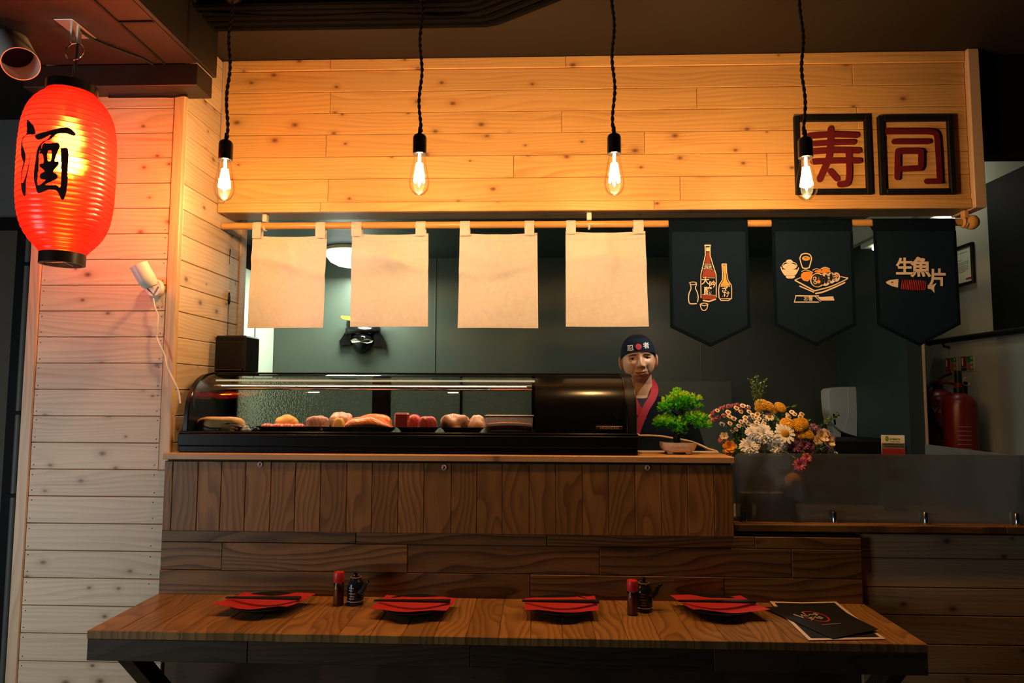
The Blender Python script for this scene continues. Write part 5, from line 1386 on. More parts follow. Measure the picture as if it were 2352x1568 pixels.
for s_ in (-1, 1):
    sh_ = Vector((cx+s_*0.185, cy+0.012, zsh-0.015)); el = Vector((cx+s_*0.255, cy+0.03, zsh-0.31)); wrx = Vector((cx+s_*0.17, cy-0.175, zsh-0.355+0.02))
    arms[s_] = (sh_, el, wrx)
    limb(hm, [sh_, sh_*0.5+el*0.5, el, el*0.5+wrx*0.5, wrx], [0.050, 0.044, 0.038, 0.036, 0.026])
    fd = (wrx-el).normalized(); side = fd.cross(Vector((0, 0, 1))).normalized()*s_
    palm = wrx+fd*0.05
    hm.sphere(palm, 1.0, 18, 12, (0.040, 0.048, 0.018))
    for k, (off, ln) in enumerate(((-0.030, 0.066), (-0.010, 0.076), (0.010, 0.071), (0.029, 0.056))):
        b0 = palm+fd*0.028+side*off; b1 = b0+fd*ln*0.5+Vector((0, 0, -0.006)); b2 = b0+fd*ln*0.85+Vector((0, 0, -0.024))
        limb(hm, [b0, b1, b2], [0.0095, 0.0088, 0.0072], 10)
    t0 = wrx+fd*0.02-side*0.024; limb(hm, [t0, t0+fd*0.030-side*0.022, t0+fd*0.058-side*0.026+Vector((0, 0, -0.008))], [0.0115, 0.0105, 0.008], 10)
for s_ in (-1, 1):
    limb(hm, [(cx+s_*0.085, cy, 0.90), (cx+s_*0.09, cy-0.005, 0.50), (cx+s_*0.09, cy+0.01, 0.28), (cx+s_*0.09, cy+0.015, 0.07)], [0.085, 0.058, 0.054, 0.038], 18)
    hm.sphere((cx+s_*0.09, cy-0.055, 0.042), 1.0, 18, 12, (0.044, 0.120, 0.042))
body = build('body', hm, SK, chef, angle=None)
rm = body.modifiers.new('one_surface', 'REMESH'); rm.mode = 'VOXEL'; rm.voxel_size = 0.0024; rm.use_smooth_shade = True
# eyes, lids, brows, mouth
EYEW = pm('eye_white', (0.62, 0.55, 0.48), 0.2); IRIS = pm('dark_iris', (0.012, 0.008, 0.006), 0.12); BROW = pm('dark_brow', (0.05, 0.03, 0.02), 0.7); LIP = pm('lips', (0.36, 0.125, 0.085), 0.45)
LID = pm('eyelid_skin', (0.55, 0.29, 0.16), 0.5)
def hp(x, y, z): return tuple(HM @ Vector((x, y, z)))
def face_y(x, z):
    """front surface depth of the head at (x, z) by a short search over the grid function"""
    best = None
    for iv in range(20, 101):
        v = iv/120
        for iu in range(-24, 25):
            u = iu/150
            p = HM.inverted() @ head_pt(u % 1.0, v)
            dd_ = (p.x-x)**2+(p.z-z)**2
            if best is None or dd_ < best[0]: best = (dd_, p.y)
    return best[1]
for s_ in (-1, 1):
    ex, ez = s_*0.0305, 0.0155; ey = face_y(ex, ez)
    c_ = HM @ Vector((ex, ey+0.0098, ez))
    e_ = build('eye', MB().sphere(c_, 0.0118, 18, 12), EYEW, chef)
    ii = HM @ Vector((ex-0.0008, ey-0.0012, ez-0.0003))
    build('iris', MB().sphere(ii, 0.0050, 14, 8, (1, 0.5, 1)), IRIS, e_)
    # upper lid: a fold drawn over the eyeball leaving a narrow slit
    def lid(u, v):
        x = (u-0.5)*0.034; top = 0.0120-0.0105*(2*u-1)**2; low = 0.0036-0.0040*(2*u-1)**2
        z = low+(top-low)*v
        r = math.sqrt(max(0.0, 0.0128**2-min(0.0126, abs(x)*0.72)**2-min(0.012, abs(z))**2*0.8))
        return HM @ Vector((ex+x, ey+0.0098-r, ez+z))
    build('upper_lid', MB().grid(lid, 14, 6), LID, chef)
    def lid2(u, v):
        x = (u-0.5)*0.034; top = -0.0030+0.0028*(2*u-1)**2; low = -0.0115+0.0085*(2*u-1)**2
        z = low+(top-low)*v
        r = math.sqrt(max(0.0, 0.0126**2-min(0.0124, abs(x)*0.72)**2-min(0.012, abs(z))**2*0.8))
        return HM @ Vector((ex+x, ey+0.0098-r, ez+z))
    build('lower_lid', MB().grid(lid2, 14, 6), LID, chef)
    ls = MB().tube([lid(k/10, 0.02)+Vector((0, -0.0006, 0)) for k in range(11)], 0.0011, n=5)
    build('lash_line', ls, IRIS, chef)
    bw = []
    for k in range(9):
        x = s_*(0.016+0.034*k/8); z = 0.0300+0.0030*math.sin(math.pi*min(1, k/8*0.9+0.1))-0.002*(k/8)
        bw.append(Vector((x, face_y(x, z)-0.0003, z)))
    build('eyebrow', MB().tube([HM @ q for q in bw], 0.0023, n=6, taper=[0.7, 1, 1.1, 1.1, 1.0, 0.9, 0.8, 0.6, 0.3]), BROW, chef)
ml = []
for k in range(13):
    x = -0.0255+0.051*k/12; z = -0.0500+0.0050*(abs(x)/0.0255)**2
    ml.append((x, face_y(x, z)-0.0002, z))
build('mouth_line', MB().tube([hp(q[0], q[1]-0.0018*(1-(q[0]/0.0255)**2)-0.0006, q[2]) for q in ml], 0.0015, n=5, taper=[0.4]+[1]*11+[0.4]), pm('mouth_dark', (0.06, 0.018, 0.012), 0.5), chef)
def lipf(z0, amp, hw):
    def fn(u, v):
        x = (u-0.5)*2*hw; w_ = (1-(2*u-1)**2)
        z = -0.0502+0.0038*(2*u-1)**2+(z0*v*w_*amp)
        i = min(12, max(0, int(round((x+0.0255)/0.051*12))))
        return HM @ Vector((x, ml[i][1]-0.0018*w_-0.0006-0.0016*math.sin(math.pi*v)*w_, z))
    return fn
build('lower_lip', MB().grid(lipf(-0.0085, 1.0, 0.023), 24, 5), LIP, chef)
build('upper_lip', MB().grid(lipf(0.0050, 1.0, 0.023), 24, 5), LIP, chef)
# cap
def skull(d, grow):
    """unmodelled head ellipsoid in direction d, grown outward"""
    e = 2.35; k = (abs(d.x)**e+abs(d.y)**e+abs(d.z)**e)**(-1/e)
    return Vector((d.x*k*(0.0705+grow), 0.012+d.y*k*(0.090+grow), 0.012+d.z*k*(0.1065+grow)))
def cap_pt(a, s_, grow=0.0):
    """a azimuth (0 = front), s_ 0 rim .. 1 crown"""
    c_ = math.cos(a); rim = 0.023+0.024*c_ if c_ > 0 else 0.023+0.050*c_
    lo = math.asin(max(-0.9, min(0.9, (rim-0.012)/0.1145))); el_ = lo+(math.pi/2-lo)*s_
    ce = math.cos(el_)
    return skull(Vector((math.sin(a)*ce, -math.cos(a)*ce, math.sin(el_)*1.0)), 0.0060+grow)
CAPM = pm('black_cap_cloth', (0.005, 0.0055, 0.007), 0.9, bump=0.2, bscale=700, spec=0.2)
BANDM = pm('navy_cap_band', (0.006, 0.012, 0.022), 0.9, bump=0.2, bscale=700, spec=0.2)
cap = build('cap', MB().grid(lambda u, v: HM @ cap_pt(2*math.pi*u, v), 60, 24, wrap_u=True), CAPM, chef, label='black cloth cap')
build('cap_band', MB().grid(lambda u, v: HM @ cap_pt(2*math.pi*u, -0.02+0.47*v, 0.0016), 60, 10, wrap_u=True), BANDM, cap, label='navy band of the cap')
def on_cap(x, z):
    A_, B_, C_ = 0.0705+0.0092, 0.090+0.0092, 0.1065+0.0092; e = 2.35
    r = max(0.02, 1-abs(x/A_)**e-abs((z-0.012)/C_)**e)
    return HM @ Vector((x, 0.012-B_*r**(1/e)-0.0006, z))
zs_ = 0.0001765*1.02
def cap_xy(zx, zy): 
    dx, dz = (zx-520)*zs_, (800-zy)*zs_; c4, s4 = math.cos(math.radians(4)), math.sin(math.radians(4))
    return dx*c4+dz*s4, -dx*s4+dz*c4
def disc(u, v):
    x0_, z0_ = cap_xy(478, 437); r = 0.0135*v
    return on_cap(x0_+r*math.cos(2*math.pi*u), z0_+r*math.sin(2*math.pi*u))
build('red_disc', MB().grid(disc, 28, 5, wrap_u=True), pm('cap_red', (0.50, 0.02, 0.03), 0.6), cap)
for ch, zx, zy in (('忍', 283, 476), ('者', 665, 412)):
    x0_, z0_ = cap_xy(zx, zy)
    build('lettering', text_mb(ch, 0.029, lambda x, y: on_cap(x0_+x, z0_+y), off=0.0005), WHITEI, cap, angle=None)
# clothes
JK = pm('black_jacket_cloth', (0.003, 0.004, 0.006), 0.9, bump=0.25, bscale=500, spec=0.15)
jk = MB()
loft(jk, [(cx, cy, 0.78, 0.205, 0.145), (cx, cy, 0.95, 0.185, 0.135), (cx, cy, 1.15, 0.195, 0.135), (cx, cy+0.005, zsh-0.09, 0.205, 0.128), (cx, cy+0.01, zsh-0.03, 0.200, 0.112), (cx, cy+0.012, zsh+0.012, 0.165, 0.095), (cx, cy+0.016, zsh+0.045, 0.115, 0.082), (cx, cy+0.022, zsh+0.066, 0.080, 0.070)], 56)
for s_ in (-1, 1):
    sh_, el, wrx = arms[s_]
    limb(jk, [sh_-Vector((s_*0.075, 0, -0.012)), sh_-Vector((s_*0.012, 0, 0.022)), sh_*0.5+el*0.5, el, el*0.55+wrx*0.45], [0.050, 0.066, 0.068, 0.070, 0.078], 22)
jo = build('jacket', jk, JK, chef, angle=None, label='black wrap-over jacket')
jr = jo.modifiers.new('one_cloth', 'REMESH'); jr.mode = 'VOXEL'; jr.voxel_size = 0.006; jr.use_smooth_shade = True
sm = jo.modifiers.new('soften', 'SMOOTH'); sm.iterations = 3
REDC = pm('red_collar_cloth', (0.36, 0.012, 0.020), 0.8, bump=0.25, bscale=500)
kz5, c5x, c5y = 4.9, 1380, 740
def chest_y(px, py):
    return 0
def collar(pts, ys, w0, name):
    """ribbon lying on the chest; pts in enlarged print coordinates with a depth each"""
    P = smooth_pts([(x, y, d) for (x, y), d in zip(pts, ys)], 6); vs = []; fs = []
    n_ = len(P)
    for i, p in enumerate(P):
        t = (P[min(i+1, n_-1)]-P[max(i-1, 0)]); t = Vector((t.x, t.y)).normalized(); nn = Vector((-t.y, t.x))
        for s_ in (-0.5, 0.5):
            q = (p.x+nn.x*w0*s_, p.y+nn.y*w0*s_)
            vs.append(atY(c5x+q[0]/kz5, c5y+q[1]/kz5, p.z))
        for s_ in (-0.5, 0.5):
            q = (p.x+nn.x*w0*s_, p.y+nn.y*w0*s_)
            vs.append(atY(c5x+q[0]/kz5, c5y+q[1]/kz5, p.z)+Vector((0, 0.006, 0)))
    for i in range(n_-1):
        b_ = i*4
        fs += [(b_, b_+1, b_+5, b_+4), (b_+2, b_+6, b_+7, b_+3), (b_, b_+4, b_+6, b_+2), (b_+1, b_+3, b_+7, b_+5)]
    return build(name, MB().add(vs, fs, True), REDC, chef, angle=60)
ycf = cy-0.128
collar([(560, 655), (606, 745), (585, 840), (520, 950), (455, 1090), (395, 1250), (350, 1400)], [3.13, 3.06, 3.015, 2.985, 2.972, 2.968, 2.968], 84, 'collar_band')
collar([(330, 690), (345, 800), (385, 910), (440, 1010), (480, 1100)], [3.13, 3.05, 3.0, 2.985, 2.985], 80, 'collar_band')
build('undershirt', MB().prism([(400, 865), (520, 850), (500, 960), (455, 1000), (410, 960)], lambda x, y, d: tuple(atY(c5x+x/kz5, c5y+y/kz5, 3.035-0.03*(y-850)/150+d)), 0, 0.03), BLACK_M, chef)
tr_ = MB()
for s_ in (-1, 1):
    limb(tr_, [(cx+s_*0.08, cy, 0.92), (cx+s_*0.09, cy-0.004, 0.50), (cx+s_*0.09, cy+0.01, 0.28), (cx+s_*0.09, cy+0.012, 0.10)], [0.098, 0.080, 0.074, 0.068], 20)
    tr_.sphere((cx+s_*0.09, cy-0.055, 0.05), 1.0, 18, 12, (0.052, 0.132, 0.050))
to = build('trousers', tr_, BLACK_M, chef, angle=None)
# ================================================================== BONSAI AND BOUQUET
YBO = 2.30
bp0 = atZ(1557, 1046, ZC); 
bon = thing('bonsai', 'small bright green bonsai in a pale footed pot beside the sushi case', 'plant', (bp0.x, YBO, ZC))
bx = atY(1557, 1040, YBO).x; wx = (atY(1597, 1016, YBO).x-atY(1517, 1016, YBO).x)/2; hz = atY(1557, 1015, YBO).z
POT = pm('speckled_pot', (0.68, 0.58, 0.48), 0.55, noise=0.35, nscale=300)
def potring(z, rx, ry, n=40):
    out = []
    for k in range(n):
        a = 2*math.pi*k/n; ca, sa = math.cos(a), math.sin(a); q = (abs(ca)**5+abs(sa)**5)**(-1/5)
        out.append((bx+rx*ca*q, YBO+ry*sa*q, z))
    return out
ph = hz-ZC; pv = []; pfz = []
for z, k in ((ZC+0.008, 0.72), (ZC+0.016, 0.90), (ZC+ph*0.75, 1.0), (hz-0.003, 0.98), (hz, 1.0), (hz, 0.88), (hz-0.008, 0.86)):
    pv += potring(z, wx*k, wx*0.74*k)
for i in range(6):
    for k in range(40): j = (k+1) % 40; pfz.append((i*40+k, i*40+j, (i+1)*40+j, (i+1)*40+k))
pfz.append(tuple(range(40))[::-1]); pfz.append(tuple(240+k for k in range(40)))
build('pot', MB().add(pv, pfz, True), POT, bon)
for sx in (-1, 1):
    for sy in (-1, 1):
        build('foot', MB().box(bx+sx*wx*0.52-0.009, bx+sx*wx*0.52+0.009, YBO+sy*wx*0.42-0.008, YBO+sy*wx*0.42+0.008, ZC, ZC+0.011, 0.003), POT, bon)
build('soil', MB().lathe([(wx*0.66, 0), (0.0, 0.004)], (bx, YBO, hz-0.008), 24), pm('dark_soil', (0.02, 0.014, 0.01), 0.9, noise=0.4, nscale=200), bon)
BARK = pm('dark_bark', (0.030, 0.020, 0.014), 0.85, bump=0.5, bscale=300)
def bpx(px, py, dy=0.0): return atY(px, py, YBO+dy)
tr = MB()
tr.tube(smooth_pts([bpx(1556, 1018), bpx(1554, 1002), bpx(1558, 985, 0.005), bpx(1566, 965, 0.005), bpx(1563, 940)], 4), 0.010, n=8, taper=[1.25-0.5*k/16 for k in range(17)])
for path in ([(1557, 995), (1545, 985), (1530, 978)], [(1560, 985), (1585, 978), (1605, 974)], [(1565, 962), (1550, 950), (1540, 942)], [(1564, 950), (1580, 932), (1590, 925)], [(1557, 1000), (1570, 992), (1575, 985)]):
    tr.tube([bpx(x, y, 0.006*(i % 2)) for i, (x, y) in enumerate(path)], 0.0045, n=6, taper=[1, 0.8, 0.5])
build('trunk', tr, BARK, bon)
LEAF1 = cloth('bright_leaf', (0.17, 0.80, 0.05), 0.40, bump=0.0)
LEAF2 = cloth('lime_leaf', (0.66, 0.97, 0.10), 0.40, bump=0.0)
LEAF3 = cloth('deep_leaf', (0.06, 0.40, 0.025), 0.40, bump=0.0)
rnd = random.Random(11)
pads = [((1560, 914), (26, 14), 0.034, 200), ((1540, 928), (24, 14), 0.032, 190), ((1590, 920), (22, 14), 0.030, 170), ((1570, 930), (26, 10), 0.03, 120), ((1524, 940), (10, 7), 0.02, 40), ((1530, 968), (26, 13), 0.036, 220), ((1556, 972), (24, 15), 0.034, 200), ((1598, 960), (26, 13), 0.034, 220), ((1612, 974), (20, 9), 0.028, 110), ((1562, 988), (16, 8), 0.024, 80), ((1553, 902), (10, 9), 0.014, 50), ((1600, 934), (12, 6), 0.018, 40), ((1516, 972), (10, 7), 0.018, 40)]
leafs = {0: MB(), 1: MB(), 2: MB()}
for (px, py), (rx, ry), dy, cnt in pads:
    for _ in range(int(cnt*0.62)):
        while True:
            d = Vector((rnd.uniform(-1, 1), rnd.uniform(-1, 1), rnd.uniform(-1, 1)))
            if 0.35 < d.length <= 1: break
        d *= rnd.choice((1, 1, 1, 1.12))
        ctr = bpx(px+d.x*rx, py-d.z*ry, d.y*dy)
        out_ = Vector((d.x, d.y-0.2, d.z*0.8+0.55)).normalized()
        kind = 1 if (d.z > 0.05 and rnd.random() < 0.68) else (2 if d.z < -0.35 and rnd.random() < 0.7 else 0)
        m_ = leafs[kind]
        for q in range(5):
            dirv = (out_+Vector((rnd.uniform(-1, 1), rnd.uniform(-1, 1), rnd.uniform(-.6, .8)))*0.85).normalized()
            sd = dirv.cross(Vector((rnd.uniform(-1, 1), rnd.uniform(-1, 1), rnd.uniform(-1, 1)))).normalized()
            L_ = rnd.uniform(0.0080, 0.0140); w_ = L_*0.20; nr = dirv.cross(sd)*L_*0.10
            tip = ctr+dirv*L_
            m_.add([ctr, ctr+dirv*L_*0.55+sd*w_+nr, tip, ctr+dirv*L_*0.55-sd*w_+nr], [(0, 1, 2, 3)])
for kind, mt in ((0, LEAF1), (1, LEAF2), (2, LEAF3)):
    build('foliage', leafs[kind], mt, bon, angle=None, kind='stuff')

# ---- bouquet
YV = 2.36
kf, f0x, f0y = 3.92, 1600, 850
def fp(x, y, Y=YV): return atY(f0x+x/kf, f0y+y/kf, Y)
bq = thing('flower_bouquet', 'mixed bouquet of white, yellow, pink and purple flowers behind the frosted screen', 'flowers', (fp(730, 900).x, YV+0.03, ZS))
VX = fp(730, 900).x
VASE = pm('brown_vase', (0.10, 0.06, 0.04), 0.35)
build('vase', MB().lathe([(0.055, 0.0), (0.062, 0.006), (0.068, 0.06), (0.062, 0.12), (0.055, 0.155), (0.059, 0.16), (0.052, 0.158), (0.050, 0.10), (0.0, 0.02)], (VX, YV+0.03, ZS), 32), VASE, bq)
STEM = pm('flower_stem', (0.045, 0.085, 0.025), 0.55)
YEL = pm('yellow_petal', (0.85, 0.45, 0.02), 0.55, noise=0.15, nscale=90); YELC = pm('golden_heart', (0.72, 0.30, 0.015), 0.6, bump=0.8, bscale=500)
WHT = pm('white_petal', (0.92, 0.89, 0.84), 0.55, noise=0.08, nscale=60); CRM = pm('cream_petal', (0.80, 0.62, 0.40), 0.55, noise=0.1, nscale=60)
PUR = pm('purple_petal', (0.24, 0.075, 0.15), 0.55, noise=0.3, nscale=60); PNK = pm('pink_petal', (0.72, 0.17, 0.24), 0.55, noise=0.25, nscale=60)
LIL = pm('lilac_petal', (0.42, 0.24, 0.46), 0.55, noise=0.25, nscale=60); ORG = pm('orange_petal', (0.85, 0.36, 0.03), 0.5, noise=0.2, nscale=40)
STAT = pm('mauve_statice', (0.48, 0.17, 0.28), 0.7, noise=0.3, nscale=150)
def petal_ring(m, n, r0, r1, w_, z0, z1, curl=0.0, jit=0.15, rng=None, ph=0.0):
    for k in range(n):
        a = 2*math.pi*(k+ph)/n+rng.uniform(-jit, jit); L_ = r1*(1+rng.uniform(-.12, .12)); zz_ = z1*(1+rng.uniform(-.2, .2))
        ca, sa = math.cos(a), math.sin(a)
        def q(r, t, z): return (ca*r-sa*t, sa*r+ca*t, z)
        rm_ = r0+(L_-r0)*0.55; re_ = r0+(L_-r0)*0.88
        vs = [q(r0, -w_*.25, z0), q(r0, w_*.25, z0), q(rm_, -w_*.5, z0+(zz_-z0)*0.6+curl), q(rm_, 0, z0+(zz_-z0)*0.6+curl-w_*.12), q(rm_, w_*.5, z0+(zz_-z0)*0.6+curl), q(re_, -w_*.40, z0+(zz_-z0)*.9+curl*.6), q(re_, w_*.40, z0+(zz_-z0)*.9+curl*.6), q(L_, 0, zz_)]
        m.add(vs, [(0,3,2),(0,1,3),(1,4,3),(2,3,5),(3,4,6),(3,6,7,5)], True)
def mk_mesh(fill, mat, name):
    m = MB(); fill(m); me = m.mesh(name); me.materials.append(mat); return me
rg = random.Random(21)
def pom(m):       # button chrysanthemum: tight dome of tiny petals
    m.sphere((0, 0, 0.2), 0.82, 16, 8, (1, 1, 0.55))
    for ring, (r, z, n) in enumerate(((0.95, 0.22, 26), (0.86, 0.40, 24), (0.70, 0.54, 20), (0.50, 0.64, 15), (0.28, 0.70, 9))):
        for k in range(n):
            a = 2*math.pi*(k+0.5*(ring % 2))/n; m.sphere((r*math.cos(a), r*math.sin(a), z), 0.105, 6, 4, (1, 1, 0.8))
def mum(m):       # full white chrysanthemum
    for r1, z1, n, w_ in ((1.0, 0.05, 22, 0.22), (0.95, 0.25, 20, 0.21), (0.82, 0.45, 18, 0.20), (0.62, 0.60, 15, 0.18), (0.40, 0.68, 11, 0.15), (0.22, 0.72, 7, 0.12)):
        petal_ring(m, n, 0.06, r1, w_, 0.05+z1*0.3, z1, 0.10, 0.14, rg, rg.random())
def daisy(m):
    petal_ring(m, 15, 0.12, 1.0, 0.34, 0.08, 0.02, 0.08, 0.08, rg); petal_ring(m, 12, 0.12, 0.92, 0.30, 0.12, 0.14, 0.08, 0.10, rg, .5)
def shag(m):
    for r1, z1, n, w_ in ((1.0, 0.0, 15, 0.20), (0.9, 0.28, 14, 0.19), (0.66, 0.48, 11, 0.18), (0.36, 0.6, 8, 0.15)):
        petal_ring(m, n, 0.05, r1, w_, 0.05+z1*0.3, z1, 0.10, 0.22, rg, rg.random())
def cup(m):
    petal_ring(m, 6, 0.10, 1.0, 0.75, 0.0, 0.55, 0.0, 0.15, rg); petal_ring(m, 5, 0.08, 0.75, 0.62, 0.05, 0.75, 0.0, 0.2, rg, .4)
def cham(m): petal_ring(m, 10, 0.25, 1.0, 0.48, 0.05, 0.0, 0.04, 0.08, rg)
def ball(m): m.lathe([(1.0, 0.0), (0.95, 0.35), (0.7, 0.65), (0.35, 0.82), (0, 0.86)], (0, 0, 0), 16)
ME = {'pom': mk_mesh(pom, YEL, 'yellow_blossom'), 'mum': mk_mesh(mum, WHT, 'white_blossom'), 'daisy': mk_mesh(daisy, WHT, 'daisy'), 'purple': mk_mesh(shag, PUR, 'purple_blossom'),
      'pink': mk_mesh(shag, PNK, 'pink_blossom'), 'lilac': mk_mesh(shag, LIL, 'lilac_blossom'), 'cream': mk_mesh(cup, CRM, 'cream_blossom'), 'cham': mk_mesh(cham, WHT, 'chamomile'), 'lily': mk_mesh(cup, ORG, 'orange_blossom'), 'heart': mk_mesh(ball, YELC, 'flower_heart'), 'ygreen': mk_mesh(ball, YEL, 'flower_heart')}
NM = {'pom': 'yellow_blossom', 'mum': 'white_blossom', 'daisy': 'daisy', 'purple': 'purple_blossom', 'pink': 'pink_blossom', 'lilac': 'lilac_blossom', 'cream': 'cream_blossom', 'cham': 'chamomile', 'lily': 'orange_blossom'}
stems = MB()
rf_ = random.Random(5)
def flower(kind, x, y, r, Y=YV, yaw=0.0, tilt=0.25, heart=None, stem=True):
    p = fp(x, y, Y); R_ = r/kf*Y/F
    nrm = Vector((math.sin(yaw)*0.8, -1.0, tilt+0.30+rf_.uniform(-.12, .12))).normalized()
    rot = nrm.to_track_quat('Z', 'Y').to_euler()
    o = place(NM[kind], ME[kind], bq, p, rot, (R_, R_, R_*0.85))
    if heart:
        h = bpy.data.objects.new('flower_heart', ME['heart']); COL.objects.link(h); h.parent = o; h.scale = (heart, heart, heart*0.8); h.location = (0, 0, 0.08)
    if stem:
        b0 = Vector((VX+rf_.uniform(-.03, .03), YV+0.03+rf_.uniform(-.03, .03), ZS+0.13)); q = p-nrm*R_*0.2
        stems.tube(smooth_pts([b0, b0*0.45+q*0.55+Vector((0, 0.03, -0.01)), q], 4), 0.0014, n=5)
    return o
for a in ((585, 318, 62, -0.1), (640, 330, 55, 0.2), (690, 368, 34, 0.0), (748, 340, 55, 0.5), (558, 348, 34, -0.3)): flower('pom', a[0], a[1], a[2], YV+0.03, a[3], 0.55)
for a in ((815, 492, 64, -0.2), (912, 500, 66, 0.1), (950, 482, 58, 0.5), (938, 575, 56, -0.1), (1003, 582, 52, 0.7)): flower('pom', a[0], a[1], a[2], YV-0.02, a[3], 0.35)
for a in ((592, 575, 98, 0.0), (478, 690, 90, -0.4), (728, 685, 92, 0.0), (498, 560, 60, -0.5)): flower('mum', a[0], a[1], a[2], YV-0.03, a[3], 0.15)
flower('daisy', 790, 572, 100, YV-0.045, 0.15, 0.15, heart=0.40); flower('daisy', 1165, 562, 46, YV, 0.6, 0.3, heart=0.5)
flower('daisy', 655, 420, 44, YV+0.02, 0.1, 0.5, heart=0.4)
for a in ((880, 695, 80, -0.2), (960, 680, 72, 0.2), (1010, 735, 62, 0.5), (1020, 690, 52, 0.6)): flower('purple', a[0], a[1], a[2], YV-0.03, a[3], 0.0)
flower('pink', 988, 790, 52, 2.225, 0.3, 0.0, stem=False); flower('pink', 930, 850, 66, 2.222, 0.0, -0.2, stem=False)
stems.tube(smooth_pts([fp(700, 690, YV), fp(800, 735, 2.30), fp(880, 785, 2.225), fp(925, 830, 2.226)], 5), 0.0018, n=5)
stems.tube(smooth_pts([fp(930, 700, YV), fp(970, 740, 2.28), fp(985, 780, 2.228)], 5), 0.0016, n=5)
for a in ((1120, 610, 66, 0.3), (1180, 650, 60, 0.6), (1090, 640, 50, 0.0)): flower('cream', a[0], a[1], a[2], YV-0.02, a[3], 0.2)
for a in ((1050, 515, 42, 0.2), (1205, 610, 50, 0.7), (1190, 700, 44, 0.5), (235, 625, 36, -0.7), (1100, 540, 34, .2)): flower('lilac', a[0], a[1], a[2], YV, a[3], 0.2)
for a in ((300, 690, 60, -0.5), (285, 730, 50, -0.2)): flower('lily', a[0], a[1], a[2], YV-0.02, a[3], 0.0)
flower('pink', 220, 630, 30, YV, -0.7, 0.2); flower('cream', 575, 690, 44, YV-0.02, 0, 0.1); flower('cream', 250, 600, 40, YV, -.5, .2)
chs = [(415,318),(465,330),(475,372),(395,372),(285,377),(355,340),(295,415),(335,435),(245,408),(230,485),(300,478),(130,415),(150,445),(190,362),(400,462),(380,500),(415,490),(355,530),(435,425),(470,425),(505,405),(545,395),(585,405),(615,415),(560,435),(610,455),(600,478),(540,470),(470,480),(510,500),(440,455),(500,450),(575,380),(690,410),(815,400),(828,420),(860,375),(882,395),(938,420),(948,395),(320,550),(370,560),(455,510),(560,500),(640,440),(530,425),(1215,715),(1250,745),(1200,740)]
for x, y in chs: flower('cham', x+rf_.uniform(-4, 4), y, rf_.uniform(21, 27), YV+rf_.uniform(-.03, .05), rf_.uniform(-.5, .5), 0.35, heart=0.50, stem=rf_.random() < 0.6)
# mauve plumes
for path in ([(140, 392), (180, 365), (250, 335), (320, 320), (378, 312)], [(130, 465), (170, 440), (215, 425), (265, 410)], [(360, 360), (400, 345), (440, 340)]):
    P = smooth_pts([tuple(fp(x, y, YV+0.02)) for x, y in path], 6); m = MB()
    for q in P:
        for _ in range(7): m.sphere(q+Vector((rf_.uniform(-.005, .005), rf_.uniform(-.005, .005), rf_.uniform(-.0045, .0055))), rf_.uniform(.0022, .0036), 6, 4)
    build('mauve_plume', m, STAT, bq, kind='stuff')
    stems.tube([P[-1], Vector((VX-0.02, YV+0.03, ZS+0.13))], 0.0013, n=5)
build('stems', stems, STEM, bq, kind='stuff')
# greenery
GL = pm('small_green_leaf', (0.11, 0.19, 0.035), 0.55, noise=0.3, nscale=60); gm = MB()
def sprig(path, n, L_, spread, Y=YV):
    P = smooth_pts([tuple(fp(x, y, Y)) for x, y in path], 8)
    gm.tube(P, 0.0010, n=5)
    for i in range(n):
        q = P[rf_.randrange(2, len(P))]; d = Vector((rf_.uniform(-1, 1), rf_.uniform(-1, 1), rf_.uniform(-.3, 1))).normalized(); l = L_*rf_.uniform(.6, 1.2)
        s_ = d.cross(Vector((rf_.uniform(-1, 1), rf_.uniform(-1, 1), rf_.uniform(-1, 1)))).normalized()
        q = q+Vector((rf_.uniform(-spread, spread), rf_.uniform(-spread, spread), rf_.uniform(-spread, spread)))
        gm.add([q, q+d*l*.5+s_*l*.28, q+d*l, q+d*l*.5-s_*l*.28], [(0, 1, 2, 3)])
for path in ([(530, 290), (510, 180), (485, 85)], [(540, 280), (540, 170), (545, 55)], [(560, 290), (590, 180), (620, 90)], [(550, 260), (570, 160), (565, 120)]): sprig(path, 60, 0.009, 0.004)
for path in ([(1090, 520), (1150, 480), (1215, 420)], [(1150, 480), (1230, 440), (1280, 395)], [(1200, 460), (1250, 430), (1275, 410)]): sprig(path, 44, 0.008, 0.003)
for path in ([(300, 700), (350, 600), (370, 480)], [(400, 700), (350, 560), (280, 470)], [(420, 640), (430, 540), (420, 470)], [(560, 560), (640, 500), (720, 440)], [(620, 700), (660, 610), (700, 470)], [(700, 600), (680, 520), (660, 460)], [(480, 720), (440, 640), (400, 600)], [(850, 660), (800, 520), (760, 420)], [(1000, 640), (980, 540), (960, 440)], [(1060, 740), (1100, 700), (1150, 690)], [(620, 740), (660, 720), (690, 700)], [(350, 740), (400, 720), (420, 660)]): sprig(path, 60, 0.014, 0.012, YV+0.03)
build('greenery', gm, GL, bq, kind='stuff')
for x0_, y0_, x1_, y1_ in ((805, 335, 845, 325), (850, 330, 912, 312)):
    a = fp(x0_, y0_); b = fp(x1_, y1_); d = b-a; L_ = d.length
    build('leaf', MB().sheet(lambda u, v: tuple(a+d*u+Vector((0, -0.004*math.sin(math.pi*u), (v-0.5)*L_*0.34*math.sin(math.pi*u)**0.8))), 10, 4, 0.0006, (0, 1, 0)), GL, bq)
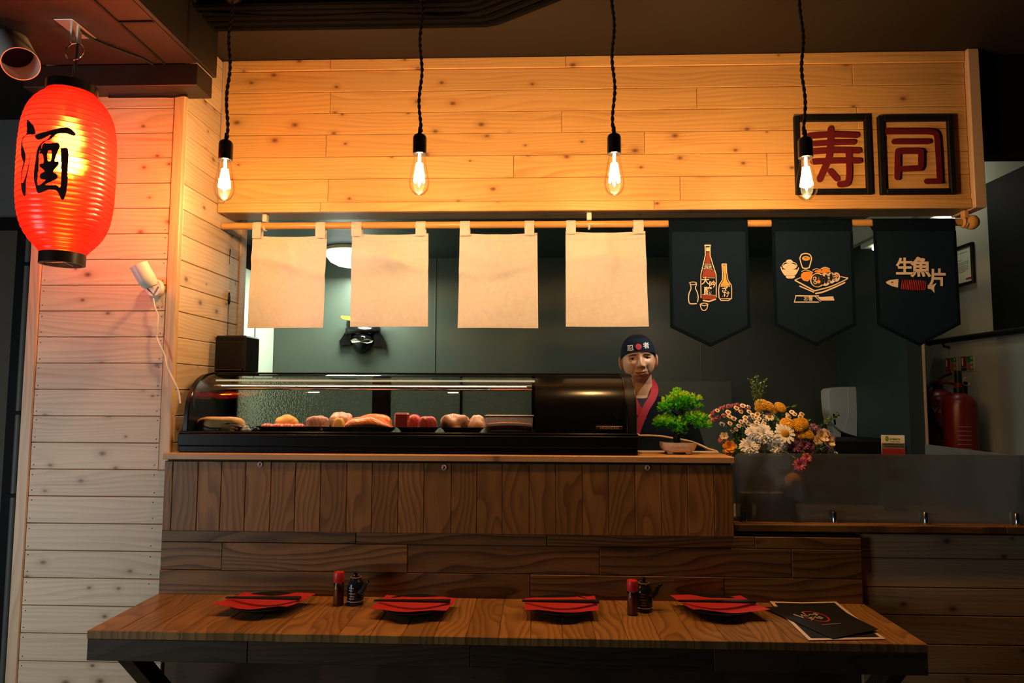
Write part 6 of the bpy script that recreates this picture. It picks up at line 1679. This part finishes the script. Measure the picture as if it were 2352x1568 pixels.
# ================================================================== FROSTED SCREEN AND RIGHT SIDE
YG = 2.25
FROST = bpy.data.materials.new('frosted_acrylic'); FROST.use_nodes = True; nt = FROST.node_tree; N = nt.nodes; N.clear()
o_ = N.new('ShaderNodeOutputMaterial'); rf = N.new('ShaderNodeBsdfRefraction'); rf.inputs['IOR'].default_value = 1.05; rf.inputs['Roughness'].default_value = 0.42; rf.inputs[0].default_value = (0.72, 0.72, 0.70, 1)
df = N.new('ShaderNodeBsdfDiffuse'); df.inputs[0].default_value = (0.10, 0.115, 0.125, 1); gl = N.new('ShaderNodeBsdfGlossy'); gl.inputs['Roughness'].default_value = 0.22
a1 = N.new('ShaderNodeMixShader'); tl_ = N.new('ShaderNodeBsdfTranslucent'); tl_.inputs[0].default_value = (0.62, 0.62, 0.60, 1); a0 = N.new('ShaderNodeMixShader'); a0.inputs[0].default_value = 0.55; nt.links.new(rf.outputs[0], a0.inputs[1]); nt.links.new(tl_.outputs[0], a0.inputs[2]); a1.inputs[0].default_value = 0.50; nt.links.new(a0.outputs[0], a1.inputs[1]); nt.links.new(df.outputs[0], a1.inputs[2])
a2 = N.new('ShaderNodeMixShader'); a2.inputs[0].default_value = 0.04; nt.links.new(a1.outputs[0], a2.inputs[1]); nt.links.new(gl.outputs[0], a2.inputs[2]); tp = N.new('ShaderNodeBsdfTransparent'); tp.inputs[0].default_value = (0.9, 0.9, 0.9, 1); a3 = N.new('ShaderNodeMixShader'); a3.inputs[0].default_value = 0.26; nt.links.new(a2.outputs[0], a3.inputs[1]); nt.links.new(tp.outputs[0], a3.inputs[2]); nt.links.new(a3.outputs[0], o_.inputs[0])
ga = atY(1688, 1044, YG); gb = atY(2400, 1044, YG); zg0 = atY(1900, 1198, YG).z; zg1 = atY(1900, 1042, YG).z
scr = thing('frosted_screen', 'long frosted screen in chrome clamps standing on the bar shelf', 'screen', ((ga.x+gb.x)/2, YG, ZS))
r_ = 0.018
poly = [(ga.x+r_*(1-math.cos(t)), zg1-r_*(1-math.sin(t))) for t in [math.pi/2*k/6 for k in range(7)]] + [(gb.x, zg1), (gb.x, zg0)] + [(ga.x+0.008, zg0), (ga.x, zg0+0.008)]
build('pane', MB().prism(poly, lambda x, z, d: (x, YG+d, z), 0, 0.005), FROST, scr)
for px in (1711, 1917, 2127, 2337):
    x = atY(px, 1205, YG-0.01).x
    cl = build('clamp', MB().lathe([(0.0075, 0), (0.0075, 0.034), (0.006, 0.036), (0, 0.037)], (x, YG-0.009, ZS), 16), CHROME, scr)
    build('clamp_back', MB().lathe([(0.0075, 0), (0.0075, 0.034), (0.006, 0.036), (0, 0.037)], (x, YG+0.014, ZS), 16), CHROME, scr)
# cups behind the screen
CUPM = pm('pale_cup', (0.80, 0.78, 0.76), 0.25)
for i, (px, lb) in enumerate(((1716, 'tall pale tumbler behind the frosted screen nearest the oak counter'), (1752, 'tall pale tumbler in the middle of three behind the frosted screen'), (1786, 'tall pale tumbler behind the frosted screen furthest from the counter'))):
    x = atY(px-4, 1160, 2.29).x; ht = atY(px, 1130, 2.29).z-ZS
    solo('tumbler', MB().lathe([(0.016, 0), (0.018, 0.004), (0.022, ht), (0.0205, ht), (0.0165, 0.006), (0, 0.006)], (x, 2.282, ZS), 28), CUPM, lb, 'cup', loc=(x, 2.282, ZS), group='tumblers behind the screen')
qo = atY(1824, 1104, 2.29)
bw_ = thing('yellow_fruit', 'round yellow orange fruit on a small stand behind the frosted screen', 'fruit', (qo.x, 2.30, ZS))
build('fruit', MB().sphere((qo.x, 2.30, qo.z), 0.026, 24, 16), pm('orange_skin', (0.80, 0.36, 0.03), 0.5, bump=0.2, bscale=300), bw_)
build('stand', MB().lathe([(0.022, 0), (0.020, 0.006), (0.006, 0.02), (0.006, qo.z-ZS-0.034), (0.018, qo.z-ZS-0.022), (0.012, qo.z-ZS-0.026), (0, qo.z-ZS-0.027)], (qo.x, 2.30, ZS), 20), BLACK_S, bw_)
# beige hose arching behind the bonsai
hs = [(1440, 1003, 2.62), (1470, 1000, 2.62), (1510, 1001, 2.60), (1550, 1007, 2.57), (1590, 1015, 2.53), (1625, 1030, 2.49), (1652, 1044, 2.46)]
hpts = [atY(*h) for h in hs]
solo('hose', MB().tube(smooth_pts([tuple(p) for p in [Vector((hpts[0].x-0.05, 2.63, 0.92))]+hpts+[Vector((hpts[-1].x+0.02, 2.47, ZS+0.10)), Vector((hpts[-1].x+0.03, 2.50, ZS+0.006))]], 5), 0.0042, n=8), pm('beige_hose', (0.62, 0.40, 0.20), 0.4), 'beige hose arching down behind the bonsai pot', 'hose', loc=tuple(hpts[3]))
# dispenser
a = atX(1938, 950, XR-0.06)
dsp = thing('towel_dispenser', 'white wall dispenser with a rounded front on the dark partition', 'dispenser', (XR, 4.1, 1.385))
kd, d0x, d0y = 3.92, 1600, 850
YDp = atX(1966, 940, XR).y-0.01
def dpt(x, y, Y=None): Y = Y or YDp; return atY(d0x+x/kd, d0y+y/kd, Y)
sx_ = XR-dpt(1438, 400).x
def dq(x, y, d): 
    p = dpt(x, y); return (p.x+sx_, YDp+d, p.z)
side = [(1438,165),(1420,148),(1300,150),(1210,165),(1190,185),(1192,260),(1205,400),(1222,470),(1240,500),(1262,515),(1300,545),(1330,560),(1438,595)]
build('body', MB().prism(side, dq, 0.0, 0.12), WHITEP, dsp)
build('side_seam', MB().prism(stroke([(1356,155),(1366,300),(1362,405),(1335,490),(1328,548)], 5, cap=2), dq, -0.0012, 0.0), pm('seam_white', (0.80, 0.78, 0.74), 0.4), dsp)
build('window', MB().prism([(1220,392),(1238,392),(1250,490),(1232,492)], dq, -0.001, 0.0), BLACK_G, dsp)
build('nozzle', MB().prism([(1240,505),(1315,545),(1315,600),(1290,615),(1258,612),(1248,600)], dq, 0.03, 0.11), pm('pale_nozzle', (0.62, 0.66, 0.60), 0.4), dsp)
xb = atY(1925, 1020, 3.6).x
solo('box', MB().box(xb-0.04, XR-0.002, 3.55, 3.9, 0.9, atY(1950, 1012, 3.55).z, 0.004), BLACK_M, 'black box under the white dispenser, half hidden by the screen', 'box', loc=(xb, 3.7, 0.9))
solo('side_cabinet', MB().box(xb-0.10, XR-0.001, 3.5, 4.0, 0, 0.8995, 0.004), GREEND, 'dark low cabinet carrying the black box under the dispenser', 'cabinet', loc=(xb, 3.75, 0))
# leaflet
la = atY(2028, 999, 2.48); lb_ = atY(2077, 1005, 2.48)
lea = thing('leaflet', 'white leaflet with a green logo standing behind the frosted screen', 'leaflet', ((la.x+lb_.x)/2, 2.49, ZS))
w0 = lb_.x-la.x; L0 = la.z-ZS
xc = (la.x+lb_.x)/2
def lpt(x, z, d=0.0): return (xc+x, 2.48-d, ZS+z)
build('card', MB().box(xc-w0/2, xc+w0/2, 2.48, 2.484, ZS, ZS+L0), WHITEI, lea)
build('grey_band', MB().box(xc-w0/2, xc+w0/2, 2.4792, 2.4799, ZS+L0-w0*0.62, ZS+L0-w0*0.37), pm('grey_print', (0.16, 0.16, 0.13), 0.6), lea)
build('lower_panel', MB().box(xc-w0/2, xc+w0/2, 2.4792, 2.4799, ZS+0.001, ZS+L0-w0*1.02), pm('leaflet_dark', (0.03, 0.03, 0.03), 0.6), lea)
build('red_band', MB().box(xc-w0/2, xc+w0/2, 2.4792, 2.4799, ZS+L0-w0*1.015, ZS+L0-w0*0.64), pm('leaflet_red', (0.30, 0.02, 0.02), 0.6), lea)
build('small_lines', MB().box(xc-w0*0.44, xc+w0*0.44, 2.4786, 2.4791, ZS+L0-w0*0.47, ZS+L0-w0*0.44).box(xc-w0*0.40, xc+w0*0.46, 2.4786, 2.4791, ZS+L0-w0*0.55, ZS+L0-w0*0.525), BLACK_M, lea, kind='stuff')
build('tagline', MB().box(xc-w0*0.13, xc+w0*0.30, 2.4790, 2.4797, ZS+L0-w0*0.31, ZS+L0-w0*0.295), pm('grey_line', (0.3, 0.3, 0.26), 0.6), lea)
GRP = pm('leaflet_green', (0.06, 0.28, 0.03), 0.6)
build('logo', MB().flat(ell(-w0*0.26, L0-w0*0.17, w0*0.075, w0*0.13), lambda x, z: lpt(x, z, 0.0006)), GRP, lea, angle=None)
build('logo_swirl', MB().flat(stroke([(-w0*0.245, L0-w0*0.09), (-w0*0.285, L0-w0*0.16), (-w0*0.225, L0-w0*0.25)], [0.001, 0.0035, 0.0012]), lambda x, z: lpt(x, z, 0.0012)), pm('pale_green', (0.40, 0.55, 0.25), 0.6), lea, angle=None)
build('lettering', text_mb('prepara', w0*0.165, lambda x, y: lpt(w0*0.07+x*0.86, L0-w0*0.175+y, 0.0006), off=0.0003), GRP, lea, angle=None)
lea.rotation_euler = (0, 0, math.radians(-14))
# grey side screen running back from the frosted one
sa = atZ(2113, 1013, 1.198); sb_ = atZ(2345, 1041, 1.198)
solo('side_screen', MB().box(1.545, 1.552, 2.262, 2.80, ZS, 1.198, 0.001), pm('blue_grey_panel', (0.075, 0.095, 0.115), 0.5), 'blue-grey side panel running back behind the frosted screen', 'panel', loc=(1.55, 2.5, ZS))
solo('shelf_bracket', MB().box(1.53, 1.57, 2.621, 2.82, ZS-0.02, ZS-0.001), OAK, 'small wooden arm carrying the rear of the grey side panel', 'bracket', loc=(1.55, 2.7, ZS-0.02))
# ---- white wall: rail, notices, certificate
zr_l = atX(2152, 787, XW)
rail = thing('wall_rail', 'black handrail end on the off-white right wall', 'rail', (XW, zr_l.y, zr_l.z))
yA, yB = zr_l.y, atX(2264, 774, XW).y
build('rail', MB().tube([(XW-0.045, yA, zr_l.z), (XW-0.045, 2.6, zr_l.z)], 0.016, n=14), BLACK_S, rail)
build('rail_end', MB().sphere((XW-0.045, yA, zr_l.z), 0.019, 14, 10), BLACK_S, rail)
build('rail_bracket', MB().tube([(XW-0.045, yA-0.12, zr_l.z), (XW-0.03, yA-0.12, zr_l.z-0.03), (XW, yA-0.12, zr_l.z-0.035)], 0.007, n=8), BLACK_S, rail)
def wp(px, py, d=0.0):
    p = atX(px, py, XW); return p
def notice(px0, px1, py0, py1, label, blue):
    a = wp(px0, py0); b = wp(px1, py1); y0, y1 = b.y, a.y; z1 = (a.z+b.z)/2+0.5*abs(a.z-b.z); z0 = z1-abs(a.z-b.z)
    z1 = atX((px0+px1)/2, py0, XW).z; z0 = atX((px0+px1)/2, py1, XW).z
    root = thing('fire_notice', label, 'sign', (XW, (y0+y1)/2, (z0+z1)/2), group='fire notices on the white wall')
    build('plate', MB().box(XW-0.004, XW-0.0002, y0, y1, z0, z1, 0.001), pm('photoluminescent', (0.42, 0.44, 0.26), 0.5), root)
    W_, H_ = y1-y0, z1-z0
    def r(name, u0, u1, v0, v1, mat, l=0): build(name, MB().box(XW-0.0052-l*0.0006, XW-0.0040, y1-W_*u1, y1-W_*u0, z1-H_*v1, z1-H_*v0), mat, root)
    R_ = pm('notice_red', (0.26, 0.02, 0.02), 0.5); G_ = pm('notice_green', (0.03, 0.20, 0.06), 0.5); O_ = pm('notice_orange', (0.36, 0.15, 0.05), 0.5); B_ = pm('notice_blue', (0.02, 0.04, 0.10), 0.5)
    r('red_panel', 0.06, 0.46, 0.05, 0.70, R_); r('foot_panel', 0.06, 0.46, 0.73, 0.93, B_ if blue else R_)
    r('green_panel', 0.50, 0.94, 0.05, 0.32 if not blue else 0.45, G_); r('orange_panel', 0.50, 0.94, 0.35 if not blue else 0.48, 0.93, O_)
    r('pictogram', 0.12, 0.22, 0.14, 0.60, WHITEI, 1)
    for k in range(3): r('pictogram', 0.76, 0.90, 0.10+0.28*k, 0.24+0.28*k, pm('notice_pale', (0.5, 0.5, 0.4), 0.5), 1)
notice(2171, 2201, 820, 856, 'left of the two small fire notices, with an all-red column', False)
notice(2207, 2240, 816, 854, 'right of the two small fire notices, with a blue foot panel', True)
a = wp(2180, 573); b = wp(2238, 553)
y0, y1 = b.y, a.y; z1, z0 = atX(2238, 555, XW).z, atX(2238, 650, XW).z
cer = thing('certificate', 'black framed certificate on the off-white wall behind the fish banner', 'picture', (XW, (y0+y1)/2, (z0+z1)/2))
fw = 0.014
for nm, q in (('frame_rail', (y0, y1, z1-fw, z1)), ('frame_rail', (y0, y1, z0, z0+fw)), ('frame_side', (y0, y0+fw, z0+fw, z1-fw)), ('frame_side', (y1-fw, y1, z0+fw, z1-fw))):
    build(nm, MB().box(XW-0.018, XW-0.0002, q[0], q[1], q[2], q[3], 0.002), BLACK_S, cer)
build('paper', MB().box(XW-0.008, XW-0.0002, y0+fw, y1-fw, z0+fw, z1-fw), pm('certificate_paper', (0.62, 0.64, 0.50), 0.6), cer)
ln = MB(); H_ = z1-z0-2*fw; W_ = y1-y0-2*fw
for k, (v, u0, u1) in enumerate(((0.14, .1, .8), (0.24, .1, .4), (0.34, .1, .55), (0.42, .1, .85), (0.47, .1, .85), (0.52, .1, .8), (0.56, .3, .85), (0.60, .3, .8), (0.64, .3, .85), (0.68, .3, .7))):
    zz_ = z1-fw-H_*v; ln.box(XW-0.0088, XW-0.0080, y1-fw-W_*u1, y1-fw-W_*u0, zz_-0.0012, zz_+0.0012)
build('text_lines', ln, pm('grey_text', (0.22, 0.22, 0.18), 0.6), cer, kind='stuff')
build('stamp', MB().box(XW-0.0088, XW-0.0080, y0+fw+W_*0.06, y0+fw+W_*0.30, z0+fw+H_*0.06, z0+fw+H_*0.12), pm('stamp_red', (0.25, 0.03, 0.03), 0.6), cer)
# ---- extinguishers on a low wooden ledge
ES = pm('extinguisher_red', (0.14, 0.008, 0.008), 0.3)
def ext(px, py_sh, Yx, r, label, left):
    c = atY(px, py_sh, Yx); x = c.x; zs2 = c.z
    z0 = 0.62
    root = thing('fire_extinguisher', label, 'extinguisher', (x, Yx, z0), group='red extinguishers by the white wall')
    build('cylinder', MB().lathe([(r*0.92, 0), (r, 0.01), (r, zs2-z0-0.03), (r*0.93, zs2-z0-0.01), (r*0.72, zs2-z0+0.012), (r*0.38, zs2-z0+0.028), (r*0.26, zs2-z0+0.032)], (x, Yx, z0), 36), ES, root)
    zt_ = zs2+0.030
    build('neck', MB().lathe([(r*0.30, 0), (r*0.30, 0.025), (r*0.22, 0.03)], (x, Yx, zt_), 18), BLACK_S, root)
    if left:
        build('carry_handle', MB().tube([(x, Yx, zt_+0.028), (x+0.04, Yx-0.01, zt_+0.036), (x+0.085, Yx-0.015, zt_+0.030)], 0.008, n=8), ES, root)
        build('lever', MB().tube([(x-0.012, Yx, zt_+0.045), (x+0.03, Yx-0.008, zt_+0.072), (x+0.070, Yx-0.012, zt_+0.088)], 0.008, n=8), BLACK_S, root)
        build('head', MB().box(x-0.015, x+0.018, Yx-0.015, Yx+0.015, zt_+0.02, zt_+0.055, 0.004), ES, root)
        build('hose', MB().tube(smooth_pts([(x-0.01, Yx-0.01, zt_+0.035), (x-0.05, Yx-0.03, zt_+0.030), (x-r-0.01, Yx-0.05, zt_-0.02), (x-r*0.9, Yx-0.075, zs2-0.12), (x-0.01, Yx-r-0.012, zs2-0.30), (x+0.03, Yx-r-0.012, z0+0.10)], 6), 0.012, n=10), BLACK_M, root)
    else:
        build('head', MB().box(x-0.013, x+0.013, Yx-0.015, Yx+0.015, zt_+0.025, zt_+0.115, 0.004), BLACK_S, root)
        build('pin_ring', MB().tube([(x+0.030+0.018*math.cos(2*math.pi*k/20), Yx-0.016, zt_+0.058+0.020*math.sin(2*math.pi*k/20)) for k in range(20)], 0.0018, n=6, closed=True), STEEL, root)
        build('valve_body', MB().lathe([(0.018, 0.0), (0.018, 0.03)], (x, Yx, zt_+0.022), 14), ES, root)
        build('horn_tube', MB().lathe([(0.010, 0), (0.010, 0.10), (0.012, 0.102), (0.012, 0.13)], (x+0.064, Yx+0.05, zs2-0.04), 14), BLACK_S, root)
    LB = pm('label_print', (0.34, 0.20, 0.16), 0.6)
    def cyl(x_, z_): 
        a_ = x_/r; return (x+(r+0.0012)*math.sin(a_), Yx-(r+0.0012)*math.cos(a_), z_)
    if left:
        build('lettering', text_mb('Water', 0.042, lambda u, v: cyl(-0.038+u, zs2-0.085+v), off=0.0006), LB, root, angle=None)
    lm = MB()
    for k in range(6):
        z_ = zs2-0.14-0.022*k
        vs = [cyl(-0.055+0.06*t/8, z_) for t in range(9)]+[cyl(-0.055+0.06*t/8, z_+0.003) for t in range(9)]
        lm.add(vs, [(t, t+1, t+10, t+9) for t in range(8)])
    build('small_print', lm, LB, root, kind='stuff')
    return root
ext(2155, 906, 3.88, 0.085, 'red extinguisher with a black lever and hose, beside the partition', True)
ext(2203, 916, 3.60, 0.078, 'red extinguisher with a pin ring, in front of the other one', False)
solo('low_cabinet', MB().box(1.99, XW-0.001, 3.45, 4.05, 0, 0.6195, 0.004), OAK_A, 'low dark cabinet under the two red extinguishers', 'cabinet', loc=(2.15, 3.7, 0))

# ================================================================== TABLE SETTINGS
PLATE = pm('black_plate', (0.008, 0.008, 0.009), 0.3)
NAPK = pm('red_napkin', (0.42, 0.014, 0.022), 0.8, bump=0.2, bscale=400)
STK = pm('black_lacquer', (0.008, 0.007, 0.007), 0.28)
YPL = 2.02
def setting(px, py, i, lp, ln_, ls, nap, rotn):
    c = atZ(px, py, ZT); x, y = c.x, c.y
    R_ = 0.099
    p = solo('plate', MB().lathe([(0.040, 0.0), (0.045, 0.001), (0.050, 0.006), (0.078, 0.014), (R_, 0.024), (R_+0.001, 0.026), (R_-0.002, 0.0265), (0.077, 0.018), (0.050, 0.010), (0.0, 0.008)], (x, y, ZT), 44), PLATE, lp, 'plate', loc=(x, y, ZT), group='black plates on the oak table')
    # napkin draped across the plate, its ends resting on the rim
    hw, hd, sk, dx, dy = nap
    rn = random.Random(50+i); k1_ = rn.uniform(-1, 1)
    def nf(u, v):
        a, b_ = (u-0.5)*2, (v-0.5)*2
        xx = a*hw+sk*b_+dx; yy = b_*hd*(1+0.10*a*k1_)+dy+0.010*a*k1_
        cr, sr = math.cos(rotn), math.sin(rotn)
        X, Y_ = xx*cr-yy*sr, xx*sr+yy*cr
        r = math.hypot(X, Y_)
        zp_ = 0.0265 if r > R_ else 0.011+0.0160*(r/R_)**1.8
        z = zp_+0.0015+0.004*max(0, r-R_)/0.02*0.25
        z += 0.0035*math.sin(3.2*a+i)*abs(b_)**2
        if b_ < 0: z += 0.004*abs(a)*b_*b_
        return (x+X, y+Y_, ZT+z)
    np_ = solo('napkin', MB().sheet(nf, 36, 20, 0.0022, (0, 0, -0.35)), NAPK, ln_, 'napkin', loc=(x, y, ZT), group='red napkins on the plates')
    nn = thing('chopsticks', ls, 'chopsticks', (x, y, ZT+0.034), group='black chopsticks on the napkins')
    zc_ = ZT+0.0350
    for k in (0, 1):
        yk = y-0.004+0.0085*k
        P0 = Vector((x-0.116, yk-0.004, zc_)); P1 = Vector((x+0.108, yk-0.008+0.002*k, zc_+0.002))
        build('chopstick', MB().tube([P0, P0*0.7+P1*0.3, P1], 0.0046, n=8, taper=[0.42, 0.62, 1.0]), STK, nn)
    return p
setting(608, 1400, 0, 'black plate nearest the pine pier on the oak table', 'red napkin on the plate nearest the pine pier', 'black chopsticks across the napkin nearest the pine pier', (0.112, 0.070, 0.016, 0.000, 0.002), -0.05)
setting(950, 1407, 1, 'black plate second from the pine pier', 'red napkin on the plate second from the pine pier', 'black chopsticks across the napkin second from the pine pier', (0.110, 0.070, 0.006, 0.004, 0.002), -0.03)
setting(1290, 1408, 2, 'black plate just left of the second spice jar', 'red napkin on the plate just left of the second spice jar', 'black chopsticks across the napkin just left of the second spice jar', (0.106, 0.070, 0.0, -0.002, 0.002), 0.0)
setting(1648, 1408, 3, 'black plate nearest the menus on the oak table', 'red napkin on the plate nearest the menus', 'black chopsticks across the napkin nearest the menus', (0.108, 0.074, -0.018, 0.004, 0.004), 0.02)
SPG = thin_glass('spice_glass', (0.92, 0.90, 0.86), rough=0.05, ior=1.4)
def shaker(px, py, label):
    c = atZ(px, py, ZT); x, y = c.x, c.y; r = 0.0155
    t = thing('spice_shaker', label, 'shaker', (x, y, ZT), group='red-capped spice jars on the table')
    build('glass', MB().lathe([(r*0.93, 0), (r, 0.003), (r, 0.066), (r*0.88, 0.070)], (x, y, ZT), 28, cap1=False), SPG, t)
    build('spice', MB().lathe([(r*0.85, 0.003), (r*0.9, 0.006), (r*0.9, 0.058), (0, 0.060)], (x, y, ZT), 24), pm('chilli_powder', (0.30, 0.065, 0.022), 0.85, noise=0.5, nscale=400), t)
    build('cap', MB().lathe([(r*0.97, 0.068), (r*1.03, 0.070), (r*1.03, 0.094), (r*0.94, 0.098), (0, 0.0985)], (x, y, ZT), 32), pm('red_cap', (0.50, 0.022, 0.025), 0.4), t)
shaker(777, 1389, 'red-capped spice jar between the two left place settings'); shaker(1453, 1411, 'red-capped spice jar between the two right place settings')
CER = pm('dark_glaze', (0.008, 0.012, 0.018), 0.16); TAN = pm('tan_ring', (0.40, 0.20, 0.08), 0.4); PALE = pm('pale_glyph', (0.42, 0.36, 0.28), 0.5)
def soy(px, py, label, yaw):
    c = atZ(px, py, ZT); x, y = c.x, c.y; r = 0.0255
    t = thing('soy_pot', label, 'soy sauce pot', (x, y, ZT), group='dark soy pots on the table')
    build('body', MB().lathe([(r*0.90, 0), (r*0.97, 0.003), (r, 0.012), (r*0.99, 0.050), (r*0.93, 0.062), (r*0.75, 0.072), (r*0.60, 0.076)], (x, y, ZT), 36), CER, t)
    build('lid', MB().lathe([(r*0.66, 0.0755), (r*0.66, 0.079), (r*0.5, 0.083), (0.006, 0.085), (0.005, 0.089), (0.0085, 0.093), (0.006, 0.097), (0, 0.098)], (x, y, ZT), 28), CER, t)
    build('lid_ring', MB().tube([(x+r*0.60*math.cos(2*math.pi*k/28), y+r*0.60*math.sin(2*math.pi*k/28), ZT+0.0815) for k in range(28)], 0.0011, n=5, closed=True), TAN, t)
    build('foot_ring', MB().tube([(x+r*1.0*math.cos(2*math.pi*k/28), y+r*1.0*math.sin(2*math.pi*k/28), ZT+0.013) for k in range(28)], 0.0012, n=5, closed=True), PALE, t)
    d = Vector((math.cos(yaw), math.sin(yaw), 0))
    b0 = Vector((x, y, ZT+0.040))+d*r*0.9
    build('spout', MB().tube(smooth_pts([b0, b0+d*0.012+Vector((0, 0, 0.010)), b0+d*0.024+Vector((0, 0, 0.030)), b0+d*0.034+Vector((0, 0, 0.036))], 4), 0.0085, n=10, taper=[1.2-0.75*k/12 for k in range(13)]), CER, t)
    g_ = MB()
    for k, (z, w_, o_) in enumerate(((0.052, 0.016, 0.0), (0.045, 0.012, -0.002), (0.036, 0.019, 0.001), (0.028, 0.014, 0.002), (0.021, 0.017, 0.0))):
        vs = []
        for q in range(7):
            a_ = -math.pi/2+((q/6-0.5)*w_+o_-0.006)/r
            for dz in (0, 0.0026+0.0012*math.sin(q*2+k)): vs.append((x+(r+0.0006)*math.cos(a_), y+(r+0.0006)*math.sin(a_), ZT+z+dz))
        g_.add(vs, [(2*q, 2*q+2, 2*q+3, 2*q+1) for q in range(6)])
    build('glyph_band', g_, PALE, t, kind='stuff')
soy(816, 1387, 'dark glazed soy pot to the right of the left spice jar', -0.6); soy(1479, 1402, 'dark glazed soy pot half behind the right spice jar', 0.15)
# ---- menus
MEN = pm('black_menu_cover', (0.008, 0.009, 0.011), 0.45); PAPR = pm('menu_paper', (0.62, 0.52, 0.46), 0.6)
def quadsheet(c4, z0, bow, th, lift=0.0):
    """c4: px corners (back-left, back-right, front-right, front-left) on the table"""
    C4 = [atZ(x, y, z0) for x, y in c4]
    def fn(u, v):
        p = (C4[0]*(1-u)+C4[1]*u)*(1-v)+(C4[3]*(1-u)+C4[2]*u)*v
        return (p.x, p.y, z0+bow(u, v))
    return fn
mlow = thing('menu', 'white-bordered menu lying under the black menu at the right end of the table', 'menu', atZ(1890, 1430, ZT))
f1 = quadsheet([(1768, 1384), (1920, 1384), (2034, 1468), (1858, 1471)], ZT+0.001, lambda u, v: 0.0005+0.006*max(0, 0.25-v)*(abs(2*u-1))*2, 0.002)
build('pages', MB().sheet(f1, 16, 16, 0.0022, (0, 0, 0.5)), PAPR, mlow)
def inset(f, a, dz):
    return lambda u, v: (lambda p: (p[0], p[1], p[2]+dz))(f(a+(1-2*a)*u, a*0.8+(1-1.6*a)*v))
build('cover_print', MB().grid(inset(f1, 0.05, 0.0016), 14, 14), MEN, mlow)
mtop = thing('menu', 'black menu with a white logo in a red oval on top of the bordered menu', 'menu', atZ(1880, 1425, ZT))
f2 = quadsheet([(1752, 1394), (1898, 1384), (2020, 1446), (1915, 1466)], ZT+0.004, lambda u, v: 0.001+0.004*u*v+0.003*(1-v)*(1-u), 0.002)
f2q = quadsheet([(1752, 1396), (1905, 1386), (2018, 1450), (1912, 1467)], ZT+0.004, lambda u, v: 0.0015+0.010*max(0, v-0.55)*u+0.004*(1-v)*(1-u)*0, 0.002)
build('cover', MB().sheet(f2q, 18, 18, 0.0012, (0, 0, 0.5)), MEN, mtop)
build('inner_pages', MB().sheet(lambda u, v: (lambda p: (p[0], p[1], p[2]-0.0020))(f2q(0.02+0.96*u, 0.02+0.965*v)), 12, 12, 0.0010, (0, 0, 0.5)), pm('blue_grey_page', (0.16, 0.21, 0.24), 0.5), mtop)
def mpt(x, y):
    """enlargement (1800,1380; x14.7) -> on the cover"""
    p = atZ(1800+x/14.7, 1380+y/14.7, ZT+0.0072); return (p.x, p.y, ZT+0.0072)
LG = MB()
ring_o = [(600+490*(1+math.cos(t))*1.0-10, 0) for t in (0,)]
cx_, cy_ = 1085, 520; rot_ = math.radians(14)
def oval(t, k): 
    x, y = 500*k*math.cos(t), 140*k*math.sin(t)+0; return (cx_+x*math.cos(rot_)-y*math.sin(rot_), cy_+x*math.sin(rot_)+y*math.cos(rot_))
vs = []; 
for q in range(41):
    t = math.radians(-205+q/40*385); vs += [mpt(*oval(t, 1.0)), mpt(*oval(t, 0.88-0.03*math.cos(t)))]
LG.add(vs, [(2*q, 2*q+2, 2*q+3, 2*q+1) for q in range(40)])
build('red_oval', LG, pm('logo_red', (0.40, 0.02, 0.02), 0.5), mtop, angle=None)
lt = MB()
for pts, w_ in (([(340, 452), (660, 560), (585, 460), (810, 515), (620, 372)], 34), ([(840, 480), (880, 440), (1000, 470)], 22), ([(900, 440), (860, 490)], 18), ([(990, 420), (1120, 490)], 26), ([(990, 415), (1090, 415), (1060, 450)], 22), ([(1060, 450), (1160, 440), (1120, 490)], 22),
                ([(960, 545), (850, 570), (1010, 605), (930, 650)], 28), ([(1010, 570), (1060, 530), (1160, 590)], 22), ([(1150, 540), (1280, 610)], 26), ([(1150, 535), (1240, 520), (1230, 560)], 22), ([(1230, 560), (1330, 560), (1280, 610)], 22)):
    lt.flat(stroke(pts, w_, cap=3), lambda x, y: (lambda p: (p[0], p[1], p[2]+0.0004))(mpt(x, y)))
build('lettering', lt, PALE, mtop, angle=None)
build('small_line', MB().flat(stroke([(1300, 795), (1560, 775), (1920, 745)], 20, cap=2), lambda x, y: mpt(x, y)), pm('dim_print', (0.18, 0.16, 0.13), 0.6), mtop, angle=None)
# ---- round studs on the oak front
STUD = pm('clear_stud', (0.42, 0.34, 0.34), 0.3)
for px, lb in ((597.5, 'small round hook stud on the oak front below the left of the case'), (1020, 'small round hook stud on the oak front below the roe tub'), (1487, 'small round hook stud on the oak front below the bonsai')):
    c = atY(px, 1066 if px < 700 else 1073.5, YO-0.010)
    s_ = thing('hook_stud', lb, 'hook', (c.x, YO-0.0105, c.z), group='round studs on the oak front')
    build('disc', MB().lathe([(0.0085, 0), (0.0085, 0.002), (0.0075, 0.003), (0, 0.003)], (c.x, YO-0.0095, c.z), 24, axis=(0, -1, 0)), STUD, s_)
    build('hook', MB().prism(stroke([(0, 0.004), (0.001, 0.0), (-0.0015, -0.003)], 0.003, cap=3), lambda x, y, d: (c.x+x, YO-0.0125-d, c.z+y), 0.0015, 0), BLACK_S, s_)
